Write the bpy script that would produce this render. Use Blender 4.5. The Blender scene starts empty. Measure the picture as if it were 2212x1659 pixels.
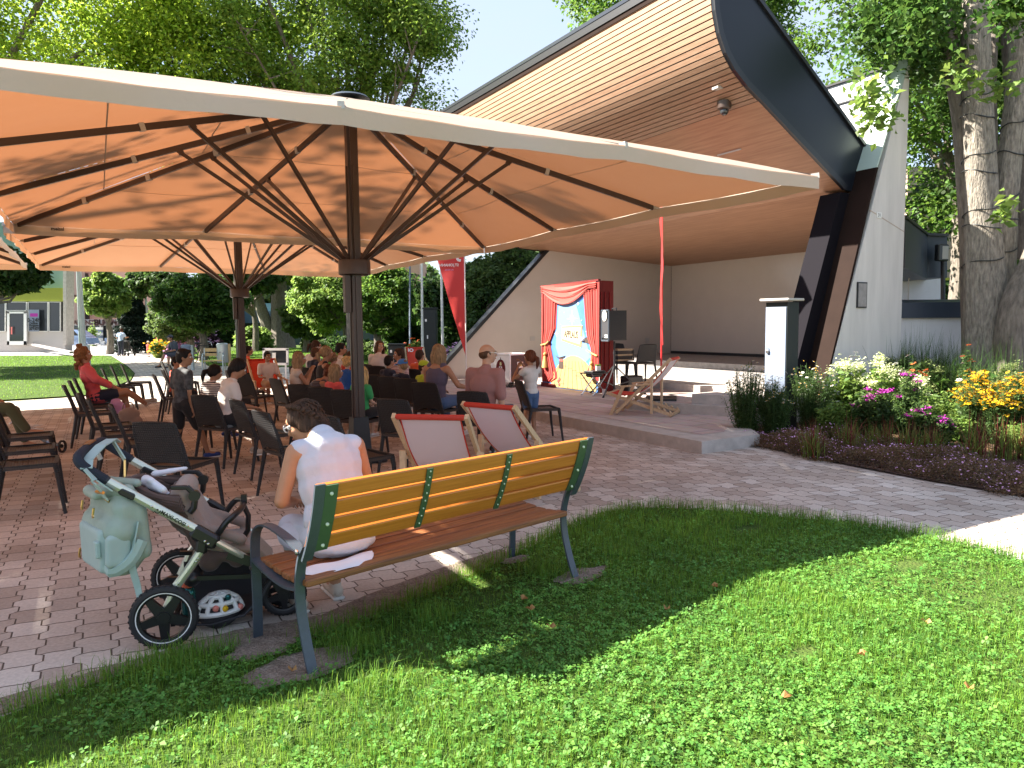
import bpy, math, random
import numpy as np
from math import sin, cos, pi, radians, sqrt
from mathutils import Vector, Matrix, Euler

random.seed(7)
RNG = np.random.default_rng(11)
scene = bpy.context.scene
COL = scene.collection

# ------------------------------------------------------------------ camera
FW, FH, FF, PITCH, ROLL, HC = 2212.0, 1659.0, 1575.5, 0.0821, 0.0108, 1.57
cam_data = bpy.data.cameras.new('camera')
cam_data.sensor_width = 36.0
cam_data.lens = FF / FW * 36.0
cam_data.clip_start = 0.05
cam_data.clip_end = 1500
cam = bpy.data.objects.new('camera', cam_data)
COL.objects.link(cam)
cam.matrix_world = Matrix.Translation((0, 0, HC)) @ Matrix.Rotation(pi / 2 - PITCH, 4, 'X') @ Matrix.Rotation(-ROLL, 4, 'Z')
scene.camera = cam

# ------------------------------------------------------------------ light
SUN_EL = radians(40.5)
world = bpy.data.worlds.new('World'); scene.world = world; world.use_nodes = True
wn = world.node_tree.nodes; wl = world.node_tree.links
bg = wn['Background']
sky = wn.new('ShaderNodeTexSky'); sky.sky_type = 'NISHITA'; sky.sun_disc = False
sky.sun_elevation = SUN_EL; sky.sun_rotation = radians(270); sky.air_density = 1.0; sky.dust_density = 1.6; sky.ozone_density = 1.0
tc = wn.new('ShaderNodeTexCoord'); mp = wn.new('ShaderNodeMapping'); mp.inputs['Scale'].default_value = (1.0, 1.0, 2.6)
nz = wn.new('ShaderNodeTexNoise'); nz.inputs['Scale'].default_value = 2.3; nz.inputs['Detail'].default_value = 7; nz.inputs['Roughness'].default_value = .55
cr = wn.new('ShaderNodeValToRGB'); cr.color_ramp.elements[0].position = .40; cr.color_ramp.elements[1].position = .68
cr.color_ramp.elements[0].color = (.6, .6, .6, 1)
mx = wn.new('ShaderNodeMixRGB'); mx.inputs['Color2'].default_value = (1.9, 2.2, 2.8, 1)
wl.new(tc.outputs['Generated'], mp.inputs['Vector']); wl.new(mp.outputs['Vector'], nz.inputs['Vector'])
wl.new(nz.outputs['Fac'], cr.inputs['Fac']); wl.new(cr.outputs['Color'], mx.inputs['Fac'])
wl.new(sky.outputs['Color'], mx.inputs['Color1']); wl.new(mx.outputs['Color'], bg.inputs['Color'])
bg.inputs['Strength'].default_value = 0.085

sun_data = bpy.data.lights.new('sun', 'SUN'); sun_data.energy = 5.0; sun_data.angle = radians(.55); sun_data.color = (1, .93, .82)
sun = bpy.data.objects.new('sun', sun_data); COL.objects.link(sun)
sun.rotation_euler = Vector((cos(SUN_EL), .0, -sin(SUN_EL))).to_track_quat('-Z', 'Y').to_euler()
sun.location = (-20, 0, 20)

scene.view_settings.view_transform = 'Standard'; scene.view_settings.look = 'None'
scene.view_settings.exposure = 2.3; scene.view_settings.gamma = 1.0
scene.render.engine = 'CYCLES'
cy = scene.cycles
cy.max_bounces = 6; cy.diffuse_bounces = 4; cy.glossy_bounces = 2; cy.transmission_bounces = 4; cy.transparent_max_bounces = 6
cy.caustics_reflective = False; cy.caustics_refractive = False
cy.use_denoising = True
cy.sample_clamp_indirect = 6.0

# ------------------------------------------------------------------ pixel <-> place helpers (display pixels of a 2212 x 1659 photo)
def ray(x, y):
    a = x - FW / 2; b = -(y - FH / 2); c, s = cos(ROLL), sin(ROLL)
    a0 = a * c + b * s; b0 = -a * s + b * c
    return Vector((a0, FF * cos(PITCH) + b0 * sin(PITCH), -FF * sin(PITCH) + b0 * cos(PITCH)))
def G(x, y, z=0.0):
    r = ray(x, y); t = (z - HC) / r.z
    return Vector((r.x * t, r.y * t, z))
def at(x, y, d):
    r = ray(x, y); t = d / r.y
    return Vector((r.x * t, d, r.z * t + HC))
def hor(x): return 712 - .0108 * x

# ------------------------------------------------------------------ materials
M = {}
def mat(name, col, rough=.6, var=0, vscale=8, bump=0, bscale=40, metal=0, spec=.5, trans=0, tcol=None, col2=None, island=0, coat=0, sheen=0, stretch=None):
    m = bpy.data.materials.new(name); m.use_nodes = True; nt = m.node_tree; n = nt.nodes; l = nt.links
    b = n['Principled BSDF']; b.inputs['Roughness'].default_value = rough; b.inputs['Metallic'].default_value = metal
    b.inputs['Specular IOR Level'].default_value = spec; b.inputs['Coat Weight'].default_value = coat
    b.inputs['Sheen Weight'].default_value = sheen
    b.inputs['Base Color'].default_value = (*col, 1)
    out = n['Material Output']; csock = None
    co = n.new('ShaderNodeTexCoord'); vec = co.outputs['Object']
    if stretch:
        mpn = n.new('ShaderNodeMapping'); mpn.inputs['Scale'].default_value = stretch; l.new(vec, mpn.inputs['Vector']); vec = mpn.outputs['Vector']
    if var or col2:
        t = n.new('ShaderNodeTexNoise'); t.inputs['Scale'].default_value = vscale; t.inputs['Detail'].default_value = 5; t.inputs['Roughness'].default_value = .6
        l.new(vec, t.inputs['Vector'])
        r = n.new('ShaderNodeValToRGB'); r.color_ramp.elements[0].position = .3; r.color_ramp.elements[1].position = .7
        c2 = col2 or tuple(min(1, c * (1 + var)) for c in col)
        c1 = col if col2 else tuple(c * (1 - var) for c in col)
        r.color_ramp.elements[0].color = (*c1, 1); r.color_ramp.elements[1].color = (*c2, 1)
        l.new(t.outputs['Fac'], r.inputs['Fac']); csock = r.outputs['Color']
    if island:
        g = n.new('ShaderNodeNewGeometry'); h = n.new('ShaderNodeHueSaturation')
        mr = n.new('ShaderNodeMapRange'); mr.inputs['To Min'].default_value = 1 - island; mr.inputs['To Max'].default_value = 1 + island
        l.new(g.outputs['Random Per Island'], mr.inputs['Value']); l.new(mr.outputs['Result'], h.inputs['Value'])
        mr2 = n.new('ShaderNodeMapRange'); mr2.inputs['To Min'].default_value = .5 - island * .04; mr2.inputs['To Max'].default_value = .5 + island * .05
        mu = n.new('ShaderNodeMath'); mu.operation = 'MULTIPLY'; mu.inputs[1].default_value = 7.31
        fr = n.new('ShaderNodeMath'); fr.operation = 'FRACT'
        l.new(g.outputs['Random Per Island'], mu.inputs[0]); l.new(mu.outputs[0], fr.inputs[0]); l.new(fr.outputs[0], mr2.inputs['Value']); l.new(mr2.outputs['Result'], h.inputs['Hue'])
        if csock: l.new(csock, h.inputs['Color'])
        else: h.inputs['Color'].default_value = (*col, 1)
        csock = h.outputs['Color']
    if csock: l.new(csock, b.inputs['Base Color'])
    if bump:
        t2 = n.new('ShaderNodeTexNoise'); t2.inputs['Scale'].default_value = bscale; t2.inputs['Detail'].default_value = 6
        l.new(vec, t2.inputs['Vector']); bp = n.new('ShaderNodeBump'); bp.inputs['Strength'].default_value = min(1, bump); bp.inputs['Distance'].default_value = .01 * max(1, bump)
        l.new(t2.outputs['Fac'], bp.inputs['Height']); l.new(bp.outputs['Normal'], b.inputs['Normal'])
    if trans:
        tr = n.new('ShaderNodeBsdfTranslucent'); ms = n.new('ShaderNodeMixShader'); ms.inputs['Fac'].default_value = trans
        if tcol: tr.inputs['Color'].default_value = (*tcol, 1)
        elif csock:
            hs = n.new('ShaderNodeHueSaturation'); hs.inputs['Value'].default_value = 1.9; hs.inputs['Hue'].default_value = .485; l.new(csock, hs.inputs['Color']); l.new(hs.outputs['Color'], tr.inputs['Color'])
        else: tr.inputs['Color'].default_value = (*col, 1)
        l.new(b.outputs[0], ms.inputs[1]); l.new(tr.outputs[0], ms.inputs[2]); l.new(ms.outputs[0], out.inputs['Surface'])
    M[name] = m
    return m

def nd(m, kind, **kw):
    x = m.node_tree.nodes.new(kind)
    for k, v in kw.items(): setattr(x, k, v)
    return x

# ------------------------------------------------------------------ object helpers
def tag(o, label=None, cat=None, group=None, kind=None):
    if label: o['label'] = label
    if cat: o['category'] = cat
    if group: o['group'] = group
    if kind: o['kind'] = kind
    return o
def empty(name, loc=(0, 0, 0), rz=0.0, label=None, cat=None, group=None):
    o = bpy.data.objects.new(name, None); COL.objects.link(o); o.location = loc; o.rotation_euler = (0, 0, rz)
    o.empty_display_size = .1
    return tag(o, label, cat, group)
def local_matrix(o): return Matrix.LocRotScale(o.location, o.rotation_euler, o.scale)
def world_inv(p):
    m = Matrix.Identity(4); q = p
    while q: m = local_matrix(q) @ m; q = q.parent
    return m.inverted()
def children(o): return [c for c in bpy.data.objects if c.parent == o]
def kids_map():
    d = {}
    for o in bpy.data.objects:
        if o.parent: d.setdefault(o.parent.name, []).append(o)
    return d
def dup(o, loc=None, rz=None, parent=None, km=None, scale=None):
    km = km or kids_map()
    c = o.copy(); COL.objects.link(c); c.parent = parent
    if loc is not None: c.location = loc
    if rz is not None: c.rotation_euler = (0, 0, rz)
    if scale: c.scale = (scale,) * 3
    for ch in km.get(o.name, []): dup(ch, parent=c, km=km)
    return c

class MB:
    def __init__(s): s.v = []; s.f = []
    def add(s, vs, fs):
        k = len(s.v); s.v += [tuple(p) for p in vs]; s.f += [tuple(i + k for i in f) for f in fs]; return s
    def box(s, c, size, rot=None, bev=0):
        x, y, z = (size[0] / 2, size[1] / 2, size[2] / 2)
        R = rot if rot is not None else Matrix.Identity(3)
        if isinstance(R, (int, float)): R = Matrix.Rotation(R, 3, 'Z')
        c = Vector(c)
        if bev:
            b = min(bev, x * .9, y * .9, z * .9)
            prof = [(x - b, y), (x, y - b), (x, -y + b), (x - b, -y), (-x + b, -y), (-x, -y + b), (-x, y - b), (-x + b, y)]
            vs = []
            for zz, k in ((-z, b), (-z + b, 0), (z - b, 0), (z, b)):
                for px, py in prof: vs.append(c + R @ Vector((px - math.copysign(k * .7, px), py - math.copysign(k * .7, py), zz)))
            fs = [tuple(range(7, -1, -1)), tuple(range(24, 32))]
            fs[0] = tuple(range(0, 8)); 
            for r in range(3):
                for i in range(8): j = (i + 1) % 8; fs.append((r * 8 + i, r * 8 + j, r * 8 + 8 + j, r * 8 + 8 + i))
            return s.add(vs, fs)
        vs = [c + R @ Vector((a * x, b * y, d * z)) for a in (-1, 1) for b in (-1, 1) for d in (-1, 1)]
        return s.add(vs, [(0, 1, 3, 2), (4, 6, 7, 5), (0, 4, 5, 1), (2, 3, 7, 6), (0, 2, 6, 4), (1, 5, 7, 3)])
    def bar(s, a, b, w, h, up=(0, 0, 1), bev=0):
        a = Vector(a); b = Vector(b); d = (b - a); L = d.length
        if L < 1e-6: return s
        d.normalize(); up = Vector(up); x = d.cross(up)
        if x.length < 1e-4: x = d.cross(Vector((1, 0, 0)))
        x.normalize(); z = x.cross(d)
        R = Matrix((x, d, z)).transposed()
        return s.box((a + b) / 2, (w, L, h), R, bev)
    def tube(s, pts, rad, n=8, caps=True, squash=None):
        pts = [Vector(p) for p in pts]; k = len(pts)
        if not hasattr(rad, '__len__'): rad = [rad] * k
        vs = []; ref = None
        for i, p in enumerate(pts):
            d = (pts[min(i + 1, k - 1)] - pts[max(i - 1, 0)]).normalized()
            if ref is None:
                ref = Vector((0, 0, 1)) if abs(d.z) < .9 else Vector((1, 0, 0))
            x = d.cross(ref); x = x.normalized() if x.length > 1e-5 else Vector((1, 0, 0)); y = x.cross(d).normalized(); ref = y
            for j in range(n):
                a = 2 * pi * j / n
                vs.append(p + (x * cos(a) + y * sin(a) * (squash or 1)) * rad[i])
        fs = [(i * n + j, i * n + (j + 1) % n, (i + 1) * n + (j + 1) % n, (i + 1) * n + j) for i in range(k - 1) for j in range(n)]
        if caps: fs += [tuple(range(n - 1, -1, -1)), tuple(range((k - 1) * n, k * n))]
        return s.add(vs, fs)
    def lathe(s, c, prof, n=16, rot=None, caps=True):
        c = Vector(c); R = rot if rot is not None else Matrix.Identity(3)
        vs = [c + R @ Vector((r * cos(2 * pi * j / n), r * sin(2 * pi * j / n), z)) for r, z in prof for j in range(n)]
        k = len(prof)
        fs = [(i * n + j, i * n + (j + 1) % n, (i + 1) * n + (j + 1) % n, (i + 1) * n + j) for i in range(k - 1) for j in range(n)]
        if caps: fs += [tuple(range(n - 1, -1, -1)), tuple(range((k - 1) * n, k * n))]
        return s.add(vs, fs)
    def ell(s, c, r, rot=None, nu=12, nv=8):
        c = Vector(c); R = rot if rot is not None else Matrix.Identity(3)
        if not hasattr(r, '__len__'): r = (r, r, r)
        vs = [c + R @ Vector((0, 0, -r[2]))]
        for i in range(1, nv):
            t = -pi / 2 + pi * i / nv
            for j in range(nu):
                a = 2 * pi * j / nu; vs.append(c + R @ Vector((r[0] * cos(t) * cos(a), r[1] * cos(t) * sin(a), r[2] * sin(t))))
        vs.append(c + R @ Vector((0, 0, r[2]))); top = len(vs) - 1
        fs = [(0, 1 + (j + 1) % nu, 1 + j) for j in range(nu)]
        for i in range(nv - 2):
            for j in range(nu): fs.append((1 + i * nu + j, 1 + i * nu + (j + 1) % nu, 1 + (i + 1) * nu + (j + 1) % nu, 1 + (i + 1) * nu + j))
        b = 1 + (nv - 2) * nu; fs += [(b + j, b + (j + 1) % nu, top) for j in range(nu)]
        return s.add(vs, fs)
    def cap(s, a, b, ra, rb, n=10):
        a = Vector(a); b = Vector(b); d = (b - a)
        if d.length < 1e-5: return s.ell(a, ra)
        u = d.normalized(); pts = []; rad = []
        for t in (80, 55, 28): pts.append(a - u * ra * sin(radians(t))); rad.append(ra * cos(radians(t)))
        pts += [a, a.lerp(b, .5), b]; rad += [ra, (ra + rb) / 2, rb]
        for t in (28, 55, 80): pts.append(b + u * rb * sin(radians(t))); rad.append(rb * cos(radians(t)))
        return s.tube(pts, rad, n)
    def prism(s, poly, z0, z1, M4=None):
        n = len(poly); vs = [Vector((x, y, z0)) for x, y in poly] + [Vector((x, y, z1)) for x, y in poly]
        if M4 is not None: vs = [M4 @ v for v in vs]
        return s.add(vs, [tuple(range(n - 1, -1, -1)), tuple(range(n, 2 * n))] + [(i, (i + 1) % n, n + (i + 1) % n, n + i) for i in range(n)])
    def face(s, pts): return s.add(pts, [tuple(range(len(pts)))])
    def build(s, name, m, parent=None, world=False, smooth=True, mods=None, ang=28):
        me = bpy.data.meshes.new(name); vs = s.v
        if world and parent is not None:
            W = world_inv(parent); vs = [tuple(W @ Vector(p)) for p in vs]
        me.from_pydata(vs, [], s.f)
        fixn(me)
        o = bpy.data.objects.new(name, me); COL.objects.link(o); o.parent = parent
        if isinstance(m, str): m = M[m]
        me.materials.append(m)
        if smooth:
            me.polygons.foreach_set('use_smooth', [True] * len(me.polygons))
            try: me.set_sharp_from_angle(angle=radians(ang))
            except Exception: pass
        return o
import bmesh
def fixn(me):
    bm = bmesh.new(); bm.from_mesh(me); bmesh.ops.recalc_face_normals(bm, faces=bm.faces); bm.to_mesh(me); bm.free()

def np_mesh(name, V, F, m, parent=None):
    """V (n,3) float, F (k,4) or (k,3) int"""
    me = bpy.data.meshes.new(name); k = F.shape[1]
    me.vertices.add(len(V)); me.vertices.foreach_set('co', np.ascontiguousarray(V, dtype=np.float32).ravel())
    me.loops.add(F.size); me.loops.foreach_set('vertex_index', np.ascontiguousarray(F, dtype=np.int32).ravel())
    me.polygons.add(len(F)); me.polygons.foreach_set('loop_start', np.arange(0, F.size, k, dtype=np.int32))
    me.update(calc_edges=True)
    o = bpy.data.objects.new(name, me); COL.objects.link(o); o.parent = parent
    me.materials.append(M[m] if isinstance(m, str) else m)
    return o

def text_obj(name, body, size, m, Mw, parent=None, ext=.002, align='CENTER', world=True, bold=0):
    cu = bpy.data.curves.new(name, 'FONT'); cu.body = body; cu.size = size; cu.extrude = ext; cu.align_x = align; cu.align_y = 'CENTER'; cu.offset = bold
    cu.resolution_u = 3
    to = bpy.data.objects.new(name + '_tmp', cu); COL.objects.link(to)
    dg = bpy.context.evaluated_depsgraph_get(); me = bpy.data.meshes.new_from_object(to.evaluated_get(dg))
    bpy.data.objects.remove(to)
    me.transform((world_inv(parent) if (parent and world) else Matrix.Identity(4)) @ Mw)
    me.name = name
    o = bpy.data.objects.new(name, me); COL.objects.link(o); o.parent = parent
    me.materials.clear(); me.materials.append(M[m] if isinstance(m, str) else m)
    return o
def frame_m(o, x, y):
    """4x4 matrix with origin o, x axis, y axis"""
    x = Vector(x).normalized(); y = Vector(y); z = x.cross(y).normalized(); y = z.cross(x)
    m = Matrix((x, y, z)).transposed().to_4x4(); m.translation = Vector(o); return m

def remesh_build(mb, name, m, parent, voxel, smooth=5, extra=None):
    me = bpy.data.meshes.new(name + '_raw'); me.from_pydata(mb.v, [], mb.f); fixn(me)
    o = bpy.data.objects.new(name + '_raw', me); COL.objects.link(o)
    r = o.modifiers.new('r', 'REMESH'); r.mode = 'VOXEL'; r.voxel_size = voxel; r.use_smooth_shade = True
    if smooth:
        sm = o.modifiers.new('s', 'SMOOTH'); sm.factor = .5; sm.iterations = smooth
    dg = bpy.context.evaluated_depsgraph_get(); me2 = bpy.data.meshes.new_from_object(o.evaluated_get(dg))
    bpy.data.objects.remove(o); bpy.data.meshes.remove(me)
    if extra is not None and extra.v:
        bm = bmesh.new(); bm.from_mesh(me2)
        tm = bpy.data.meshes.new('t'); tm.from_pydata(extra.v, [], extra.f); bm.from_mesh(tm)
        for f in bm.faces: f.smooth = True
        bm.to_mesh(me2); bm.free(); bpy.data.meshes.remove(tm)
    me2.name = name; ob = bpy.data.objects.new(name, me2); COL.objects.link(ob); ob.parent = parent
    me2.materials.clear(); me2.materials.append(M[m] if isinstance(m, str) else m)
    return ob

def leaves_mesh(name, P, size, m, parent=None, up=.4, seed=1, aspect=.62, N=None, droop=0):
    """one quad leaf at each point"""
    rng = np.random.default_rng(seed); n = len(P)
    nr = rng.normal(size=(n, 3)); nr /= np.linalg.norm(nr, axis=1)[:, None]
    nr[:, 2] = np.abs(nr[:, 2]) + up
    if N is not None: nr += N
    nr /= np.linalg.norm(nr, axis=1)[:, None]
    t = rng.normal(size=(n, 3)); t[:, 2] -= droop; t -= nr * (t * nr).sum(1)[:, None]; t /= np.linalg.norm(t, axis=1)[:, None]
    b = np.cross(nr, t); s = (size * rng.uniform(.6, 1.25, n))[:, None] if np.isscalar(size) else size[:, None]
    V = np.empty((n, 4, 3)); V[:, 0] = P - t * s * .5; V[:, 2] = P + t * s * .5 - nr * s * .12
    V[:, 1] = P + b * s * aspect * .5 + nr * s * .1 ; V[:, 3] = P - b * s * aspect * .5 + nr * s * .1
    F = np.arange(4 * n).reshape(n, 4)
    return np_mesh(name, V.reshape(-1, 3), F, m, parent)
# ------------------------------------------------------------------ material list
mat('black_metal', (.018, .018, .02), .4)
mat('brown_metal', (.055, .035, .028), .38, spec=.5, bump=.05, bscale=200)
mat('resin', (.022, .022, .023), .5, spec=.4)
mat('resin_seat', (.05, .036, .03), .5, spec=.4)
for nm in ('resin', 'resin_seat'):
    m = M[nm]; n = m.node_tree.nodes; l = m.node_tree.links
    c = n.new('ShaderNodeTexCoord'); w = n.new('ShaderNodeTexWave'); w.wave_type = 'BANDS'; w.bands_direction = 'Z' if nm == 'resin' else 'Y'; w.inputs['Scale'].default_value = 16
    w2 = n.new('ShaderNodeTexWave'); w2.bands_direction = 'X'; w2.inputs['Scale'].default_value = 16; mm = n.new('ShaderNodeMath'); mm.operation = 'MULTIPLY'
    l.new(c.outputs['Object'], w.inputs['Vector']); l.new(c.outputs['Object'], w2.inputs['Vector']); l.new(w.outputs['Fac'], mm.inputs[0]); l.new(w2.outputs['Fac'], mm.inputs[1])
    bp = n.new('ShaderNodeBump'); bp.inputs['Strength'].default_value = .9; bp.inputs['Distance'].default_value = .006
    l.new(mm.outputs[0], bp.inputs['Height']); l.new(bp.outputs[0], n['Principled BSDF'].inputs['Normal'])
mat('canopy', (.50, .41, .33), .8, trans=.42, tcol=(.225, .086, .036), bump=.6, bscale=2.2, var=.03, vscale=3)
mat('valance', (.56, .49, .41), .8, trans=.25, tcol=(.45, .2, .09), bump=.9, bscale=7)
mat('grey_clip', (.45, .43, .40), .5)
mat('seam', (.42, .34, .27), .8)
mat('white_paint', (.78, .78, .76), .5, var=.04)
mat('navy_metal', (.03, .042, .065), .42, bump=.04, bscale=60)
mat('fascia', (.010, .013, .019), .34, spec=.35, bump=.03, bscale=3)
mat('leg_metal', (.009, .008, .011), .75, spec=.06)
mat('trim_black', (.015, .016, .02), .4)
mat('cladding_brown', (.020, .0115, .009), .75, spec=.08, var=.15, vscale=3)
mat('mint_render', (.42, .52, .47), .8, bump=.3, bscale=30)
mat('render_wall', (.62, .59, .56), .85, var=.09, vscale=2.2, stretch=(3, 3, .35), bump=.15, bscale=90)
mat('white_wall', (.72, .72, .74), .8, var=.03, bump=.1, bscale=80)
mat('glossy_wall', (.56, .50, .44), .16, var=.03, vscale=2, spec=.6)
mat('concrete', (.46, .42, .38), .85, var=.16, vscale=6, bump=.3, bscale=60)
mat('concrete_dark', (.30, .28, .27), .85, var=.2, vscale=9, bump=.3, bscale=60)
mat('green_metal', (.055, .10, .055), .38, var=.06, vscale=20)
mat('slate_metal', (.055, .07, .09), .34, bump=.15, bscale=120, var=.1, vscale=30)
mat('bolt', (.55, .62, .45), .35, metal=.3)
mat('steel', (.55, .55, .55), .25, metal=1)
mat('aluminium', (.62, .64, .55), .34, metal=.75)
mat('galvanised', (.40, .46, .47), .4, metal=.5, var=.1, vscale=9)
mat('rubber', (.014, .014, .016), .7, bump=.3, bscale=90)
mat('plastic_black', (.012, .012, .014), .35)
mat('foam_navy', (.012, .016, .028), .85, bump=.15, bscale=300)
mat('brown_cloth', (.085, .05, .042), .9, var=.1, bump=.15, bscale=150, sheen=.2)
mat('taupe_cloth', (.27, .20, .165), .9, var=.05, bump=.2, bscale=250, sheen=.3)
mat('white_cloth', (.72, .73, .78), .85, bump=.35, bscale=22)
mat('sage_cloth', (.29, .36, .31), .82, var=.12, vscale=9, bump=.6, bscale=14)
mat('sage_light', (.35, .45, .43), .8, var=.06, vscale=6, bump=.4, bscale=12)
mat('sage_strap', (.36, .48, .46), .7, bump=.2, bscale=200)
mat('gold', (.7, .48, .18), .3, metal=1)
mat('teal_metal', (.02, .13, .13), .2, metal=.6)
mat('coral_plastic', (.85, .16, .08), .4)
mat('mesh_dark', (.03, .03, .035), .8)
mat('blonde_wood', (.60, .42, .25), .6, var=.12, vscale=10, stretch=(6, 6, 1))
mat('red_canvas', (.62, .055, .03), .75, trans=.25, tcol=(.8, .08, .03))
mat('mauve_canvas', (.76, .70, .76), .8, trans=.35, tcol=(.7, .62, .68), bump=.15, bscale=12)
mat('white_canvas', (.75, .72, .72), .8, trans=.35, tcol=(.8, .7, .68))
mat('flag_red', (.55, .045, .05), .7, trans=.4, tcol=(.8, .10, .09), bump=.2, bscale=6)
mat('grey_box', (.20, .245, .33), .75, spec=.5)
mat('box_dark', (.03, .036, .036), .55, spec=.2)
mat('paint_line', (.65, .62, .58), .8, var=.2, vscale=20)
mat('glass_dark', (.03, .035, .04), .08, spec=.8)
mat('shop_green', (.24, .27, .03), .7, var=.05)
mat('shop_teal', (.16, .26, .22), .7)
mat('shop_plinth', (.45, .42, .40), .8)
mat('pink_wall', (.62, .36, .28), .8, var=.06, vscale=.6)
mat('pale_wall', (.66, .50, .42), .8, var=.06, vscale=.6)
mat('brown_frame', (.12, .06, .05), .6)
mat('awning', (.55, .52, .50), .7)
mat('car_blue', (.25, .35, .55), .2, coat=.6, metal=.3)
mat('blue_roof', (.10, .17, .30), .5, var=.1)
mat('navy_building', (.05, .07, .10), .6)
mat('wood_yellow', (.5, .36, .16), .6, var=.15, stretch=(8, 8, 1))
mat('bark', (.17, .145, .12), .95, var=.45, vscale=6, bump=2.2, bscale=14, stretch=(3, 3, .8))
mat('bark_pale', (.12, .105, .088), .95, col2=(.36, .32, .265), vscale=6, bump=4, bscale=10, stretch=(5, 5, 1.2))
mat('twig', (.09, .07, .055), .9)
mat('cable', (.01, .012, .012), .5)
# foliage
def leafm(name, col, isl=.35, tr=.45): mat(name, tuple(v * .8 for v in col), .55, island=isl, trans=tr, spec=.3, col2=(col[0] * 1.3, col[1] * 1.18, col[2] * 1.1), vscale=1.6)
leafm('leaf_lime', (.18, .29, .03), .35, .55); leafm('leaf_mid', (.075, .155, .026), .4, .42); leafm('leaf_maple', (.05, .115, .022), .4, .4); leafm('leaf_dark', (.040, .085, .022), .45, .4)
leafm('leaf_olive', (.125, .215, .034), .4, .45); leafm('leaf_shrub', (.07, .12, .035)); leafm('leaf_conifer', (.010, .024, .018), .3, .1)
leafm('leaf_bright', (.13, .22, .05)); leafm('leaf_plum', (.05, .03, .035), .4, .3); leafm('leaf_aster', (.06, .115, .035)); leafm('leaf_pale', (.22, .28, .11), .3, .4)
leafm('grass_blade', (.108, .225, .030), .45, .4); leafm('clover', (.105, .25, .048), .4, .35); leafm('grass_red', (.15, .04, .03), .4, .4); leafm('grass_green', (.13, .19, .04), .4, .4)
leafm('heather', (.13, .088, .048), .5, .3); leafm('grass_dark', (.045, .075, .03), .4, .3); leafm('fallen', (.35, .22, .08), .5, .3)
for nm, c in dict(petal_white=(.85, .85, .82), petal_yellow=(.85, .50, .01), petal_orange=(.80, .16, .05), petal_magenta=(.42, .035, .34), petal_pink=(.75, .42, .70), petal_cream=(.70, .75, .42), petal_coral=(.85, .30, .25), petal_brown=(.06, .02, .01)).items():
    mat(nm, c, .6, trans=.25, tcol=c, island=.15)

# bench wood: long grain
def wood(name, c1, c2, rough, sc=(1.2, 30, 30), coat=.0):
    m = mat(name, c1, rough, coat=coat); n = m.node_tree.nodes; l = m.node_tree.links
    c = n.new('ShaderNodeTexCoord'); mp_ = n.new('ShaderNodeMapping'); mp_.inputs['Scale'].default_value = sc
    t = n.new('ShaderNodeTexNoise'); t.inputs['Scale'].default_value = 2.5; t.inputs['Detail'].default_value = 8; t.inputs['Roughness'].default_value = .62
    r = n.new('ShaderNodeValToRGB'); r.color_ramp.elements[0].position = .35; r.color_ramp.elements[1].position = .68
    r.color_ramp.elements[0].color = (*c2, 1); r.color_ramp.elements[1].color = (*c1, 1)
    l.new(c.outputs['Object'], mp_.inputs[0]); l.new(mp_.outputs[0], t.inputs['Vector']); l.new(t.outputs['Fac'], r.inputs['Fac']); l.new(r.outputs[0], n['Principled BSDF'].inputs['Base Color'])
    b = n.new('ShaderNodeBump'); b.inputs['Strength'].default_value = .25; b.inputs['Distance'].default_value = .003; l.new(t.outputs['Fac'], b.inputs['Height']); l.new(b.outputs[0], n['Principled BSDF'].inputs['Normal'])
    return m
wood('bench_back_wood', (.60, .205, .034), (.48, .15, .022), .42, coat=.15)
wood('bench_seat_wood', (.34, .125, .035), (.14, .05, .02), .55)
wood('deck_wood', (.28, .19, .14), (.20, .13, .10), .7)

# soffit: boards running along the stage, fine grooves
def soffit_mat():
    m = mat('soffit', (.42, .24, .15), .55); n = m.node_tree.nodes; l = m.node_tree.links
    c = n.new('ShaderNodeTexCoord'); mp_ = n.new('ShaderNodeMapping'); mp_.inputs['Scale'].default_value = (.8, 12, 12)
    t = n.new('ShaderNodeTexNoise'); t.inputs['Scale'].default_value = 2.; t.inputs['Detail'].default_value = 8
    r = n.new('ShaderNodeValToRGB'); r.color_ramp.elements[0].position = .3; r.color_ramp.elements[1].position = .75
    r.color_ramp.elements[0].color = (.30, .155, .09, 1); r.color_ramp.elements[1].color = (.44, .25, .15, 1)
    l.new(c.outputs['Object'], mp_.inputs[0]); l.new(mp_.outputs[0], t.inputs['Vector']); l.new(t.outputs['Fac'], r.inputs['Fac']); l.new(r.outputs[0], n['Principled BSDF'].inputs['Base Color'])
soffit_mat()
wood('lip_board', (.36, .235, .16), (.27, .16, .10), .45, sc=(1.5, 20, 20))

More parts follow.
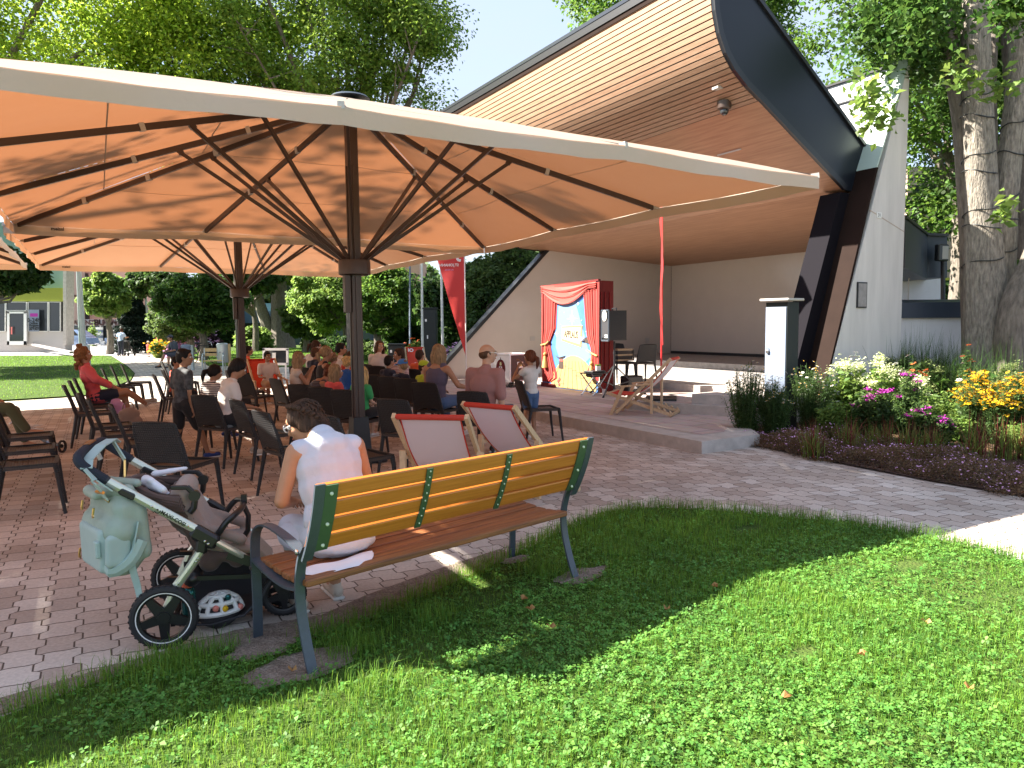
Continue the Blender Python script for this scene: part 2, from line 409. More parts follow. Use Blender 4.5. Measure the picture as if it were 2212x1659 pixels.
# interlocking pavers
def paver_mat(name, cols, ang, scale, grey=False):
    m = mat(name, (.3, .25, .22), .85, spec=.3); n = m.node_tree.nodes; l = m.node_tree.links
    c = n.new('ShaderNodeTexCoord'); mp_ = n.new('ShaderNodeMapping'); mp_.inputs['Rotation'].default_value = (0, 0, ang); l.new(c.outputs['Object'], mp_.inputs[0])
    sp = n.new('ShaderNodeSeparateXYZ'); l.new(mp_.outputs[0], sp.inputs[0])
    def math_(op, a, b=None):
        x = n.new('ShaderNodeMath'); x.operation = op
        for i, q in enumerate((a, b)):
            if q is None: continue
            if isinstance(q, (int, float)): x.inputs[i].default_value = q
            else: l.new(q, x.inputs[i])
        return x.outputs[0]
    px, py = scale
    # sideways teeth: clamp of a sine in y pushes the x joints, and the other way round
    sy = math_('SINE', math_('MULTIPLY', sp.outputs['Y'], 2 * pi / py)); ty = math_('MULTIPLY', sy, px * .03)
    sx = math_('SINE', math_('MULTIPLY', sp.outputs['X'], 2 * pi / px)); tx = math_('MULTIPLY', math_('MAXIMUM', math_('MINIMUM', math_('MULTIPLY', sx, 2.6), 1.0), -1.0), py * .11)
    X = math_('ADD', sp.outputs['X'], ty); Y = math_('ADD', sp.outputs['Y'], tx)
    cb = n.new('ShaderNodeCombineXYZ'); l.new(X, cb.inputs[0]); l.new(Y, cb.inputs[1])
    b = n.new('ShaderNodeTexBrick'); b.offset = .5; b.inputs['Scale'].default_value = 1.0; b.inputs['Brick Width'].default_value = px; b.inputs['Row Height'].default_value = py
    b.inputs['Mortar Size'].default_value = .0045; b.inputs['Mortar Smooth'].default_value = .25; b.inputs['Bias'].default_value = 0
    b.inputs['Color1'].default_value = (0, 0, 0, 1); b.inputs['Color2'].default_value = (1, 1, 1, 1); b.inputs['Mortar'].default_value = (.5, .5, .5, 1)
    l.new(cb.outputs[0], b.inputs['Vector'])
    r = n.new('ShaderNodeValToRGB'); r.color_ramp.elements[0].color = (*cols[0], 1); r.color_ramp.elements[1].color = (*cols[2], 1); e = r.color_ramp.elements.new(.5); e.color = (*cols[1], 1)
    l.new(b.outputs['Color'], r.inputs['Fac'])
    # big stains + fine grit
    t = n.new('ShaderNodeTexNoise'); t.inputs['Scale'].default_value = 1.1; t.inputs['Detail'].default_value = 5; l.new(c.outputs['Object'], t.inputs['Vector'])
    t2 = n.new('ShaderNodeTexNoise'); t2.inputs['Scale'].default_value = 55; t2.inputs['Detail'].default_value = 4; l.new(c.outputs['Object'], t2.inputs['Vector'])
    a1 = math_('MULTIPLY', math_('ADD', t.outputs['Fac'], .52), math_('ADD', math_('MULTIPLY', t2.outputs['Fac'], .6), .7))
    mu = n.new('ShaderNodeVectorMath'); mu.operation = 'SCALE'; l.new(r.outputs[0], mu.inputs[0]); l.new(a1, mu.inputs['Scale'])
    mxx = n.new('ShaderNodeMixRGB'); mxx.inputs['Color2'].default_value = (*cols[3], 1); l.new(b.outputs['Fac'], mxx.inputs['Fac']); l.new(mu.outputs[0], mxx.inputs['Color1'])
    l.new(mxx.outputs[0], n['Principled BSDF'].inputs['Base Color'])
    h = math_('SUBTRACT', math_('MULTIPLY', t2.outputs['Fac'], .25), b.outputs['Fac'])
    bp = n.new('ShaderNodeBump'); bp.inputs['Strength'].default_value = .8; bp.inputs['Distance'].default_value = .008; l.new(h, bp.inputs['Height']); l.new(bp.outputs[0], n['Principled BSDF'].inputs['Normal'])
    return m
PAV_ANG = pi / 2 - .515
paver_mat('pavers', [(.38, .31, .26), (.48, .41, .355), (.58, .52, .465), (.10, .076, .06)], PAV_ANG, (.20, .16))
paver_mat('path_pavers', [(.38, .36, .35), (.44, .42, .41), (.5, .48, .47), (.16, .15, .14)], .3, (.24, .16))
def slab_mat():
    m = mat('deck_slabs', (.36, .30, .27), .8); n = m.node_tree.nodes; l = m.node_tree.links
    c = n.new('ShaderNodeTexCoord'); b = n.new('ShaderNodeTexBrick'); b.offset = .5; b.inputs['Scale'].default_value = 1; b.inputs['Brick Width'].default_value = .9; b.inputs['Row Height'].default_value = .4
    b.inputs['Mortar Size'].default_value = .006; b.inputs['Color1'].default_value = (.36, .28, .25, 1); b.inputs['Color2'].default_value = (.48, .40, .365, 1); b.inputs['Mortar'].default_value = (.10, .08, .07, 1)
    mp_ = n.new('ShaderNodeMapping'); l.new(c.outputs['Object'], mp_.inputs[0]); l.new(mp_.outputs[0], b.inputs['Vector'])
    t = n.new('ShaderNodeTexNoise'); t.inputs['Scale'].default_value = 7; t.inputs['Detail'].default_value = 6; l.new(c.outputs['Object'], t.inputs['Vector'])
    h = n.new('ShaderNodeMixRGB'); h.blend_type = 'MULTIPLY'; h.inputs['Fac'].default_value = .5; l.new(b.outputs['Color'], h.inputs['Color1']); l.new(t.outputs['Color'], h.inputs['Color2'])
    mm = n.new('ShaderNodeMixRGB'); mm.blend_type = 'ADD'; mm.inputs['Fac'].default_value = .35; l.new(h.outputs[0], mm.inputs['Color1']); l.new(b.outputs['Color'], mm.inputs['Color2'])
    l.new(mm.outputs[0], n['Principled BSDF'].inputs['Base Color'])
slab_mat()
def soil_like(name, a, b_, c_, sc1, sc2):
    m = mat(name, a, .95, spec=.2); n = m.node_tree.nodes; l = m.node_tree.links
    c = n.new('ShaderNodeTexCoord'); t = n.new('ShaderNodeTexNoise'); t.inputs['Scale'].default_value = sc1; t.inputs['Detail'].default_value = 8; t.inputs['Roughness'].default_value = .7
    r = n.new('ShaderNodeValToRGB'); r.color_ramp.elements[0].position = .3; r.color_ramp.elements[1].position = .72; r.color_ramp.elements[0].color = (*a, 1); r.color_ramp.elements[1].color = (*c_, 1); e = r.color_ramp.elements.new(.5); e.color = (*b_, 1)
    l.new(c.outputs['Object'], t.inputs['Vector']); l.new(t.outputs['Fac'], r.inputs['Fac'])
    v = n.new('ShaderNodeTexNoise'); v.inputs['Scale'].default_value = sc2; v.inputs['Detail'].default_value = 6; l.new(c.outputs['Object'], v.inputs['Vector'])
    mm = n.new('ShaderNodeMixRGB'); mm.blend_type = 'OVERLAY'; mm.inputs['Fac'].default_value = .8; l.new(r.outputs[0], mm.inputs['Color1']); l.new(v.outputs['Fac'], mm.inputs['Color2'])
    l.new(mm.outputs[0], n['Principled BSDF'].inputs['Base Color'])
    bp = n.new('ShaderNodeBump'); bp.inputs['Strength'].default_value = 1; bp.inputs['Distance'].default_value = .03; l.new(v.outputs['Fac'], bp.inputs['Height']); l.new(bp.outputs[0], n['Principled BSDF'].inputs['Normal'])
soil_like('lawn_ground', (.04, .075, .014), (.065, .115, .02), (.10, .12, .03), 3, 60)
soil_like('soil', (.055, .032, .024), (.085, .05, .038), (.14, .09, .07), 9, 45)
soil_like('gravel', (.20, .15, .12), (.28, .22, .18), (.34, .29, .25), 14, 90)
soil_like('asphalt', (.16, .16, .17), (.20, .20, .21), (.24, .24, .25), 4, 50)
# ------------------------------------------------------------------ ground
def sheet(name, poly, z, m, label=None, kind='structure', sub=0):
    mb = MB(); mb.face([(x, y, z) for x, y in poly]); o = mb.build(name, m, smooth=False); tag(o, kind=kind, label=label); return o
TH = .515
E_ = Vector((cos(TH), sin(TH))); N_ = Vector((sin(TH), -cos(TH)))
sheet('ground', [(-400, -60), (400, -60), (400, 600), (-400, 600)], -.02, 'lawn_ground')
# plaza of interlocking pavers
g2 = lambda x, y: G(x, y).xy
plaza = [(-40, -12), (16, -12), (16, 12), (4.5, 12.4), (2.0, 14), (-2.5, 21), (-4, 24)]
plaza += [tuple(g2(640, 782)), tuple(g2(585, 800)), tuple(g2(520, 790)), tuple(g2(452, 792)), tuple(g2(420, 772)), tuple(g2(395, 766)), tuple(g2(240, 768)), tuple(g2(275, 790)), tuple(g2(292, 806)), tuple(g2(285, 822)), tuple(g2(245, 840)), tuple(g2(190, 856)), tuple(g2(0, 868)), (-40, 15.5)]
sheet('paving', plaza, 0.0, 'pavers')
road = [tuple(g2(-300, 768)), tuple(g2(0, 768)), tuple(g2(240, 768)), tuple(g2(395, 766)), tuple(g2(360, 748)), (-10, 90), (-90, 90), (-110, 60)]
sheet('path', road, .004, 'path_pavers')
sheet('road', [(-160, 58), (30, 66), (30, 84), (-160, 76)], .010, 'asphalt')

# near lawn island (slightly raised edge), real blades
LAWN = [(-9, .6), (-5.2, 1.3), (-3.4, 1.9), (-2.6, 2.42), (-2.08, 2.82), (-1.92, 3.02), (-1.72, 3.25), (-1.45, 3.38), (-1.27, 3.44), (-.97, 3.56), (-.62, 3.95), (-.32, 4.38), (0, 4.82), (.30, 5.30), (.72, 5.80), (.97, 5.99), (1.21, 6.06), (1.7, 5.93), (2.49, 5.56), (2.97, 5.15), (3.29, 4.6), (3.9, 3.6), (4.8, 2.6), (7, 1.2), (7, -3), (-9, -3)]
lawn = sheet('lawn', LAWN, .012, 'lawn_ground')
# worn earth between lawn and pavers, and round the bench feet
def blob(name, c, rx, ry, z, m, n=22, seed=0, rot=0, kind='structure'):
    r = random.Random(seed); pts = []
    for i in range(n):
        a = 2 * pi * i / n; k = 1 + r.uniform(-.18, .18); x, y = rx * k * cos(a), ry * k * sin(a); pts.append((c[0] + x * cos(rot) - y * sin(rot), c[1] + x * sin(rot) + y * cos(rot)))
    return sheet(name, pts, z, m, kind=kind)
edge = [(-2.6, 2.42), (-1.92, 3.02), (-1.27, 3.44), (-.97, 3.56), (-.32, 4.38), (0, 4.82)]
verge = edge + [(-.10, 4.98), (-.45, 4.62), (-.85, 4.15), (-1.05, 3.85), (-1.45, 3.66), (-2.05, 3.12), (-2.7, 2.55)]
sheet('bare_earth', verge, .006, 'gravel')
BARE = [(-.98, 3.24, .27, .14), (-1.22, 3.42, .20, .10), (.42, 4.40, .22, .10), (0.02, 4.72, .12, .06), (1.75, 5.35, .16, .08), (2.5, 4.5, .18, .09), (1.35, 3.3, .12, .06), (3.0, 3.1, .2, .1)]
for i, (x, y, rx, ry) in enumerate(BARE[:4]): blob('bare_patch', (x, y), rx, ry, .018, 'gravel', seed=i, rot=.7)

def inside(poly, P):
    x, y = P[:, 0], P[:, 1]; r = np.zeros(len(P), bool); n = len(poly)
    for i in range(n):
        x1, y1 = poly[i]; x2, y2 = poly[(i + 1) % n]
        if y1 == y2: continue
        r ^= ((y1 > y) != (y2 > y)) & (x < (x2 - x1) * (y - y1) / (y2 - y1) + x1)
    return r
def blades(name, P, h, w, m, seed=0, lean=.35, segs=2, z=.01):
    rng = np.random.default_rng(seed); n = len(P)
    a = rng.uniform(0, 2 * pi, n); d = np.stack([np.cos(a), np.sin(a)], 1); p = np.stack([-np.sin(a), np.cos(a)], 1)
    ln = np.abs(rng.normal(0, lean, n)); V = np.empty((n, 5, 3)); 
    V[:, 0, :2] = P - p * w[:, None] / 2; V[:, 1, :2] = P + p * w[:, None] / 2; V[:, 0:2, 2] = z
    mid = P + d * (ln * h * .35)[:, None]
    V[:, 2, :2] = mid - p * w[:, None] * .4; V[:, 3, :2] = mid + p * w[:, None] * .4; V[:, 2:4, 2] = (z + h * .6)[:, None]
    V[:, 4, :2] = P + d * (ln * h * 1.0)[:, None]; V[:, 4, 2] = z + h * (1 - ln * .45).clip(.3, 1)
    k = np.arange(n)[:, None] * 5
    F = np.concatenate([k + [0, 1, 3], k + [0, 3, 2], k + [2, 3, 4]], 0)
    return np_mesh(name, V.reshape(-1, 3), F, m)
def fbm(P, s, seed):
    r = np.random.default_rng(seed); v = 0
    for i in range(5):
        k = r.normal(size=(2, 6)) * s * (1.6 ** i); ph = r.uniform(0, 6.28, 6); v = v + (np.sin(P @ k + ph).sum(1)) / (6 ** .5) * .6 ** i
    return v
def scatter(x0, x1, y0, y1, n, poly, seed):
    r = np.random.default_rng(seed); P = np.stack([r.uniform(x0, x1, n), r.uniform(y0, y1, n)], 1); return P[inside(poly, P)]
def not_bare(P):
    k = np.ones(len(P), bool)
    for x, y, rx, ry in BARE:
        d = P - [x, y]; a = d @ [.75, .66]; b = d @ [-.66, .75]; k &= (a / rx) ** 2 + (b / ry) ** 2 > RNG.uniform(.6, 1.2, len(P))
    return k
def visible(P):
    Y = P[:, 1]; return (Y > 1.9) & (P[:, 0] > -Y * .78 - .4) & (P[:, 0] < Y * .78 + .4)
P = scatter(-3.6, 5.0, 1.9, 6.1, 330000, LAWN, 3); P = P[visible(P)]; P = P[not_bare(P)]
f = fbm(P, 2.2, 5); P = P[(f > -1.3) | (RNG.random(len(P)) < .5)]; f = fbm(P, 2.2, 5)
dens = np.clip(1.25 - P[:, 1] * .13, .3, 1); P = P[RNG.random(len(P)) < dens]; f = fbm(P, 2.2, 5)
h = RNG.uniform(.022, .055, len(P)) * (1 + .35 * np.clip(f, -1, 1.5)); w = RNG.uniform(.0016, .0034, len(P)) * np.clip(P[:, 1] / 3.0, 1, 2)
tag(blades('grass', P, h, w, 'grass_blade', 2), 'short green lawn grass in front of the bench', 'grass', kind='stuff')
# longer tufts along the edge
ed = np.array(LAWN); Q = []
for i in range(4, 20):
    a, b = ed[i], ed[i + 1]; L = np.linalg.norm(b - a); k = int(L * 650); t = RNG.random(k)[:, None]; Q.append(a + (b - a) * t + RNG.normal(0, .035, (k, 2)))
Q = np.concatenate(Q); Q = Q[not_bare(Q)]
for c, n in (((-1.55, 3.22), 700), ((-.78, 3.42), 420), ((.20, 4.45), 500), ((-.45, 3.75), 350), ((.75, 4.75), 260), ((-.6, 3.0), 300), ((-2.2, 2.5), 300)):
    Q = np.concatenate([Q, np.array(c) + RNG.normal(0, .09, (n, 2))])
tag(blades('long_grass', Q, RNG.uniform(.05, .13, len(Q)), RNG.uniform(.002, .004, len(Q)), 'grass_blade', 4, lean=.6), 'longer grass tufts fringing the lawn edge', 'grass', kind='stuff')
# clover: three leaflets on each stalk
def clover(name, P, s, seed, m='clover'):
    r = np.random.default_rng(seed); n = len(P); z = r.uniform(.018, .05, n); a0 = r.uniform(0, 6.28, n); pts = []; 
    V = np.empty((n, 3, 4, 3)); tilt = r.normal(0, .35, (n, 2))
    for k in range(3):
        a = a0 + k * 2.094; d = np.stack([np.cos(a), np.sin(a)], 1); p = np.stack([-np.sin(a), np.cos(a)], 1)
        for j, (u, v_) in enumerate(((0.05, 0), (.62, .42), (1.0, 0), (.62, -.42))):
            q = (d * u + p * v_) * s[:, None]; V[:, k, j, :2] = P + q; V[:, k, j, 2] = z + (q * tilt).sum(1) + (.12 * s if j in (1, 3) else 0)
    return np_mesh(name, V.reshape(-1, 3), np.arange(n * 12).reshape(-1, 4), m)
P = scatter(-3.6, 4.8, 1.9, 6.0, 85000, LAWN, 8); P = P[visible(P)]; P = P[not_bare(P)]; f = fbm(P, 1.7, 9); P = P[f > .15 - .55 * (P[:, 1] < 3.9) + RNG.normal(0, .35, len(P))]
P = P[RNG.random(len(P)) < np.clip(1.5 - P[:, 1] * .2, .25, 1)]
tag(clover('clover', P, RNG.uniform(.010, .020, len(P)), 12), 'three leaved clover spreading through the lawn', 'clover', kind='stuff')
# broad weeds
P = scatter(-3.2, 4.6, 2.0, 5.9, 4200, LAWN, 21); P = P[visible(P)]; P = P[not_bare(P)]
P3 = np.repeat(P, 4, 0) + RNG.normal(0, .018, (len(P) * 4, 2)); P3 = np.concatenate([P3, RNG.uniform(.02, .05, (len(P3), 1))], 1)
tag(leaves_mesh('broadleaf_weeds', P3, .028, 'clover', up=1.5, seed=4, aspect=.6), 'broad leaved weeds among the grass', 'weeds', kind='stuff')
for i, (px, py) in enumerate(((1145, 1312), (1132, 1290), (632, 1442), (1545, 1263), (1440, 1310), (1862, 1410), (2095, 1480), (1190, 1350), (1700, 1500), (2000, 1340))):
    p = G(px, py, .05); mb = MB(); a = i * 1.3; s = .028
    mb.add([p + Vector((s * cos(a + t) * k, s * sin(a + t) * k, .012 * sin(t * 2))) for t, k in ((0, 1), (.7, .6), (1.3, .8), (2.2, .5), (3.1, 1), (4, .55), (5, .85), (5.6, .5))], [tuple(range(8))])
    tag(mb.build('fallen_leaf', 'fallen', smooth=False), ['yellow', 'brown', 'pale yellow', 'orange', 'small brown', 'dry tan', 'pinkish dry', 'tiny orange', 'curled brown', 'tan'][i] + ' fallen leaf lying ' + ['on the shaded grass beside the right bench foot', 'just left of the yellow leaf by the right bench foot', 'on bare earth between the left bench feet', 'in shade where the lawn meets its sunny edge', 'in the middle of the shaded lawn', 'on the sunlit lawn right of centre', 'on the far right of the sunlit lawn', 'in shade below the right bench foot', 'on the sunlit lawn at the bottom', 'near the shadow edge on the right'][i], 'leaf', 'fallen leaves on the lawn')

# far lawns: base sheets with standing grass
def farlawn(pix, seed, n, hh=.05, label='sunlit mown lawn beyond the paving'):
    poly = [tuple(g2(*p)) for p in pix]; sheet('lawn', poly, .012, 'lawn_ground')
    xs = [p[0] for p in poly]; ys = [p[1] for p in poly]
    P = scatter(min(xs), max(xs), min(ys), max(ys), n, poly, seed)
    k = P[:, 1] / 20
    tag(blades('grass', P, RNG.uniform(.6, 1.3, len(P)) * hh, RNG.uniform(.006, .012, len(P)) * k.clip(1, 3), 'grass_blade', seed, lean=.6), label, 'grass', kind='stuff')
farlawn([(-160, 769), (40, 769), (225, 769), (262, 786), (290, 806), (282, 822), (240, 838), (190, 854), (0, 865), (-200, 872)], 31, 70000, label='mown lawn left of the path behind the seated woman')
farlawn([(396, 768), (470, 760), (640, 752), (860, 750), (860, 790), (760, 800), (590, 792), (520, 788), (455, 790)], 33, 60000, label='mown lawn round the twin trunked tree beyond the umbrellas')

# painted line on the paving
mb = MB(); a = G(794, 942, .004); b = G(893, 921, .004); d = (b - a).normalized(); p_ = Vector((-d.y, d.x, 0)) * .012
mb.face([a - p_, b - p_, b + p_, a + p_]); tag(mb.build('painted_line', 'paint_line', smooth=False), kind='structure')

# ------------------------------------------------------------------ bandstand
O2 = Vector((5.0, 22.9)); TS = .53
W2 = Vector((sin(TS), -cos(TS))); T2 = -Vector((cos(TS), sin(TS)))
def ST(w, t, z): p = O2 + W2 * w + T2 * t; return Vector((p.x, p.y, z))
stage = empty('bandstand', (*O2, 0), 0, 'timber lined bandstand with a curled up roof lip, black edge beam and leaning legs', 'bandstand')
def sbox(mb, w0, w1, t0, t1, z0, z1):
    v = [ST(w, t, z) for w in (w0, w1) for t in (t0, t1) for z in (z0, z1)]
    mb.add(v, [(0, 1, 3, 2), (4, 6, 7, 5), (0, 4, 5, 1), (2, 3, 7, 6), (0, 2, 6, 4), (1, 5, 7, 3)])
def splate(mb, prof, w0, w1):   # profile in (t,z), extruded along w
    n = len(prof); v = [ST(w0, t, z) for t, z in prof] + [ST(w1, t, z) for t, z in prof]
    mb.add(v, [tuple(range(n)), tuple(range(2 * n - 1, n - 1, -1))] + [(i, (i + 1) % n, n + (i + 1) % n, n + i) for i in range(n)])
WE = 9.7
def WEt(t): return WE if t >= 3.9 else 7.2 + (WE - 7.2) * t / 3.9
# decks and steps : slabs top + stone kerb risers
def deck(name, poly, z, m='deck_slabs', thick=.15):   # poly in (w,t)
    mb = MB(); n = len(poly); top = [ST(w, t, z) for w, t in poly]; bot = [ST(w, t, z - thick) for w, t in poly]
    mb.add(top + bot, [tuple(range(n))] + [(i, (i + 1) % n, n + (i + 1) % n, n + i) for i in range(n)])
    o = mb.build(name, m, stage, world=True, smooth=False); return o
def deck2(name, poly, z, thick=.15, kerb=.3):
    """stone kerbs with slabs set 3 mm lower inside"""
    deck(name + '_kerb', poly, z, 'concrete', thick)
# slabs grain aligned with the stage: rotate object coordinates through the mesh itself
def slab_top(poly, z):
    mb = MB(); mb.face([(w, t, 0) for w, t in poly]); o = mb.build('deck_paving', 'deck_slabs', stage, smooth=False)
    o.matrix_local = Matrix.Translation((0, 0, z)) @ Matrix(((W2.x, T2.x, 0, 0), (W2.y, T2.y, 0, 0), (0, 0, 1, 0), (0, 0, 0, 1)))
deck('kerb', [(-4, 9.6), (10.95, 9.6), (10.95, 8.6), (10.0, 7.9), (9.6, 3.4), (7.2, -.2), (-.2, -.2), (-.2, 8.4), (-4, 8.4)], .15, 'concrete')
slab_top([(-4, 9.25), (10.55, 9.25), (10.55, 8.8), (9.9, 8.0), (9.8, 5), (-4, 5)], .153)
deck('step', [(7.7, 8.35), (9.95, 7.45), (9.6, 3.4), (7.5, .3)], .30, 'concrete')
slab_top([(7.78, 8.2), (9.9, 7.35), (9.9, 4.5), (7.65, 4.5)], .303)
deck('step', [(8.85, 7.72), (9.92, 7.3), (9.92, 6.2), (8.85, 6.6)], .45, 'concrete')
deck('step', [(0, 5.3), (7.55, 5.3), (7.55, .4), (0, -.1)], .30, 'concrete')
deck('step', [(0, 4.6), (4.2, 4.6), (9.7, 4.0), (7.1, -.1), (0, -.1)], .45, 'concrete_dark')
deck('step', [(0, 3.25), (9.0, 2.97), (7.1, -.1), (0, -.1)], .60, 'concrete_dark')
# side and back walls
mb = MB(); prof = [(0, .0), (8.35, 0.0), (4.42, 3.76), (0, 3.31)]; splate(mb, prof, -.22, 0)
mb.build('side_wall', 'glossy_wall', stage, world=True, smooth=False)
mb = MB(); sbox(mb, 0.0, 7.2, -.25, 0, .0, 3.31); mb.build('back_wall', 'glossy_wall', stage, world=True, smooth=False)
mb = MB(); sbox(mb, -.02, .0, 0, .015, .6, 3.3); sbox(mb, 0.004, 7.1, .002, .02, .6, .68); mb.build('skirting', 'trim_black', stage, world=True, smooth=False)
mb = MB(); mb.bar(ST(-.11, 8.42, -.05), ST(-.11, 4.36, 3.84), .26, .09, up=(0, 0, 1)); mb.build('edge_trim', 'trim_black', stage, world=True, smooth=False)
mb = MB(); sbox(mb, .004, .02, 5.05, 5.2, 1.1, 1.22); mb.build('socket', 'grey_clip', stage, world=True)
mb = MB(); sbox(mb, .004, .02, .9, 1.05, .95, 1.1); mb.build('socket', 'grey_clip', stage, world=True)
# roof: soffit
low = [(0, 3.31), (2.5, 3.46), (3.9, 3.55), (5.35, 3.66), (7.3, 4.74)]
curve = [(7.3, 4.74), (7.6, 4.90), (7.85, 5.08), (8.03, 5.28), (8.16, 5.52), (8.24, 5.80), (8.28, 6.1), (8.30, 6.42)]
WL = -.25
mb = MB()
for i in range(len(low) - 1):
    (t0, z0), (t1, z1) = low[i], low[i + 1]
    mb.add([ST(WL, t0, z0), ST(WEt(t0), t0, z0), ST(WEt(t1), t1, z1), ST(WL, t1, z1)], [(0, 1, 2, 3)])
sf = mb.build('soffit', 'soffit', stage, world=True, smooth=False)
# give the soffit coordinates that run along the boards
sf.data.transform(Matrix(((W2.x, W2.y, 0, 0), (T2.x, T2.y, 0, 0), (0, 0, 1, 0), (0, 0, 0, 1)))); SM4 = Matrix(((W2.x, T2.x, 0, 0), (W2.y, T2.y, 0, 0), (0, 0, 1, 0), (0, 0, 0, 1))); sf.matrix_local = SM4
# lip boards: 26 boards with gaps on the curl
def resample(c, n):
    c = np.array(c); d = np.r_[0, np.cumsum(np.linalg.norm(np.diff(c, axis=0), axis=1))]; s = np.linspace(0, d[-1], n); return np.stack([np.interp(s, d, c[:, 0]), np.interp(s, d, c[:, 1])], 1)
rs = resample(curve, 25); mb = MB()
for i in range(24):
    a, b = rs[i], rs[i + 1]; u = (b - a); L = np.linalg.norm(u); u = u / L; nrm = np.array([u[1], -u[0]]); a2 = a + u * .009; b2 = b - u * .009
    pr = [tuple(a2), tuple(b2), tuple(b2 - nrm * .022), tuple(a2 - nrm * .022)]
    splate(mb, pr, WL, WE - .01)
lb = mb.build('lip_boards', 'lip_board', stage, world=True, smooth=False)
lb.data.transform(Matrix(((W2.x, W2.y, 0, 0), (T2.x, T2.y, 0, 0), (0, 0, 1, 0), (0, 0, 0, 1)))); lb.matrix_local = SM4.copy()
mb = MB(); back = [(t - .05, z + .03) for t, z in curve]
for i in range(len(back) - 1):
    (t0, z0), (t1, z1) = back[i], back[i + 1]; mb.add([ST(WL, t0, z0), ST(WE, t0, z0), ST(WE, t1, z1), ST(WL, t1, z1)], [(0, 1, 2, 3)])
mb.build('lip_backing', 'trim_black', stage, world=True, smooth=False)
mb = MB(); sbox(mb, WL - .05, WE + .06, 8.20, 8.33, 6.425, 6.56); mb.build('lip_capping', 'trim_black', stage, world=True, smooth=False)
mb = MB(); sbox(mb, WL, WE, 8.285, 8.31, 6.35, 6.424); mb.build('lip_batten', 'cladding_brown', stage, world=True, smooth=False)
# fascia side panels and roof top
topf = [(8.34, 6.56), (8.28, 6.66), (7.45, 6.12), (4.5, 4.07), (3.9, 3.98), (0, 3.75)]
fas = [(3.9, 3.54), (5.35, 3.64)] + curve + topf[:-1]
for wa, wb, nm in ((WE, WE + .05, 'side_fascia'), (WL - .05, WL, 'side_fascia')):
    mb = MB(); splate(mb, fas, wa, wb); mb.build(nm, 'fascia', stage, world=True, smooth=False)
def offs(c, d):
    c = np.array(c); u = np.gradient(c, axis=0); u /= np.linalg.norm(u, axis=1)[:, None]; nrm = np.stack([u[:, 1], -u[:, 0]], 1); return c + nrm * d
edge_c = [(5.35, 3.64)] + curve; oc = offs(edge_c, .015); ic = offs(edge_c, -.075)
mb = MB()
for i in range(len(edge_c) - 1): splate(mb, [tuple(oc[i]), tuple(oc[i + 1]), tuple(ic[i + 1]), tuple(ic[i])], WE + .05, WE + .075)
mb.build('fascia_edge', 'trim_black', stage, world=True, smooth=False)
mb = MB(); splate(mb, [(8.34, 6.60), (7.45, 6.12), (4.5, 4.07), (4.5, 4.13), (7.45, 6.19), (8.34, 6.70)], WE - .1, WE + .09); mb.build('roof_edge', 'trim_black', stage, world=True, smooth=False)
mb = MB(); tf = [(t, z - .01) for t, z in topf]
for i in range(len(tf) - 1):
    (t0, z0), (t1, z1) = tf[i], tf[i + 1]; mb.add([ST(WL, t0, z0), ST(WEt(t0), t0, z0), ST(WEt(t1), t1, z1), ST(WL, t1, z1)], [(0, 1, 2, 3)])
mb.build('roof_sheet', 'fascia', stage, world=True, smooth=False)
# soffit lamps: two recessed light lines, fitting, camera dome
mb = MB(); sbox(mb, 1.0, 8.9, 3.3, 3.33, 3.52, 3.535); mb.build('light_slot', 'grey_clip', stage, world=True)
def onsoff(w, t): z = np.interp(t, [p[0] for p in low + curve[1:4]], [p[1] for p in low + curve[1:4]]); return ST(w, t, z)
# find where a photo pixel meets the soffit
def soff_px(x, y):
    r = ray(x, y); best = None
    for k in range(400, 3000):
        p = r * (k / 100 / r.y); p.z += HC; d = Vector((p.x, p.y)) - O2; t = d.dot(T2); w = d.dot(W2)
        if 0 < t < 7.9 and -.3 < w < 9.8 and p.z >= onsoff(w, t).z: return w, t, onsoff(w, t)
    return 5, 6, onsoff(5, 6)
w_, t_, p = soff_px(1565, 222); mb = MB(); mb.lathe(p - Vector((0, 0, .10)), [(.07, .0), (.10, .02), (.11, .12)], 16); ob = mb.build('camera_housing', 'brown_metal', stage, world=True)
mb = MB(); mb.ell(p - Vector((0, 0, .12)), .065); mb.build('camera_dome', 'glass_dark', stage, world=True)
w_, t_, p = soff_px(1551, 188); mb = MB(); mb.box(p - Vector((0, 0, .01)), (.12, .12, .03), .5); mb.build('sensor_box', 'grey_clip', stage, world=True)
w_, t_, p = soff_px(1590, 323); mb = MB(); mb.bar(ST(w_ - .4, t_, p.z - .01), ST(w_ + .1, t_, p.z - .01), .02, .02); mb.build('light_slot', 'grey_clip', stage, world=True)
# leaning leg and fin on the right
mb = MB(); f0, f1 = (6.70, -.02), (5.40, 3.60); b0, b1 = (6.20, -.02), (4.93, 3.60)
splate(mb, [f0, f1, b1, b0], WE - .36, WE + .02); mb.build('leaning_leg', 'leg_metal', stage, world=True, smooth=False)
WF = 10.1; fz = [(6.38, -.02), (5.08, 3.885)]
mb = MB(); splate(mb, [(6.38, -.02), (4.29, 5.72), (4.29, -.02)], WE + .05, WF); fin = mb.build('fin_wall', 'render_wall', stage, world=True, smooth=False)
mb = MB(); splate(mb, [(6.39, -.02), (5.07, 3.95), (5.02, 3.95), (6.34, -.02)], WE + .02, WF - .005); mb.build('fin_cladding', 'cladding_brown', stage, world=True, smooth=False)
mb = MB(); splate(mb, [(5.075, 3.95), (4.295, 5.74), (4.26, 5.74), (5.04, 3.95)], WE + .05, WF - .003); mb.build('fin_edge', 'mint_render', stage, world=True, smooth=False)
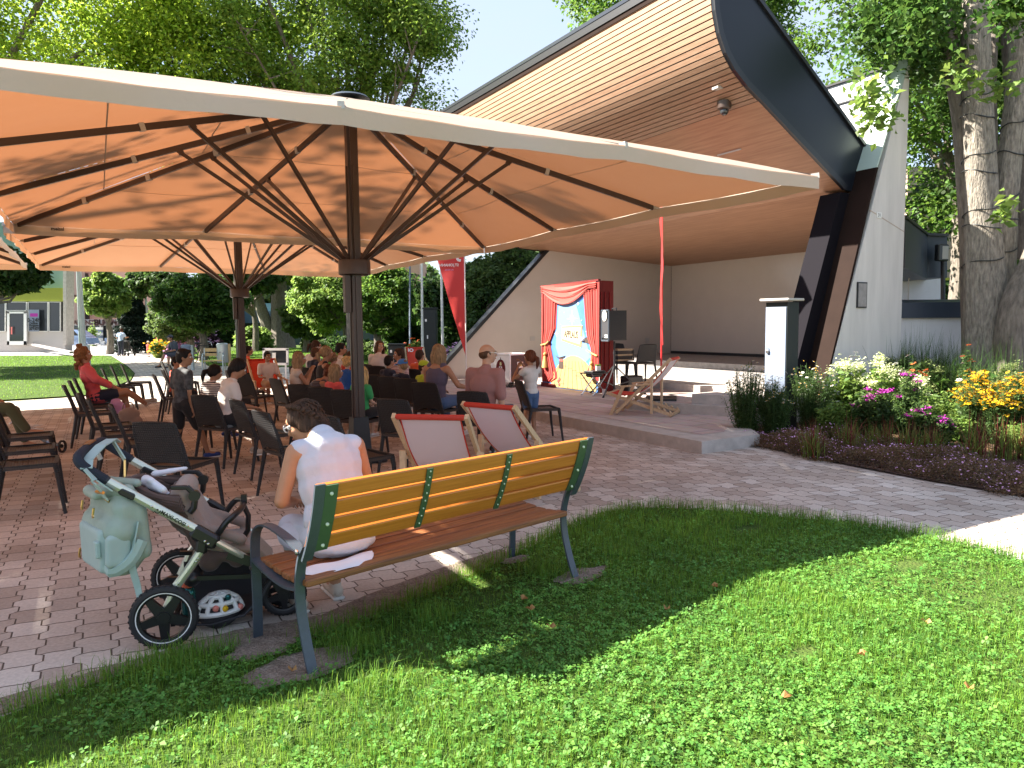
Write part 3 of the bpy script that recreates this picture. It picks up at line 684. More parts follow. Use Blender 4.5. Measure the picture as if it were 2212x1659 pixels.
mb = MB(); splate(mb, [(5.21, 3.285), (4.30, 3.005), (4.30, 2.99), (5.215, 3.27)], WF - .01, WF + .002); mb.build('joint_line', 'seam', stage, world=True, smooth=False)
q = ray(1858, 637)
def onplane(x, y, W_):
    r = ray(x, y); k = (O2 + W2 * W_).dot(W2) / Vector((r.x, r.y)).dot(W2); return r * k + Vector((0, 0, HC))
c = onplane(1862, 636, WF); mb = MB(); d = c.xy - O2; t_ = d.dot(T2); sbox(mb, WF + .002, WF + .02, t_ - .10, t_ + .14, c.z - .21, c.z + .19); mb.build('plaque_frame', 'trim_black', stage, world=True)
mb = MB(); sbox(mb, WF + .02, WF + .026, t_ - .08, t_ + .12, c.z - .19, c.z + .17); mb.build('plaque', 'concrete_dark', stage, world=True)
c = onplane(1898, 465, WF); d = c.xy - O2; t_ = d.dot(T2); mb = MB(); sbox(mb, WF + .002, WF + .012, t_ - .06, t_ + .06, c.z - .045, c.z + .045); mb.build('number_plate', 'white_paint', stage, world=True)
text_obj('number', '31', .075, 'trim_black', frame_m(ST(WF + .014, t_, c.z), (-T2.x, -T2.y, 0), (0, 0, 1)), stage, ext=.001)
# rear tower block seen above the roof
mb = MB(); splate(mb, [(2.2, 3.7), (2.2, 6.42), (1.95, 6.42), (1.95, 3.7)], 5.6, 8.5); mb.build('rear_tower', 'white_wall', stage, world=True, smooth=False)
mb = MB(); sbox(mb, 5.6, 8.5, 2.2, 2.23, 6.0, 6.03); sbox(mb, 5.58, 8.52, 1.93, 2.25, 6.42, 6.46); mb.build('tower_coping', 'trim_black', stage, world=True, smooth=False)
# water tap on the fin wall
tap = empty('water_tap', tuple(onplane(1832, 800, WF + .12).xy) + (0,), 0, 'chrome garden tap on a standpipe before the pale fin wall', 'tap')
p = onplane(1832, 800, WF + .12); mb = MB(); tz = 1.0
mb.tube([(p.x, p.y, 0), (p.x, p.y, tz), (p.x + .02, p.y - .02, tz + .03), (p.x + .14, p.y - .06, tz + .03), (p.x + .16, p.y - .07, tz - .03)], .014, 8); mb.build('pipe', 'steel', tap, world=True)
mb = MB(); mb.tube([(p.x + .09, p.y - .04, tz + .03), (p.x + .09, p.y - .04, tz + .09)], .01, 8); mb.bar((p.x + .05, p.y - .04, tz + .09), (p.x + .13, p.y - .04, tz + .09), .012, .012); mb.build('handle', 'steel', tap, world=True)

# ------------------------------------------------------------------ side wing and low wall on the right
wing = empty('side_building', (8.2, 15.5, 0), 0, 'low service building with dark navy fascia behind the pale fin wall', 'building')
def pxbox(mb, x0, x1, y0, y1, d, thick, dz=0):
    a = at(x0, y1, d); b = at(x1, y1, d); c = at(x1, y0, d); e = at(x0, y0, d)
    v = [a, b, c, e]; v2 = [p + Vector((0, thick, 0)) for p in v]; mb.add(v + v2, [(0, 1, 2, 3), (7, 6, 5, 4), (0, 4, 5, 1), (1, 5, 6, 2), (2, 6, 7, 3), (3, 7, 4, 0)])
mb = MB(); pxbox(mb, 1900, 2036, 585, 700, 16.2, 3); mb.build('wall', 'white_wall', wing, world=True, smooth=False)
mb = MB(); 
v = [at(1955, 470, 13.2), at(1955, 578, 13.2), at(2003, 603, 15.4), at(2003, 508, 15.4)]; mb.add(v + [p + Vector((0, 2, 0)) for p in v], [(0, 1, 2, 3), (7, 6, 5, 4), (0, 4, 5, 1), (1, 5, 6, 2), (2, 6, 7, 3), (3, 7, 4, 0)])
pxbox(mb, 2003, 2046, 508, 600, 15.4, 3); mb.build('fascia', 'navy_metal', wing, world=True, smooth=False)
mb = MB(); mb.bar(at(1955, 468, 13.15), at(2003, 506, 15.35), .06, .05); mb.bar(at(2003, 506, 15.35), at(2048, 508, 15.35), .06, .05); mb.build('gutter', 'trim_black', wing, world=True)
mb = MB(); mb.tube([at(2037, 540, 15.2), at(2037, 700, 15.2)], .045, 10); mb.build('downpipe', 'trim_black', wing, world=True)
mb = MB(); a = at(2034, 546, 15.1); mb.box(a, (.28, .12, .34), .3, bev=.02); mb.build('floodlight', 'trim_black', wing, world=True)
mb = MB(); mb.box(a + Vector((0, -.065, 0)), (.2, .01, .26), .0); mb.build('floodlight_glass', 'grey_clip', wing, world=True)
mb = MB(); a = at(1985, 575, 15.3); mb.cap(a, a + Vector((.05, 0, .12)), .03, .03); mb.tube([a, a + Vector((-.05, 0, -.1)), a + Vector((-.2, 0, -.12)), a + Vector((-.2, 0, -1.6))], .012, 6); mb.build('cable_outlet', 'grey_clip', wing, world=True)
lw = empty('garden_wall', (6.5, 13, 0), 0, 'low pale rendered wall with navy metal coping behind the flower bed', 'wall')
mb = MB(); mb.add([(6.0, 12.75, 0), (14, 12.3, 0), (14, 12.3, 1.57), (6.0, 12.75, 1.60), (6.0, 13.1, 0), (14, 12.65, 0), (14, 12.65, 1.57), (6.0, 13.1, 1.60)], [(0, 1, 2, 3), (7, 6, 5, 4), (0, 4, 5, 1), (1, 5, 6, 2), (2, 6, 7, 3), (3, 7, 4, 0)]); mb.build('wall', 'white_wall', lw, world=True, smooth=False)
mb = MB(); mb.add([(6.0, 12.68, 1.60), (14, 12.23, 1.57), (14, 12.26, 1.84), (6.0, 12.71, 1.87), (6.0, 13.2, 1.60), (14, 12.75, 1.57), (14, 12.7, 1.90), (6.0, 13.15, 1.93)], [(0, 1, 2, 3), (7, 6, 5, 4), (0, 4, 5, 1), (1, 5, 6, 2), (2, 6, 7, 3), (3, 7, 4, 0)]); mb.build('coping', 'navy_metal', lw, world=True, smooth=False)
# ------------------------------------------------------------------ umbrellas
UL = 3.46; ZA, ZR = 4.06, 2.965
def make_umbrella(seed=0):
    r = empty('parasol', (0, 0, 0), 0)
    def P(u, v, f, dz=0): return Vector((u * UL * f, -v * UL * f, ZA - (ZA - ZR) * f + dz - (.035 if abs(u) == 1 and abs(v) == 1 else 0) * f))
    T = 1 / 3
    ring = [(1, -1), (1, -T), (1, T), (1, 1), (T, 1), (-T, 1), (-1, 1), (-1, T), (-1, -T), (-1, -1), (-T, -1), (T, -1)]
    # fabric: 12 gores, subdivided, slightly slack between ribs
    mb = MB(); NR, NA = 10, 8
    for i in range(12):
        a = ring[i]; b = ring[(i + 1) % 12]; base = len(mb.v); vs = []
        for j in range(NR + 1):
            f = .035 + (1.0 - .035) * j / NR
            for k in range(NA + 1):
                s_ = k / NA; p = P(*a, f).lerp(P(*b, f), s_); p.z += -.035 * sin(pi * s_) * f * (1 if j < NR else .6) + .012 * sin(f * 9 + i * 2.1 + s_ * 4) * f * (1 - f); vs.append(p + Vector((0, 0, .045 - .04 * f ** 6)))
        mb.add(vs, [(j * (NA + 1) + k, j * (NA + 1) + k + 1, (j + 1) * (NA + 1) + k + 1, (j + 1) * (NA + 1) + k) for j in range(NR) for k in range(NA)])
    mb.build('canopy', 'canopy', r, ang=12)
    # valance, a hanging strip with its own waviness
    mb = MB(); rr = random.Random(seed)
    for i in range(12):
        a = ring[i]; b = ring[(i + 1) % 12]; vs = []
        for k in range(13):
            s_ = k / 12; p = P(*a, 1).lerp(P(*b, 1), s_); p.z += .006 - .021 * sin(pi * s_) + .004 * sin(s_ * 17 + i * 2); n = Vector(((1 if (a[0] == b[0] == 1) else -1 if (a[0] == b[0] == -1) else 0), (-1 if (a[1] == b[1] == 1) else 1 if (a[1] == b[1] == -1) else 0), 0))
            for j in range(4): q = p + n * (.004 + sin(pi * s_) ** .5 * (.02 * (j / 3) * sin(s_ * pi * 3 + i) + .010 * sin(s_ * 33 + i * 3) * j / 3)); q.z -= .039 * j; vs.append(q)
        mb.add(vs, [(k * 4 + j, (k + 1) * 4 + j, (k + 1) * 4 + j + 1, k * 4 + j + 1) for k in range(12) for j in range(3)])
    mb.build('valance', 'valance', r, ang=30)
    # seams
    for f in (.40, .70):
        mb = MB()
        for i in range(12):
            a = ring[i]; b = ring[(i + 1) % 12]; p, q = P(*a, f), P(*b, f); pts = []
            for k in range(9): s_ = k / 8; w = p.lerp(q, s_); w.z += .036 - .035 * sin(pi * s_) * f; pts.append(w)
            for k in range(8): mb.bar(pts[k], pts[k + 1], .012, .003)
        mb.build('seam', 'seam', r)
    mb = MB(); mb.lathe((0, 0, 0), [(.22, ZA + .035), (.20, ZA + .055), (.12, ZA + .07), (.02, ZA + .075)], 24); mb.build('top_cap', 'slate_metal', r)
    mb = MB(); mb.lathe((0, 0, 0), [(.16, ZA - .16), (.2, ZA - .12), (.2, ZA - .02), (.1, ZA + .02)], 20); mb.build('crown_hub', 'brown_metal', r)
    mb = MB(); mb.box((0, 0, (ZA + 0.1) / 2), (.12, .12, ZA - .1), 0, bev=.01)
    for a in range(4):
        R = Matrix.Rotation(a * pi / 2, 3, 'Z'); mb.box(R @ Vector((.066, 0, 1.7)), (.014, .03, 3.3), R)
    mb.build('pole', 'brown_metal', r)
    mb = MB(); mb.lathe((0, 0, 0), [(.155, 2.14), (.18, 2.15), (.18, 2.29), (.175, 2.31), (.06, 2.31)], 28, caps=True); mb.build('collar', 'brown_metal', r)
    mb = MB(); mb.box((-.105, -.03, 1.93), (.07, .09, .42), 0, bev=.006); mb.build('crank_housing', 'brown_metal', r)
    mb = MB(); mb.box((0, 0, .03), (.5, .5, .05), 0, bev=.01); mb.build('base_plate', 'black_metal', r)
    mb = MB(); v = []
    for z, s_ in ((.03, .13), (.12, .11), (.52, .088)): v += [Vector((a * s_, b * s_, z)) for a, b in ((-1, -1), (1, -1), (1, 1), (-1, 1))]
    mb.add(v, [(0, 1, 2, 3), (8, 9, 10, 11)] + [(i * 4 + j, i * 4 + (j + 1) % 4, (i + 1) * 4 + (j + 1) % 4, (i + 1) * 4 + j) for i in range(2) for j in range(4)]); mb.build('base_sleeve', 'black_metal', r)
    for i, (u, v_) in enumerate(ring):
        corner = abs(u) == 1 and abs(v_) == 1
        a = P(u, v_, .05, -.03); b = P(u, v_, .985, -.015); mb = MB(); mb.bar(a, b, .035, .06); rb = mb.build('rib', 'brown_metal', r, smooth=False)
        mb = MB(); e1 = P(u, v_, .985, -.01); e2 = P(u, v_, 1.0, 0.015); mb.bar(e1, e2, .045, .05); mb.build('rib_end', 'grey_clip', rb, smooth=False)
        for f in ((.36, .56, .76) if corner else (.3, .62)): mb = MB(); c1 = P(u, v_, f - .006, -.02); c2 = P(u, v_, f + .006, -.02); mb.bar(c1, c2, .05, .075); mb.build('clip', 'grey_clip', rb, smooth=False)
        fj = .375 if corner else .5; j = P(u, v_, fj, -.05); d = Vector((u, -v_, 0)).normalized(); s0 = d * .13 + Vector((0, 0, 2.31))
        mb = MB(); mb.bar(s0, j, .026, .04); mb.bar(j - (j - s0).normalized() * .05, j + Vector((0, 0, .03)), .034, .06); mb.build('strut', 'brown_metal', r, smooth=False)
    # maker lettering on the valance at the far left corner, read from inside
    Mw = Matrix.Translation((-UL * .86, UL - .016, ZR - .062)) @ Matrix.Rotation(pi / 2, 4, 'X')
    text_obj('lettering', 'meissl', .062, 'trim_black', Mw, r, ext=.0008, world=False, bold=.002)
    mb = MB(); 
    pts = [Vector((-UL * .86 + .14 * t, UL - .018, ZR - .022 + .012 * (1 - t * t))) for t in np.linspace(-1.1, .6, 9)]
    for k in range(8): mb.bar(pts[k], pts[k + 1], .003, .004)
    mb.build('logo_arc', 'white_paint', r)
    return r
U1 = Vector((-1.776, 8.376)); U2 = U1 - N_ * 6.96 - E_ * .12
um = make_umbrella()
umb = []
for i, (c, lab) in enumerate(((U1, 'big square cream parasol nearest the camera, over the audience'), (U2, 'square cream parasol second in the row, behind the nearest one'), (U2 - E_ * 7.15, 'square cream parasol whose corner shows at the left edge below the nearest one'), (U1 - E_ * 7.12, 'square cream parasol of the left row standing beside the nearest one, mostly out of view'))):
    o = um if i == 0 else dup(um)
    o.location = (c.x, c.y, 0); o.rotation_euler = (0, 0, TH); tag(o, lab, 'parasol', 'square parasols over the seating'); umb.append(o)

# ------------------------------------------------------------------ stacking chair
def make_chair():
    r = empty('stacking_chair', (0, 0, 0), 0)
    # seat
    mb = MB(); nx, ny = 8, 8; vs = []
    for top in (1, 0):
        for i in range(nx + 1):
            for j in range(ny + 1):
                x = (-.5 + i / nx); y = (-.5 + j / ny); w = .44 - .03 * (y + .5) * 0
                X = x * w; Y = y * .43; z = .445 - .012 * (1 - (2 * x) ** 2) - .014 * (1 - (2 * y) ** 2) - (.018 * max(0, (y - .3) / .2) ** 2)
                vs.append((X, Y, z - (0 if top else .022)))
    K = (nx + 1) * (ny + 1); fs = []
    for i in range(nx):
        for j in range(ny):
            a = i * (ny + 1) + j; q = (a, a + 1, a + ny + 2, a + ny + 1); fs.append(q); fs.append(tuple(K + k for k in q[::-1]))
    bd = [i * (ny + 1) for i in range(nx + 1)] + [nx * (ny + 1) + j for j in range(1, ny + 1)] + [i * (ny + 1) + ny for i in range(nx - 1, -1, -1)] + [j for j in range(ny - 1, 0, -1)]
    for k in range(len(bd)): a, b = bd[k], bd[(k + 1) % len(bd)]; fs.append((a, b, K + b, K + a))
    mb.add(vs, fs); mb.build('seat', 'resin_seat', r)
    # backrest shell: curved, arch at the bottom
    mb = MB(); vs = []; nz_ = 9
    for top in (1, 0):
        for i in range(nx + 1):
            x = -1 + 2 * i / nx; half = .196
            z0 = .435 + .035 * (1 - x ** 4)
            for j in range(nz_ + 1):
                s_ = j / nz_; z = z0 + (.812 - .012 * x * x - z0) * s_; hw = half * (1.0 + .04 * sin(pi * s_)) * (1 - .05 * s_)
                y = -.205 - .10 * (max(0, z - .44) / .36) ** 1.15 - .028 * (1 - x * x) * s_ - (.0 if top else .013)
                vs.append((x * hw, y, z))
    K = (nx + 1) * (nz_ + 1); fs = []
    for i in range(nx):
        for j in range(nz_):
            a = i * (nz_ + 1) + j; q = (a, a + 1, a + nz_ + 2, a + nz_ + 1); fs.append(q); fs.append(tuple(K + k for k in q[::-1]))
    bd = [i * (nz_ + 1) for i in range(nx + 1)] + [nx * (nz_ + 1) + j for j in range(1, nz_ + 1)] + [i * (nz_ + 1) + nz_ for i in range(nx - 1, -1, -1)] + [j for j in range(nz_ - 1, 0, -1)]
    for k in range(len(bd)): a, b = bd[k], bd[(k + 1) % len(bd)]; fs.append((a, b, K + b, K + a))
    mb.add(vs, fs); mb.build('backrest', 'resin', r)
    mb = MB()
    for sx in (-1, 1):
        pts = [(sx * .212, -.19, .42), (sx * .208, -.215, .50), (sx * .204, -.25, .62), (sx * .197, -.285, .72), (sx * .184, -.308, .805)]
        mb.tube(pts, [.02, .019, .017, .015, .012], 8, squash=1.0)
    mb.tube([(-.184, -.308, .805), (-.1, -.33, .815), (0, -.337, .818), (.1, -.33, .815), (.184, -.308, .805)], .011, 8)
    mb.build('back_frame', 'resin', r)
    mb = MB()
    for a, b in (((-.205, -.19), (-.205, .2)), ((.205, -.19), (.205, .2)), ((-.2, .2), (.2, .2)), ((-.2, -.19), (.2, -.19))): mb.bar((*a, .425), (*b, .425), .028, .035)
    mb.build('seat_frame', 'resin', r)
    for sx in (-1, 1):
        mb = MB(); mb.tube([(sx * .208, -.19, .44), (sx * .213, -.205, .36), (sx * .222, -.235, .2), (sx * .232, -.275, 0)], [.024, .021, .018, .014], 8); mb.build('leg', 'resin', r)
        mb = MB(); mb.tube([(sx * .205, .19, .44), (sx * .208, .205, .36), (sx * .214, .22, .2), (sx * .222, .245, 0)], [.024, .021, .018, .014], 8); mb.build('leg', 'resin', r)
    return r
CHAIR = make_chair(); chair_used = [False]
GRP = 'black stacking chairs of the audience'
def place_chair(x, y, face, label, z=0, grp=GRP):
    """face = direction vector the sitter looks"""
    o = CHAIR if not chair_used[0] else dup(CHAIR)
    chair_used[0] = True
    o.location = (x, y, z); o.rotation_euler = (0, 0, math.atan2(-face[0], face[1])); tag(o, label, 'chair', grp); return o
def chair_px(px, py, face, label, z=0, ztop=.80, depth=None):
    """px,py: centre of the top of the backrest in the photo"""
    d = depth or (HC - z - ztop) * FF / (py - hor(px)); p = at(px, py, d)
    f = Vector(face).normalized(); return place_chair(p.x + f.x * .32, p.y + f.y * .32, f, label, z)
R_ = (.86, .51); A_ = (.2, .98); Q_ = (.45, .89); S_ = (.75, .66)
chairs = [
 (138, 836, R_, 'empty black chair at the left end of the row behind the woman in pink'),
 (150, 826, R_, 'empty black chair just behind the one at the left row end'),
 (161, 821, R_, 'black chair holding the woman in the pink blouse'),
 (170, 855, R_, 'empty black chair in front of the seated woman in pink, furthest of the nested row'),
 (191, 867, R_, 'empty black chair beside the pink bag, middle of the nested row'),
 (240, 880, R_, 'empty black chair at the near right end of the nested row'),
 (220, 797, R_, 'empty black chair nearest behind the knees of the woman in pink'),
 (240, 793, R_, 'empty black chair in the middle of three on the sunny paving'),
 (262, 789, R_, 'empty black chair rightmost of three on the sunny paving'),
 (330, 918, A_, 'large empty black chair right behind the pushchair'),
 (348, 782, R_, 'black chair furthest left in the sunlit group behind the standing boy'),
 (364, 789, R_, 'black chair behind the head of the standing boy, in sun'),
 (350, 799, R_, 'black chair in sun left of the standing boy'),
 (332, 812, R_, 'black chair holding the boy in the red shirt'),
 (398, 845, Q_, 'black chair holding the girl in the striped shirt'),
 (437, 858, Q_, 'black chair holding the dark haired girl in white'),
 (494, 803, S_, 'black chair against the left side of the rear parasol pole'),
 (519, 810, Q_, 'black chair in front of the rear parasol pole'),
 (503, 784, R_, 'black chair holding the boy in yellow and orange'),
 (592, 821, S_, 'black chair holding the long haired girl who eats'),
 (645, 834, Q_, 'empty black chair between the eating girl and the girl in coral'),
 (690, 840, Q_, 'black chair holding the girl in the coral top'),
 (740, 846, Q_, 'black chair holding the blonde child in green'),
 (640, 793, Q_, 'black chair holding the dark haired woman in white'),
 (657, 797, Q_, 'black chair holding the boy with sunglasses on his head'),
 (508, 868, S_, 'empty black chair right of the girl in white, facing the stage'),
 (560, 893, S_, 'empty black chair left of the woman on the bench'),
 (704, 902, S_, 'empty black chair right behind the head of the bench woman'),
 (790, 789, S_, 'black chair holding the laughing long haired girl'),
 (812, 793, Q_, 'black chair between the laughing girl and the boy in the blue cap'),
 (808, 813, Q_, 'empty black chair right of the near parasol pole'),
 (838, 817, Q_, 'black chair holding the boy in the blue cap'),
 (874, 821, Q_, 'black chair holding the child in the yellow cap'),
 (886, 800, Q_, 'black chair holding the boy in the orange shirt'),
 (914, 830, Q_, 'black chair holding the woman in the purple vest'),
 (846, 867, Q_, 'empty black chair standing alone between parasol pole and deck chairs'),
 (1018, 850, Q_, 'black chair holding the bald man with glasses'),
 (1118, 824, (.97, .25), 'black chair behind the girl in denim shorts'),
 (-20, 872, R_, 'black chair at the left edge, furthest of three with only seats showing'),
 (-32, 892, R_, 'black chair at the left edge, middle of three with only seats showing'),
 (-42, 914, R_, 'black chair at the left edge nearest the camera'),
]
chair_obj = {}
for c in chairs: chair_obj[c[3]] = chair_px(*c[:4])
place_chair(2.72, 15.3, (-.3, .95), 'black chair standing alone on the stage behind the loudspeaker', z=.30)

# ------------------------------------------------------------------ bench
BL = Vector((-.91, 3.18)); BR = Vector((.36, 4.37)); ba = (BR - BL).normalized(); bang = math.atan2(ba.y, ba.x)
bench = empty('park_bench', (BL.x, BL.y, 0), bang, 'long park bench of yellow and brown wooden slats on dark iron legs', 'bench')
BLEN = 1.74
def loft_y(y, z): return (y, z)
backp = [(.02, .53), (-.02, .60), (-.065, .70), (-.10, .80), (-.125, .895)]
def backy(z): return float(np.interp(z, [p[1] for p in backp], [p[0] for p in backp]))
for k in range(4):
    z0 = .575 + k * .0815; z1 = z0 + .072; y0 = backy(z0) + .006; y1 = backy(z1) + .006
    mb = MB(); mb.bar((-.02, (y0 + y1) / 2, (z0 + z1) / 2), (BLEN + .02, (y0 + y1) / 2, (z0 + z1) / 2), .03, .073, up=(0, y1 - y0, z1 - z0), bev=.006)
    # bar(w,h): w is sideways, so build explicitly instead
    mb = MB(); u = Vector((0, y1 - y0, z1 - z0)).normalized(); nn = Vector((0, u.z, -u.y)); c = Vector((BLEN / 2, (y0 + y1) / 2, (z0 + z1) / 2))
    mb.box(c, (BLEN + .05, .028, (Vector((0, y1, z1)) - Vector((0, y0, z0))).length), Matrix((Vector((1, 0, 0)), nn, u)).transposed(), bev=.006)
    mb.build('back_slat', 'bench_back_wood', bench, smooth=False)
seatp = [(.075, .405), (.165, .395), (.255, .392), (.345, .398), (.435, .405), (.515, .400)]
for k, (y, z) in enumerate(seatp):
    mb = MB(); mb.box((BLEN / 2, y, z), (BLEN - .0, .078, .03), Matrix.Rotation((-.06, -.03, 0, .03, .03, -.08)[k], 3, 'X'), bev=.006); mb.build('seat_slat', 'bench_seat_wood', bench, smooth=False)
def ribbon(mb, pts, w, th, x0):
    """flat iron bar bent in the y-z plane, width w along x"""
    n = len(pts); vs = []
    for i, (y, z) in enumerate(pts):
        a = Vector(pts[max(i - 1, 0)]); b = Vector(pts[min(i + 1, n - 1)]); d = (b - a).normalized(); nn = Vector((-d.y, d.x))
        for sx, sn in ((-1, -1), (1, -1), (1, 1), (-1, 1)): vs.append((x0 + sx * w / 2, y + nn.x * sn * th / 2, z + nn.y * sn * th / 2))
    fs = [(0, 1, 2, 3), (4 * n - 1, 4 * n - 2, 4 * n - 3, 4 * n - 4)] + [(i * 4 + j, i * 4 + (j + 1) % 4, (i + 1) * 4 + (j + 1) % 4, (i + 1) * 4 + j) for i in range(n - 1) for j in range(4)]
    mb.add(vs, fs)
def smooth_pts(p, n=4):
    p = [Vector(q) for q in p]; out = []
    for i in range(len(p) - 1):
        a = p[max(i - 1, 0)]; b = p[i]; c = p[i + 1]; d = p[min(i + 2, len(p) - 1)]
        for k in range(n):
            t = k / n; out.append(.5 * ((2 * b) + (c - a) * t + (2 * a - 5 * b + 4 * c - d) * t * t + (3 * b - a - 3 * c + d) * t ** 3))
    out.append(p[-1]); return out
for x0, sgn in ((.0, -1), (BLEN, 1)):
    xo = x0 + sgn * .012
    mb = MB(); ribbon(mb, smooth_pts([(-.02, 0), (.03, .12), (.075, .27), (.085, .40), (.05, .53), (.0, .60)]), .048, .012, xo); mb.build('leg', 'slate_metal', bench)
    mb = MB(); ribbon(mb, smooth_pts([(.56, 0), (.55, .16), (.55, .34)]), .048, .012, xo); mb.build('leg', 'slate_metal', bench)
    mb = MB(); ribbon(mb, smooth_pts([(.55, .33), (.553, .45), (.53, .55), (.46, .602), (.36, .615), (.22, .60), (.10, .575), (.03, .56)]), .048, .009, xo); mb.build('armrest', 'slate_metal', bench)
    mb = MB(); ribbon(mb, smooth_pts([(.085, .38), (.2, .362), (.36, .372), (.55, .41)]), .045, .014, xo); mb.build('seat_support', 'slate_metal', bench)
    mb = MB(); ribbon(mb, smooth_pts([(y - .012, z) for y, z in backp]), .05, .012, xo)
    mb.build('back_support', 'slate_metal', bench)
    mb = MB(); xs = x0 - sgn * .045; ribbon(mb, [(backy(z) - .014, z) for z in (.57, .65, .73, .81, .885)], .062, .008, xs); bb = mb.build('back_plate', 'green_metal', bench)
    for z in (.595, .70, .845): mb = MB(); mb.lathe((xs, backy(z) - .019, z), [(.009, 0), (.009, .003), (.005, .006)], 10, Matrix.Rotation(pi / 2 - .35, 3, 'X')); mb.build('bolt', 'bolt', bb)
    mb = MB(); mb.lathe((xo + sgn * .026, .045, .565), [(.014, 0), (.014, .006), (.007, .01)], 10, Matrix.Rotation(sgn * pi / 2, 3, 'Y')); mb.build('hinge_bolt', 'steel', bench); mb = MB(); mb.lathe((xo + sgn * .026, .55, .37), [(.01, 0), (.01, .006)], 8, Matrix.Rotation(sgn * pi / 2, 3, 'Y')); mb.build('hinge_bolt', 'steel', bench)
for x0 in (.575, 1.10):
    mb = MB(); ribbon(mb, [(backy(z) - .014, z) for z in (.565, .65, .73, .81, .88)], .036, .007, x0); bb = mb.build('back_strap', 'green_metal', bench)
    for z in (.59, .632, .672, .713, .753, .795, .835, .865): mb = MB(); mb.lathe((x0, backy(z) - .018, z), [(.0048, 0), (.0048, .002), (.003, .004)], 8, Matrix.Rotation(pi / 2 - .35, 3, 'X')); mb.build('bolt', 'bolt', bb)
mb = MB(); mb.bar((0, .3, .355), (BLEN, .3, .355), .03, .01); mb.build('stretcher', 'slate_metal', bench)
# white cloth lying over the seat behind the woman
cl = empty('white_shawl', (BL.x, BL.y, 0), bang, 'white cloth lying on the bench seat under the backrest', 'cloth')
mb = MB(); nu, nv = 14, 6; vs = []
for i in range(nu + 1):
    u = i / nu; x = .05 + .40 * u; half = .10 * max(0.02, sin(pi * (.08 + u * .92))) ** .6
    for j in range(nv + 1): v = j / nv; y = .185 - (half * 1.5) * v - .0; vs.append((x, y + .02, .424 + .006 * sin(u * 9 + v * 4) + (.0 if v < .8 else -.004)))
mb.add(vs, [(i * (nv + 1) + j, (i + 1) * (nv + 1) + j, (i + 1) * (nv + 1) + j + 1, i * (nv + 1) + j + 1) for i in range(nu) for j in range(nv)])
mb.build('cloth', 'white_cloth', cl)
# ------------------------------------------------------------------ pushchair
PC = Vector((-1.81, 3.77)); PF = Vector((.955, .296)).normalized(); pang = math.atan2(-PF.x, PF.y)
pr = empty('pushchair', (PC.x, PC.y, 0), pang, 'pushchair with silver frame, brown canopy and taupe seat beside the bench', 'pushchair')
# local: +y forward, +x right (towards the camera)
def wheel(name, c, r, w, spoke=5, parent=pr, ring=True):
    R = Matrix.Rotation(pi / 2, 3, 'Y')
    mb = MB(); prof = []
    for k in range(13): a = -pi * .92 + 2 * pi * .92 * k / 12; prof.append((r - w * .42 + w * .42 * cos(a * .5 * 1.0) , w * .5 * sin(a * .5)))
    prof = [(r * .76, -w * .32), (r * .86, -w * .5), (r * .95, -w * .42), (r, -w * .18), (r, w * .18), (r * .95, w * .42), (r * .86, w * .5), (r * .76, w * .32), (r * .76, -w * .32)]
    mb.lathe(c, prof, 36, R, caps=False)
    for k in range(34):
        a = 2 * pi * k / 34
        for s_ in (-1, 1): p = Vector((s_ * w * .30, r * 1.003 * cos(a), r * 1.003 * sin(a))); q = Vector((s_ * w * .04, r * 1.006 * cos(a + .08), r * 1.006 * sin(a + .08))); mb.bar(Vector(c) + p, Vector(c) + q, .006, .004, up=(0, cos(a), sin(a)))
    t = mb.build(name + '', 'rubber', parent); 
    mb = MB(); mb.lathe(c, [(r * .70, -w * .28), (r * .775, -w * .34), (r * .775, w * .34), (r * .70, w * .28), (r * .70, -w * .28)], 36, R, caps=False)
    mb.lathe(c, [(.03, -w * .45), (.035, 0), (.03, w * .45)], 16, R)
    for k in range(spoke):
        a = 2 * pi * k / spoke - pi / 2; d = Vector((0, cos(a), sin(a))); e = Vector((0, -sin(a), cos(a)))
        b0 = Vector(c) + d * .02; b1 = Vector(c) + d * r * .72
        v = []
        for x in (-w * .22, w * .30): v += [b0 - e * r * .17 + Vector((x, 0, 0)), b0 + e * r * .17 + Vector((x, 0, 0)), b1 + e * r * .115 + Vector((x * .8, 0, 0)), b1 - e * r * .115 + Vector((x * .8, 0, 0))]
        mb.add(v, [(0, 1, 2, 3), (7, 6, 5, 4), (0, 4, 5, 1), (1, 5, 6, 2), (2, 6, 7, 3), (3, 7, 4, 0)])
    mb.build('rim', 'plastic_black', t)
    if ring:
        mb = MB(); mb.lathe(c, [(r * .775, w * .43), (r * .805, w * .45), (r * .805, w * .41), (r * .775, w * .43)], 40, R, caps=False); mb.build('rim_stripe', 'white_paint', t)
    return t
wheel('wheel', (.31, 0, .157), .157, .05); wheel('wheel', (-.31, 0, .157), .157, .05)
wheel('wheel', (.07, .56, .118), .118, .042, ring=False); wheel('wheel', (-.07, .56, .118), .118, .042, ring=False)
def both(fn, **k):
    for s_ in (1, -1): fn(s_)
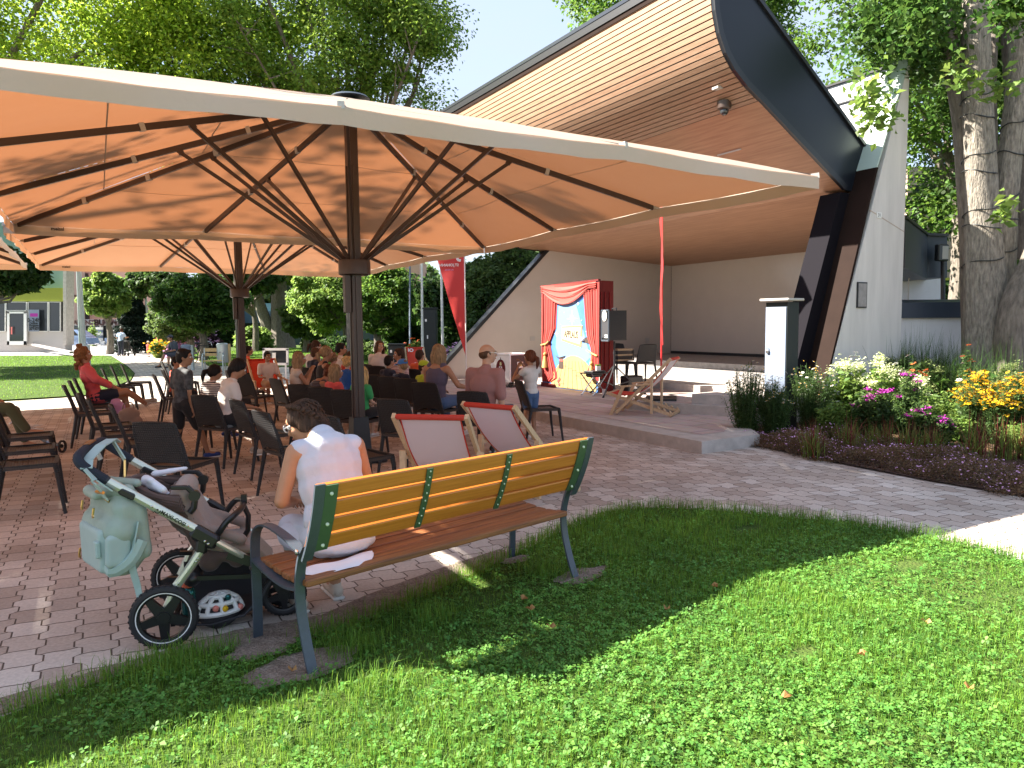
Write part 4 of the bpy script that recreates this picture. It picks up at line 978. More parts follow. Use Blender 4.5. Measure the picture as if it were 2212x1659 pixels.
for s_ in (1, -1):
    X = s_ * .29
    mb = MB(); mb.tube([(X, -.22, .845), (X, .17, .567)], .018, 10, squash=1.25); mb.tube([(X, .24, .51), (X * .95, .36, .42), (X * .55, .50, .26), (X * .35, .545, .2)], .0175, 10); mb.build('frame_tube', 'aluminium', pr)
    mb = MB(); mb.tube([(X, .185, .475), (X, .135, .40), (X, .06, .30), (X, .0, .17)], .0185, 10, squash=1.2); mb.build('rear_leg', 'aluminium', pr)
    mb = MB(); mb.bar((X, .14, .575), (X, .255, .49), .045, .075, bev=.015); mb.bar((X, .19, .53), (X, .175, .45), .04, .055, bev=.012); mb.build('joint_cover', 'plastic_black', pr)
    mb = MB(); mb.bar((X, -.17, .80), (X, -.10, .755), .04, .035, bev=.008); mb.tube([(X, -.235, .86), (X, -.215, .843)], .021, 10); mb.build('fold_latch', 'plastic_black', pr)
    mb = MB()
    for y, z in ((-.03, .71), (.125, .60), (.20, .515), (.215, .50)): mb.lathe((X + s_ * .019, y, z), [(.006, 0), (.006, .004), (.003, .006)], 8, Matrix.Rotation(s_ * pi / 2, 3, 'Y'))
    for y, z in ((.165, .43), (.155, .415), (.07, .315)): mb.lathe((X + s_ * .018, y, z), [(.005, 0), (.005, .004), (.003, .006)], 8, Matrix.Rotation(s_ * pi / 2, 3, 'Y'))
    mb.build('rivets', 'steel', pr)
# handlebar with foam grip
hp = smooth_pts([(.29, -.225, .85), (.29, -.27, .885), (.285, -.325, .93), (.25, -.345, .962), (.12, -.348, .972), (0, -.348, .975), (-.12, -.348, .972), (-.25, -.345, .962), (-.285, -.325, .93), (-.29, -.27, .885), (-.29, -.225, .85)], 4)
mb = MB(); mb.tube(hp, .0235, 12); mb.build('handle', 'foam_navy', pr)
mb = MB(); mb.bar((-.05, -.348, .998), (.09, -.348, .998), .034, .008, bev=.003); mb.build('leather_patch', 'bench_seat_wood', pr)
mb = MB(); mb.tube([(-.02, -.33, .95), (-.02, -.31, .90)], .012, 8); mb.cap((-.04, -.33, .95), (.0, -.33, .95), .014, .014); mb.build('brake_button', 'grey_clip', pr)
# maker lettering along the near tube
tdir = Vector((0, .39, -.278)).normalized()
Mw = frame_m(Vector((.29 + .0235, .075, .637)), tdir, Vector((0, -tdir.z, tdir.y)))
Mw = Matrix((( 0, 0, 1, .3105), (tdir.y, -tdir.z, 0, .062), (tdir.z, tdir.y, 0, .642), (0, 0, 0, 1)))
text_obj('lettering', 'MAXI-COSI', .026, 'plastic_black', Mw, pr, ext=.0006, world=False, bold=.0006)
mb = MB(); c = Vector((.3108, -.005, .688)); pts = [c + Vector((0, .013 * cos(a), .013 * sin(a))) for a in np.linspace(pi * 1.0, pi * 2.0, 8)]
for k in range(7): mb.bar(pts[k], pts[k + 1], .001, .004)
mb.box(c + Vector((0, 0, .004)), (.001, .008, .008)); mb.build('logo', 'plastic_black', pr)
# seat: shell, pad, canopy, bumper
def lathe_panel(): pass
mb = MB(); mb.cap((-.15, .08, .72), (.15, .08, .72), .055, .055); mb.cap((-.15, .20, .48), (.15, .20, .48), .055, .055); mb.bar((0, .075, .74), (0, .21, .46), .34, .06, up=(0, .9, .4), bev=.02)
mb.bar((0, .19, .44), (0, .42, .40), .32, .05, bev=.02); mb.bar((0, .41, .41), (0, .50, .30), .28, .035, bev=.015)
for s_ in (-1, 1): mb.cap((s_ * .17, .15, .56), (s_ * .165, .36, .47), .028, .03); mb.cap((s_ * .165, .08, .72), (s_ * .17, .17, .52), .03, .03)
remesh_build(mb, 'seat_pad', 'taupe_cloth', pr, .011, 6)
mb = MB(); mb.bar((0, .02, .74), (0, .16, .42), .36, .05, up=(0, .9, .4), bev=.02); mb.bar((0, .15, .41), (0, .40, .345), .34, .05, bev=.02); mb.cap((-.13, .20, .36), (.13, .20, .36), .06, .06); mb.cap((-.12, .33, .35), (.12, .33, .35), .045, .045)
remesh_build(mb, 'seat_shell', 'brown_cloth', pr, .012, 4)
# folded canopy behind the seat: sagging folds
mb = MB(); nseg = 20
for k in range(5):
    f = k / 4; pts = []
    for i in range(nseg + 1):
        a = -pi / 2 + pi * i / nseg; x = .205 * sin(a); back = cos(a)
        pts.append((x, .08 - (.05 + .215 * (1 - .25 * f)) * back ** .8 + .02 * f, .735 + .05 * back - .055 * f - .03 * (1 - back)))
    mb.tube(pts, [.022 - .002 * k + .006 * sin(i * 1.3 + k) for i in range(nseg + 1)], 8)
vs = []
for k in range(7):
    f = k / 6
    for i in range(nseg + 1):
        a = -pi / 2 + pi * i / nseg; x = (.205 - .03 * f) * sin(a); back = cos(a)
        vs.append((x * (1 + .03 * sin(k * 2 + i)), .08 - (.27 - .20 * f) * back ** .8 + .10 * f + .012 * sin(i * 1.1 + k * 1.7), .745 + .03 * back - .30 * f + .01 * sin(i * .9 + k)))
mb.add(vs, [(k * (nseg + 1) + i, k * (nseg + 1) + i + 1, (k + 1) * (nseg + 1) + i + 1, (k + 1) * (nseg + 1) + i) for k in range(6) for i in range(nseg)])
mb.build('canopy', 'brown_cloth', pr)
mb = MB(); mb.cap((.06, -.09, .79), (.16, .0, .755), .03, .022); mb.cap((.10, -.07, .775), (.17, .07, .70), .022, .012); mb.cap((.02, -.1, .79), (.12, -.06, .80), .026, .02); mb.cap((-.12, -.08, .79), (-.17, .07, .80), .02, .012); remesh_build(mb, 'muslin_cloth', 'white_cloth', pr, .009, 5)
for s_ in (1, -1):
    mb = MB(); X = s_ * .205; mb.bar((X, .04, .775), (X, .12, .77), .02, .022, bev=.005); mb.bar((X, .115, .775), (X, .15, .735), .022, .026, bev=.006); mb.lathe((X, .15, .725), [(.028, -.014), (.028, .014)], 16, Matrix.Rotation(pi / 2, 3, 'Y')); mb.tube([(X, .15, .70), (X, .145, .665), (X, .125, .64)], .016, 8); mb.build('canopy_hinge', 'plastic_black', pr)
mb = MB(); mb.tube(smooth_pts([(.2, .24, .50), (.2, .29, .57), (.19, .325, .60), (.1, .36, .615), (0, .365, .615), (-.1, .36, .615), (-.19, .325, .60), (-.2, .29, .57), (-.2, .24, .50)]), .016, 10); mb.tube([(0, .365, .615), (0, .39, .55), (0, .385, .47), (0, .36, .43)], .014, 8); mb.box((-.02, .37, .64), (.03, .03, .05)); mb.build('bumper_bar', 'plastic_black', pr)
mb = MB(); mb.bar((.28, .44, .365), (.28, .30, .43), .008, .05); 
for X in (-.22, .22): mb.bar((X, .01, .315), (X, .5, .28), .022, .022)
mb.bar((-.29, .0, .157), (.29, .0, .157), .03, .03); mb.bar((-.2, .02, .07), (.2, .02, .07), .02, .02); mb.tube([(-.09, .56, .118), (.09, .56, .118)], .012, 8); mb.tube([(0, .50, .27), (0, .56, .20), (0, .57, .125)], .022, 8)
mb.bar((0, .52, .26), (0, .60, .16), .16, .03, bev=.01); mb.bar((.045, .585, .24), (.045, .565, .12), .016, .04); mb.bar((-.045, .585, .24), (-.045, .565, .12), .016, .04); mb.cap((-.2, .12, .30), (.2, .12, .30), .045, .045); mb.build('chassis', 'plastic_black', pr)
# shopping basket: net panel sides
mb = MB(); vs = []; n = 12
for i in range(n + 1):
    u = i / n; y = .03 + .42 * u; zt = .27 - .02 * u; zb = .05 + .12 * max(0, u - .6) ** 1.2
    for s_, z in ((-.2, zt), (-.21, (zt + zb) / 2), (-.15, zb), (.15, zb), (.21, (zt + zb) / 2), (.2, zt)): vs.append((s_, y, z if z == zt else z))
# open net at the near side is left lower
mb.add(vs, [(i * 6 + j, (i + 1) * 6 + j, (i + 1) * 6 + j + 1, i * 6 + j + 1) for i in range(n) for j in range(0, 3)]); mb.tube([(.2, .03, .07), (.2, .2, .045), (.2, .36, .075), (.2, .45, .16), (.2, .5, .24)], .006, 6); mb.build('basket', 'mesh_dark', pr)
def pworld(x, y, z): a = Vector((x, y, 0)); return (PC.x + PF.y * x + PF.x * y, PC.y - PF.x * x + PF.y * y, z)
# things in the basket
bo = empty('drinking_bottle', pworld(.13, .09, .07), pang, 'teal metal drinking bottle with coral lid in the pushchair basket', 'bottle')
mb = MB(); mb.lathe((0, 0, 0), [(.034, 0), (.036, .01), (.036, .135), (.03, .155), (.024, .165)], 18); mb.build('body', 'teal_metal', bo)
mb = MB(); mb.lathe((0, 0, .165), [(.026, 0), (.03, .004), (.03, .03)], 18); mb.box((.008, 0, .205), (.055, .05, .028), bev=.008); mb.build('lid', 'coral_plastic', bo)
he = empty('cycle_helmet', pworld(.12, .235, .06), pang + .3, 'white vented child helmet with coloured dots in the pushchair basket', 'helmet')
mb = MB()
def hp_(a, b, k=1.0): return Vector((.075 * k * cos(b) * cos(a), .115 * k * cos(b) * sin(a), .02 + .10 * k * sin(b)))
for b in (.12, .62, 1.12):
    pts = [hp_(a, b) for a in np.linspace(0, 2 * pi, 25)]; mb.tube(pts, .013, 6, caps=False)
for a in np.linspace(0, 2 * pi, 10)[:-1]: mb.tube([hp_(a, b) for b in np.linspace(.1, 1.5, 7)], .012, 6)
mb.build('shell', 'white_paint', he); mb = MB(); mb.ell((0, 0, .02), (.066, .105, .085)); mb.build('liner', 'mesh_dark', he)
for nm, mm, aa in (('dot', 'petal_coral', (-.3, .45)), ('dot', 'teal_metal', (.5, .9)), ('dot', 'petal_yellow', (.1, .35)), ('dot', 'petal_coral', (.9, .2))):
    mb = MB(); mb.ell(hp_(aa[0], aa[1], 1.06), .017, nu=8, nv=5); mb.build(nm, mm, he)
# changing backpack hanging from the handle
bp_ = empty('changing_bag', pworld(.12, -.22, .365), pang + .50, 'sage green changing backpack hanging from the pushchair handle', 'bag')
mb = MB(); mb.cap((-.11, -.02, .07), (.11, -.02, .07), .075, .075); mb.cap((-.12, -.03, .20), (.12, -.03, .20), .082, .082); mb.cap((-.10, .0, .32), (.10, .0, .32), .065, .065); mb.box((0, -.0, .19), (.36, .13, .30), bev=.03)
mb.cap((-.17, .05, .10), (-.16, .04, .28), .03, .03); mb.cap((.17, .05, .10), (.16, .04, .28), .03, .03)
remesh_build(mb, 'body', 'sage_cloth', bp_, .011, 5)
mb = MB(); mb.bar((0.01, -.095, .03), (0.01, -.10, .22), .27, .045, up=(0, 1, 0), bev=.012); mb.bar((.175, -.06, .06), (.175, -.055, .20), .035, .10, up=(0, 1, 0), bev=.012); remesh_build(mb, 'pocket', 'sage_light', bp_, .009, 3)
mb = MB(); mb.cap((-.16, -.06, .335), (.05, -.09, .35), .028, .022); mb.cap((.05, -.07, .36), (.15, .0, .37), .025, .03); mb.cap((-.15, .02, .37), (.12, .05, .39), .02, .02); remesh_build(mb, 'flap', 'sage_cloth', bp_, .009, 3)
mb = MB(); 
def strap(mb, pts, w=.03): 
    for k in range(len(pts) - 1): mb.bar(pts[k], pts[k + 1], .004, w, up=(.3, .2, 1))
bp_.scale = (1.14,) * 3
strap(mb, smooth_pts([(.19, .02, .24), (.20, -.01, .12), (.185, -.01, .05), (.18, .01, -.05), (.185, .015, -.12)], 3), .028); mb.tube(smooth_pts([(.08, -.1, .10), (.16, -.09, .04), (.2, -.02, .08), (.2, .03, .16)], 3), .012, 6, squash=2.2); mb.build('strap', 'sage_strap', bp_)
mb = MB(); mb.box((.13, -.125, .14), (.04, .02, .07), bev=.005); mb.build('buckle', 'sage_light', bp_)
for x, z in ((-.09, .31), (.06, .30), (-.17, .08)): mb = MB(); mb.tube([(x, -.108, z), (x - .004, -.112, z - .03)], .005, 6); mb.lathe((x - .004, -.112, z - .035), [(.009, -.003), (.009, .003)], 8, Matrix.Rotation(pi / 2, 3, 'X')); mb.build('zip_pull', 'gold', bp_)
W0 = world_inv(bp_)
mb = MB()
def P3(x, y, z): return W0 @ Vector(pworld(x, y, z))
pts = [P3(.30, -.20, .80), P3(.32, -.26, .86), P3(.31, -.30, .915), P3(.24, -.31, .945), P3(.10, -.28, .99), P3(-.04, -.26, 1.0), P3(-.13, -.26, .97)]
for k in range(len(pts) - 1): mb.bar(pts[k], pts[k + 1], .045, .005, up=(0, 0, 1))
mb.bar(P3(.325, -.27, .85), P3(.27, -.235, .755), .006, .045, up=(1, 0, 0)); mb.bar(P3(-.05, -.255, .985), P3(-.02, -.20, .89), .006, .045, up=(1, 0, 0)); mb.build('handle_strap', 'sage_strap', bp_)
mb = MB(); mb.tube([P3(.27, -.235, .755), P3(.25, -.22, .73)], .006, 6); mb.bar(P3(.30, -.255, .80), P3(.295, -.25, .79), .05, .01); mb.tube([P3(-.02, -.2, .89), P3(.0, -.2, .80)], .005, 6); mb.build('clip', 'gold', bp_)

# ------------------------------------------------------------------ deck chairs (beach loungers), local: sitter faces +y
def make_deckchair(name, fabric_front, label, loc, face, sling='mauve_canvas', text=None):
    r = empty(name, (loc[0], loc[1], loc[2] if len(loc) > 2 else 0), math.atan2(-face[0], face[1]), label, 'deck chair', 'folding beach deck chairs')
    w = .29
    top = Vector((0, -.50, .86)); foot = Vector((0, .46, .20)); 
    for s_ in (-1, 1):
        mb = MB(); mb.bar((s_ * w, -.50, .88), (s_ * w, .34, .04), .03, .045); mb.build('side_rail', 'blonde_wood', r, smooth=False)   # back rail down to front foot
        mb = MB(); mb.bar((s_ * (w - .035), .50, .34), (s_ * (w - .035), -.52, .03), .03, .045); mb.build('side_rail', 'blonde_wood', r, smooth=False)
        mb = MB(); mb.bar((s_ * (w + .033), -.22, .56), (s_ * (w + .033), -.22, .05), .03, .05); mb.build('leg', 'blonde_wood', r, smooth=False)
        mb = MB(); mb.bar((s_ * (w + .035), -.24, .50), (s_ * (w + .035), .26, .45), .045, .025); mb.build('armrest', 'blonde_wood', r, smooth=False)
        mb = MB(); mb.bar((s_ * (w + .033), .22, .45), (s_ * (w + .033), .42, .0), .03, .045); mb.build('leg', 'blonde_wood', r, smooth=False)
        mb = MB()
        for k in range(3): y = -.50 + k * .09; z = .035 + k * .029 + .03; mb.cap((s_ * (w - .035), y, z), (s_ * (w - .035), y + .02, z + .025), .016, .012, 6)
        mb.build('rest_notches', 'blonde_wood', r)
    mb = MB(); mb.bar((-w, -.49, .865), (w, -.49, .865), .028, .028); mb.bar((-w, -.50, .035), (w, -.50, .035), .028, .04); mb.bar((-w, .40, .06), (w, .40, .06), .028, .04); mb.bar((-w, .48, .335), (w, .48, .335), .028, .028); mb.build('crossbars', 'blonde_wood', r, smooth=False)
    n = 22; prof = []
    for i in range(n + 1):
        u = i / n; y = -.49 + .96 * u; z = .865 + (.335 - .865) * u - .30 * sin(pi * u ** .92) * (1 - .12 * u) * .85
        prof.append((y, z))
    mb = MB(); vs = []
    for i, (y, z) in enumerate(prof):
        hw = w - .045 - .012 * sin(pi * i / n)
        for j in range(7): x = -1 + j / 3; vs.append((x * hw, y, z - .008 * (1 - x * x) + .002 * sin(i * 1.2 + j)))
    mb.add(vs, [(i * 7 + j, (i + 1) * 7 + j, (i + 1) * 7 + j + 1, i * 7 + j + 1) for i in range(n) for j in range(6)])
    sl = mb.build('sling', sling, r)
    for s_ in (-1, 1):
        mb = MB(); mb.tube([(s_ * (w - .05), a, b + .002) for a, b in prof], .006, 5); mb.build('sling_hem', 'red_canvas', r)
    mb = MB(); mb.cap((-w + .03, -.49, .868), (w - .03, -.49, .868), .023, .023); mb.build('top_band', 'red_canvas', r)
    if fabric_front:
        mb = MB(); vs = []
        for i in range(n + 1):
            if prof[i][0] < .06 : continue
            for j in range(7): x = -1 + j / 3; vs.append((x * (w - .06), prof[i][0], prof[i][1] + .006 - .008 * (1 - x * x)))
        m_ = len(vs) // 7; mb.add(vs, [(i * 7 + j, (i + 1) * 7 + j, (i + 1) * 7 + j + 1, i * 7 + j + 1) for i in range(m_ - 1) for j in range(6)]); mb.build('printed_panel', 'red_canvas', r)
    # faint mirrored print showing through the back
    for k, (tx, u, sz) in enumerate(((text or ('JO, da lieg', 'i genau!'))[i], .50 + .13 * i, .06) for i in range(2)):
        i = int(u * n); y, z = prof[i]; y2, z2 = prof[i + 1]; yy, zz = prof[i - 1]
        X = Vector((1, 0, 0)); Y = Vector((0, yy - y2, zz - z2)).normalized(); mw = frame_m(Vector((0, y, z - .014)) , X, Y)
        text_obj('lettering', tx, sz, 'white_canvas', mw, r, ext=.0005, world=False)
    return r
dc = G(1000, 1000)
make_deckchair('deck_chair', True, 'pale deck chair with red top band seen from behind, left one of the pair', (-.53, 6.0), (.20, .98))
make_deckchair('deck_chair', True, 'pale deck chair with red top band turned sideways, right one of the pair', (.10, 6.62), (.62, .78))
make_deckchair('deck_chair', True, 'deck chair standing on the stage paving in profile with white and red sling', (2.03, 11.28, .15), (-.9, .42), sling='white_canvas')
jo = make_deckchair('deck_chair', True, 'red deck chair with white letters JO facing the camera beyond the audience', (-2.9, 22.2), (.25, -.97), sling='red_canvas', text=('', ''))
text_obj('lettering', 'JO', .16, 'white_paint', frame_m(Vector((.12, -.44, .79)), Vector((-1, 0, 0)), Vector((0, -.35, .65))), jo, ext=.001, world=False, bold=.006)
text_obj('lettering', 'Jo, da lieg', .09, 'white_paint', frame_m(Vector((0, -.12, .42)), Vector((-1, 0, 0)), Vector((0, -.6, .45))), jo, ext=.001, world=False)

# boy's deck chair near the lawn and board behind
# ------------------------------------------------------------------ loudspeaker on stand
sx, sy = 2.02, 14.35
st = empty('speaker_stand', (sx, sy, .15), 0, 'black tripod stand carrying the loudspeaker beside the painted backdrop', 'stand')
mb = MB(); mb.tube([(0, 0, .12), (0, 0, 1.06)], .019, 10); mb.build('pole', 'black_metal', st)
mb = MB(); mb.tube([(0, 0, .50), (0, 0, .58)], .032, 10); mb.tube([(0, 0, .80), (0, 0, .85)], .028, 10); mb.box((.04, 0, .54), (.05, .02, .03)); mb.build('collar', 'black_metal', st)
for a in (-2.05, .1, 2.3):
    d = Vector((sin(a), cos(a), 0)); d = Vector((cos(a), sin(a), 0))
    mb = MB(); mb.bar(Vector((0, 0, .56)) + d * .03, d * .62, .022, .022); mb.bar(Vector((0, 0, .18)), d * .33 + Vector((0, 0, .27)), .012, .02); lg = mb.build('leg', 'black_metal', st); mb = MB(); mb.cap(d * .60 + Vector((0, 0, .03)), d * .64, .02, .022); mb.build('foot', 'rubber', lg)
sp = empty('loudspeaker', (sx, sy, 1.21), .35, 'black loudspeaker on a tripod beside the painted backdrop', 'loudspeaker')
# faces -x-ish (to the audience): front towards the left
fd = math.atan2(-.30, -.955)
sp.rotation_euler = (0, 0, fd - pi / 2)   # local +y = front
mb = MB(); prof = [(-.17, .19), (.17, .19), (.13, -.20), (-.13, -.20)]
mb.prism([(x, y) for x, y in prof], 0.02, .60); ob = mb.build('cabinet', 'plastic_black', sp, smooth=False)
mb = MB()
for k in range(5): 
    for s_ in (-1, 1): mb.bar((s_ * .158, .10, .10 + k * .095), (s_ * .14, -.15, .10 + k * .095), .012, .012)
mb.build('ribs', 'black_metal', sp)
mb = MB()
for x0, x1, z0, z1 in ((-.175, -.15, 0, .62), (.15, .175, 0, .62), (-.175, .175, 0, .03), (-.175, .175, .59, .62)): mb.box(((x0 + x1) / 2, .195, (z0 + z1) / 2), (x1 - x0, .03, z1 - z0), bev=.004)
mb.build('front_frame', 'slate_metal', sp)
mb = MB(); mb.box((0, .195, .25), (.29, .012, .36)); mb.build('grille', 'mesh_dark', sp)
mb = MB(); mb.lathe((0, .195, .50), [(.11, .02), (.07, .0), (.02, -.04)], 18, Matrix.Rotation(-pi / 2, 3, 'X')); mb.build('horn', 'grey_clip', sp)
mb = MB(); mb.box((-.06, .204, .10), (.13, .004, .06)); nb = mb.build('name_plate', 'white_paint', sp)
text_obj('lettering', 'IMPRO', .045, 'black_metal', frame_m((-.06, .2075, .10), (-1, 0, 0), (0, 0, 1)), nb, ext=.0005, world=False)
mb = MB(); mb.tube([(-.09, 0, .60), (-.09, 0, .64), (.09, 0, .64), (.09, 0, .60)], .014, 8); mb.build('handle', 'black_metal', sp)
# sub box on the stage floor and wooden crate, cables
sbx = empty('stage_box', (2.45, 14.9, .15), .5, 'small black amplifier box on the floor behind the speaker stand', 'amplifier')
mb = MB(); mb.box((0, 0, .17), (.38, .3, .34), bev=.02); mb.build('cabinet', 'plastic_black', sbx); mb = MB(); mb.box((-.03, -.153, .14), (.11, .006, .11)); mb.build('badge', 'white_paint', sbx)
cr_ = empty('wooden_case', (2.35, 15.6, .75), .5, 'small pale wooden case on a chair seat behind the loudspeaker', 'case')
mb = MB()
for z in (.03, .14, .25): mb.box((0, 0, z), (.42, .30, .035))
mb.build('slats', 'blonde_wood', cr_); mb = MB(); mb.box((0, 0, .14), (.38, .27, .2)); mb.box((.2, -.155, .14), (.03, .01, .24)); mb.build('inside', 'brown_metal', cr_)
place_chair(2.35, 15.6, (.3, -.95), 'black chair under the wooden case behind the loudspeaker', z=.30)
# folding stool in front of the backdrop
so = empty('folding_stool', (1.62, 14.35, .15), .6, 'small folding table with steel legs and black top before the backdrop', 'folding table')
mb = MB(); mb.box((0, 0, .44), (.44, .36, .02), bev=.006); mb.box((.02, 0, .47), (.34, .28, .03), bev=.01); mb.box((0, 0, .40), (.30, .22, .08), bev=.03); mb.build('top', 'black_metal', so)
for s_ in (-1, 1):
    for q in (-1, 1): mb = MB(); mb.tube([(q * .2, s_ * .16, .43), (-q * .18, s_ * .17, 0)], .012, 8); mb.cap((-q * .18, s_ * .17, .02), (-q * .18, s_ * .17, 0), .017, .017); mb.build('leg', 'steel', so)
jg = empty('glass', (1.78, 14.1, .15), 0, 'clear drinking glass on the stage paving below the folding table', 'glass'); mb = MB(); mb.lathe((0, 0, 0), [(.03, 0), (.035, .14)], 12); mb.build('glass_body', 'white_canvas', jg)
cd = empty('card_box', (1.72, 14.5, .63), .2, 'small green and white box on the folding table', 'box'); mb = MB(); mb.box((0, 0, .05), (.09, .07, .10)); mb.build('body', 'petal_white', cd); mb = MB(); mb.box((0, 0, .105), (.094, .074, .03)); mb.build('lid', 'leaf_bright', cd)

# ------------------------------------------------------------------ painted backdrop
bA = Vector((.69, 16.55, .15)); bB = Vector((1.77, 14.70, .15)); bx = (bB - bA).normalized(); bw = (bB - bA).length; bn = Vector((bx.y, -bx.x, 0)); 
if bn.y > 0: bn = -bn
bd = empty('stage_backdrop', tuple(bA), 0, 'painted cloth backdrop with red curtains, blue sky and a board reading APPLAUS', 'backdrop')
mat('c_sign', (.52, .46, .30), .8); mat('bd_blue', (.05, .16, .48), .8, trans=.2, tcol=(.1, .25, .6), col2=(.10, .27, .58), vscale=1.2)
mat('bd_light', (.17, .34, .60), .8, trans=.2, tcol=(.2, .35, .6)); mat('bd_plank', (.46, .32, .13), .8, trans=.2, tcol=(.5, .35, .18), var=.14, vscale=5); mat('bd_line', (.05, .03, .02), .8)
mat('bd_red', (.36, .035, .03), .8, trans=.2, tcol=(.5, .06, .05)); mat('bd_red_lt', (.52, .10, .08), .8, trans=.2, tcol=(.6, .15, .12)); mat('bd_dark', (.12, .006, .006), .85); mat('bd_gold', (.5, .34, .10), .7); mat('bd_white', (.9, .93, .95), .7, trans=.3)
def B(u, z, d=0): return bA + bx * (u * bw) + Vector((0, 0, z)) + bn * d     # u 0..1, z metres
BH = 2.24
def flat(name, pts, d, m, parent=bd): mb = MB(); mb.face([B(u, z, d) for u, z in pts]); return mb.build(name, m, parent, world=True, smooth=False)
mb = MB(); mb.add([B(0, .0), B(.97, .0), B(.97, BH + .03), B(0, BH), B(0, 0, -.02), B(.97, 0, -.02), B(.97, BH + .03, -.02), B(0, BH, -.02)], [(0, 1, 2, 3), (7, 6, 5, 4), (0, 4, 5, 1), (1, 5, 6, 2), (2, 6, 7, 3), (3, 7, 4, 0)]); mb.build('sky_cloth', 'bd_blue', bd, world=True, smooth=False)
flat('light_beam', [(.33, 1.95), (.60, 1.95), (.86, .72), (.70, .50), (.36, .55), (.26, .9)], .004, 'bd_light')
fl = [(.18, .02), (.95, .02)] + [(.95 - .77 * t, .02 + .72 * sin(pi * (.12 + .80 * t)) ** .8) for t in np.linspace(0, 1, 14)]
flat('plank_floor', fl, .008, 'bd_plank')
mb = MB()
for k in range(9):
    u0 = .22 + k * .085; mb.face([B(u0, .03, .010), B(u0 + .006, .03, .010), B(.55 + (u0 - .55) * .62 + .005, .62, .010), B(.55 + (u0 - .55) * .62, .62, .010)])
for k in range(12): u0 = .24 + (k * .37 % .66); z0 = .08 + (k * .23 % .5); mb.face([B(u0, z0, .0105), B(u0 + .075, z0, .0105), B(u0 + .075, z0 + .006, .0105), B(u0, z0 + .006, .0105)])
mb.build('plank_lines', 'bd_line', bd, world=True, smooth=False)
def star(name, u, z, R, d=.010, n=8):
    pts = []
    for k in range(2 * n): a = pi * k / n; r = R * (1 if k % 4 == 0 else .55 if k % 2 == 0 else .16); pts.append((u + r * cos(a) / bw, z + r * sin(a)))
    flat(name, pts, d, 'bd_white')
for u, z, R in ((.56, 1.52, .20), (.28, 1.20, .09), (.66, 1.83, .07), (.58, 1.86, .04), (.72, 1.48, .03), (.80, 1.25, .05), (.42, 1.66, .02), (.67, 1.3, .02), (.36, 1.4, .02)): star('star', u, z, R)
# curtains: real folds
def curtain(name, inner, u_out, m='bd_red', n=26):
    """inner: list of (z,u) of the inner edge from top to bottom"""
    zs = np.linspace(inner[0][0], inner[-1][0], 22); vs = []
    for z in zs:
        ui = np.interp(-z, [-p[0] for p in inner], [p[1] for p in inner])
        for k in range(n + 1): t = k / n; u = u_out + (ui - u_out) * t; vs.append(B(u, z, .018 + .010 * sin(t * 30) + .006 * sin(t * 13 + z * 2)))
    mb = MB(); mb.add(vs, [(i * (n + 1) + k, i * (n + 1) + k + 1, (i + 1) * (n + 1) + k + 1, (i + 1) * (n + 1) + k) for i in range(21) for k in range(n)]); return mb.build(name, m, bd, world=True)
cl1 = curtain('curtain', [(BH - .02, .32), (1.75, .29), (1.3, .27), (.98, .16), (.6, .22), (.28, .30), (.2, .29), (.12, .18)], .01)
cl2 = curtain('curtain', [(BH + .0, .74), (1.7, .77), (1.2, .80), (.85, .88), (.6, .86), (.38, .80), (.25, .985)], 1.005)
for ui, rng_ in ((.01, (.02, .30)), (.995, (.77, .98))):
    mb = MB()
    for k in range(6):
        t = (k + .5) / 6; pts = []
        for z in np.linspace(2.1, .3 if ui < .5 else .4, 12):
            lim = np.interp(-z, [-2.2, -1.3, -.95, -.3], [.31, .27, .15, .29]) if ui < .5 else np.interp(-z, [-2.2, -1.2, -.85, -.3], [.74, .80, .89, .83])
            pts.append(B(ui + (lim - ui) * t, z, .034))
        for j in range(11): mb.bar(pts[j], pts[j + 1], .012 if k % 2 else .02, .004, up=bn)
    mb.build('fold_highlight', 'bd_red_lt', bd, world=True)
mb = MB(); vs = []; n = 24
for i in range(n + 1):
    u = .02 + .95 * i / n; s_ = i / n; drop = .14 + .30 * sin(pi * min(1, max(0, (s_ - .02) / .85))) 
    for j in range(8): t = j / 7; vs.append(B(u, BH + .02 - drop * t, .045 + .014 * sin(t * 20 + s_ * 3)))
mb.add(vs, [(i * 8 + j, (i + 1) * 8 + j, (i + 1) * 8 + j + 1, i * 8 + j + 1) for i in range(n) for j in range(7)]); mb.build('pelmet', 'bd_red_lt', bd, world=True)
mb = MB(); 
for f in (.35, .65, .98):
    pts = [B(.03 + .93 * i / n, BH + .02 - (.14 + .30 * sin(pi * min(1, max(0, (i / n - .02) / .85)))) * f, .062) for i in range(n + 1)]
    for j in range(n): mb.bar(pts[j], pts[j + 1], .01, .004, up=bn)
mb.build('pelmet_lines', 'bd_dark', bd, world=True)
mb = MB(); vs = []
for i in range(13):
    t = i / 12; x = B(1, 0) + (Vector((2.09, 14.98, .15)) - B(1, 0)) * t + bn * (.012 * sin(t * 19))
    vs += [x, x + Vector((0, 0, BH + .03))]
mb.add(vs, [(2 * i, 2 * i + 2, 2 * i + 3, 2 * i + 1) for i in range(12)]); mb.build('side_curtain', 'bd_dark', bd, world=True)
mb = MB(); 
for i in (2, 5, 9): t = i / 12; x = B(1, 0) + (Vector((2.09, 14.98, .15)) - B(1, 0)) * t + bn * .022 + Vector((.0, -.02, 0)); mb.bar(x + Vector((0, 0, .1)), x + Vector((.01, 0, BH - .2)), .03, .006, up=bn)
mb.build('fold_highlight', 'bd_red', bd, world=True)
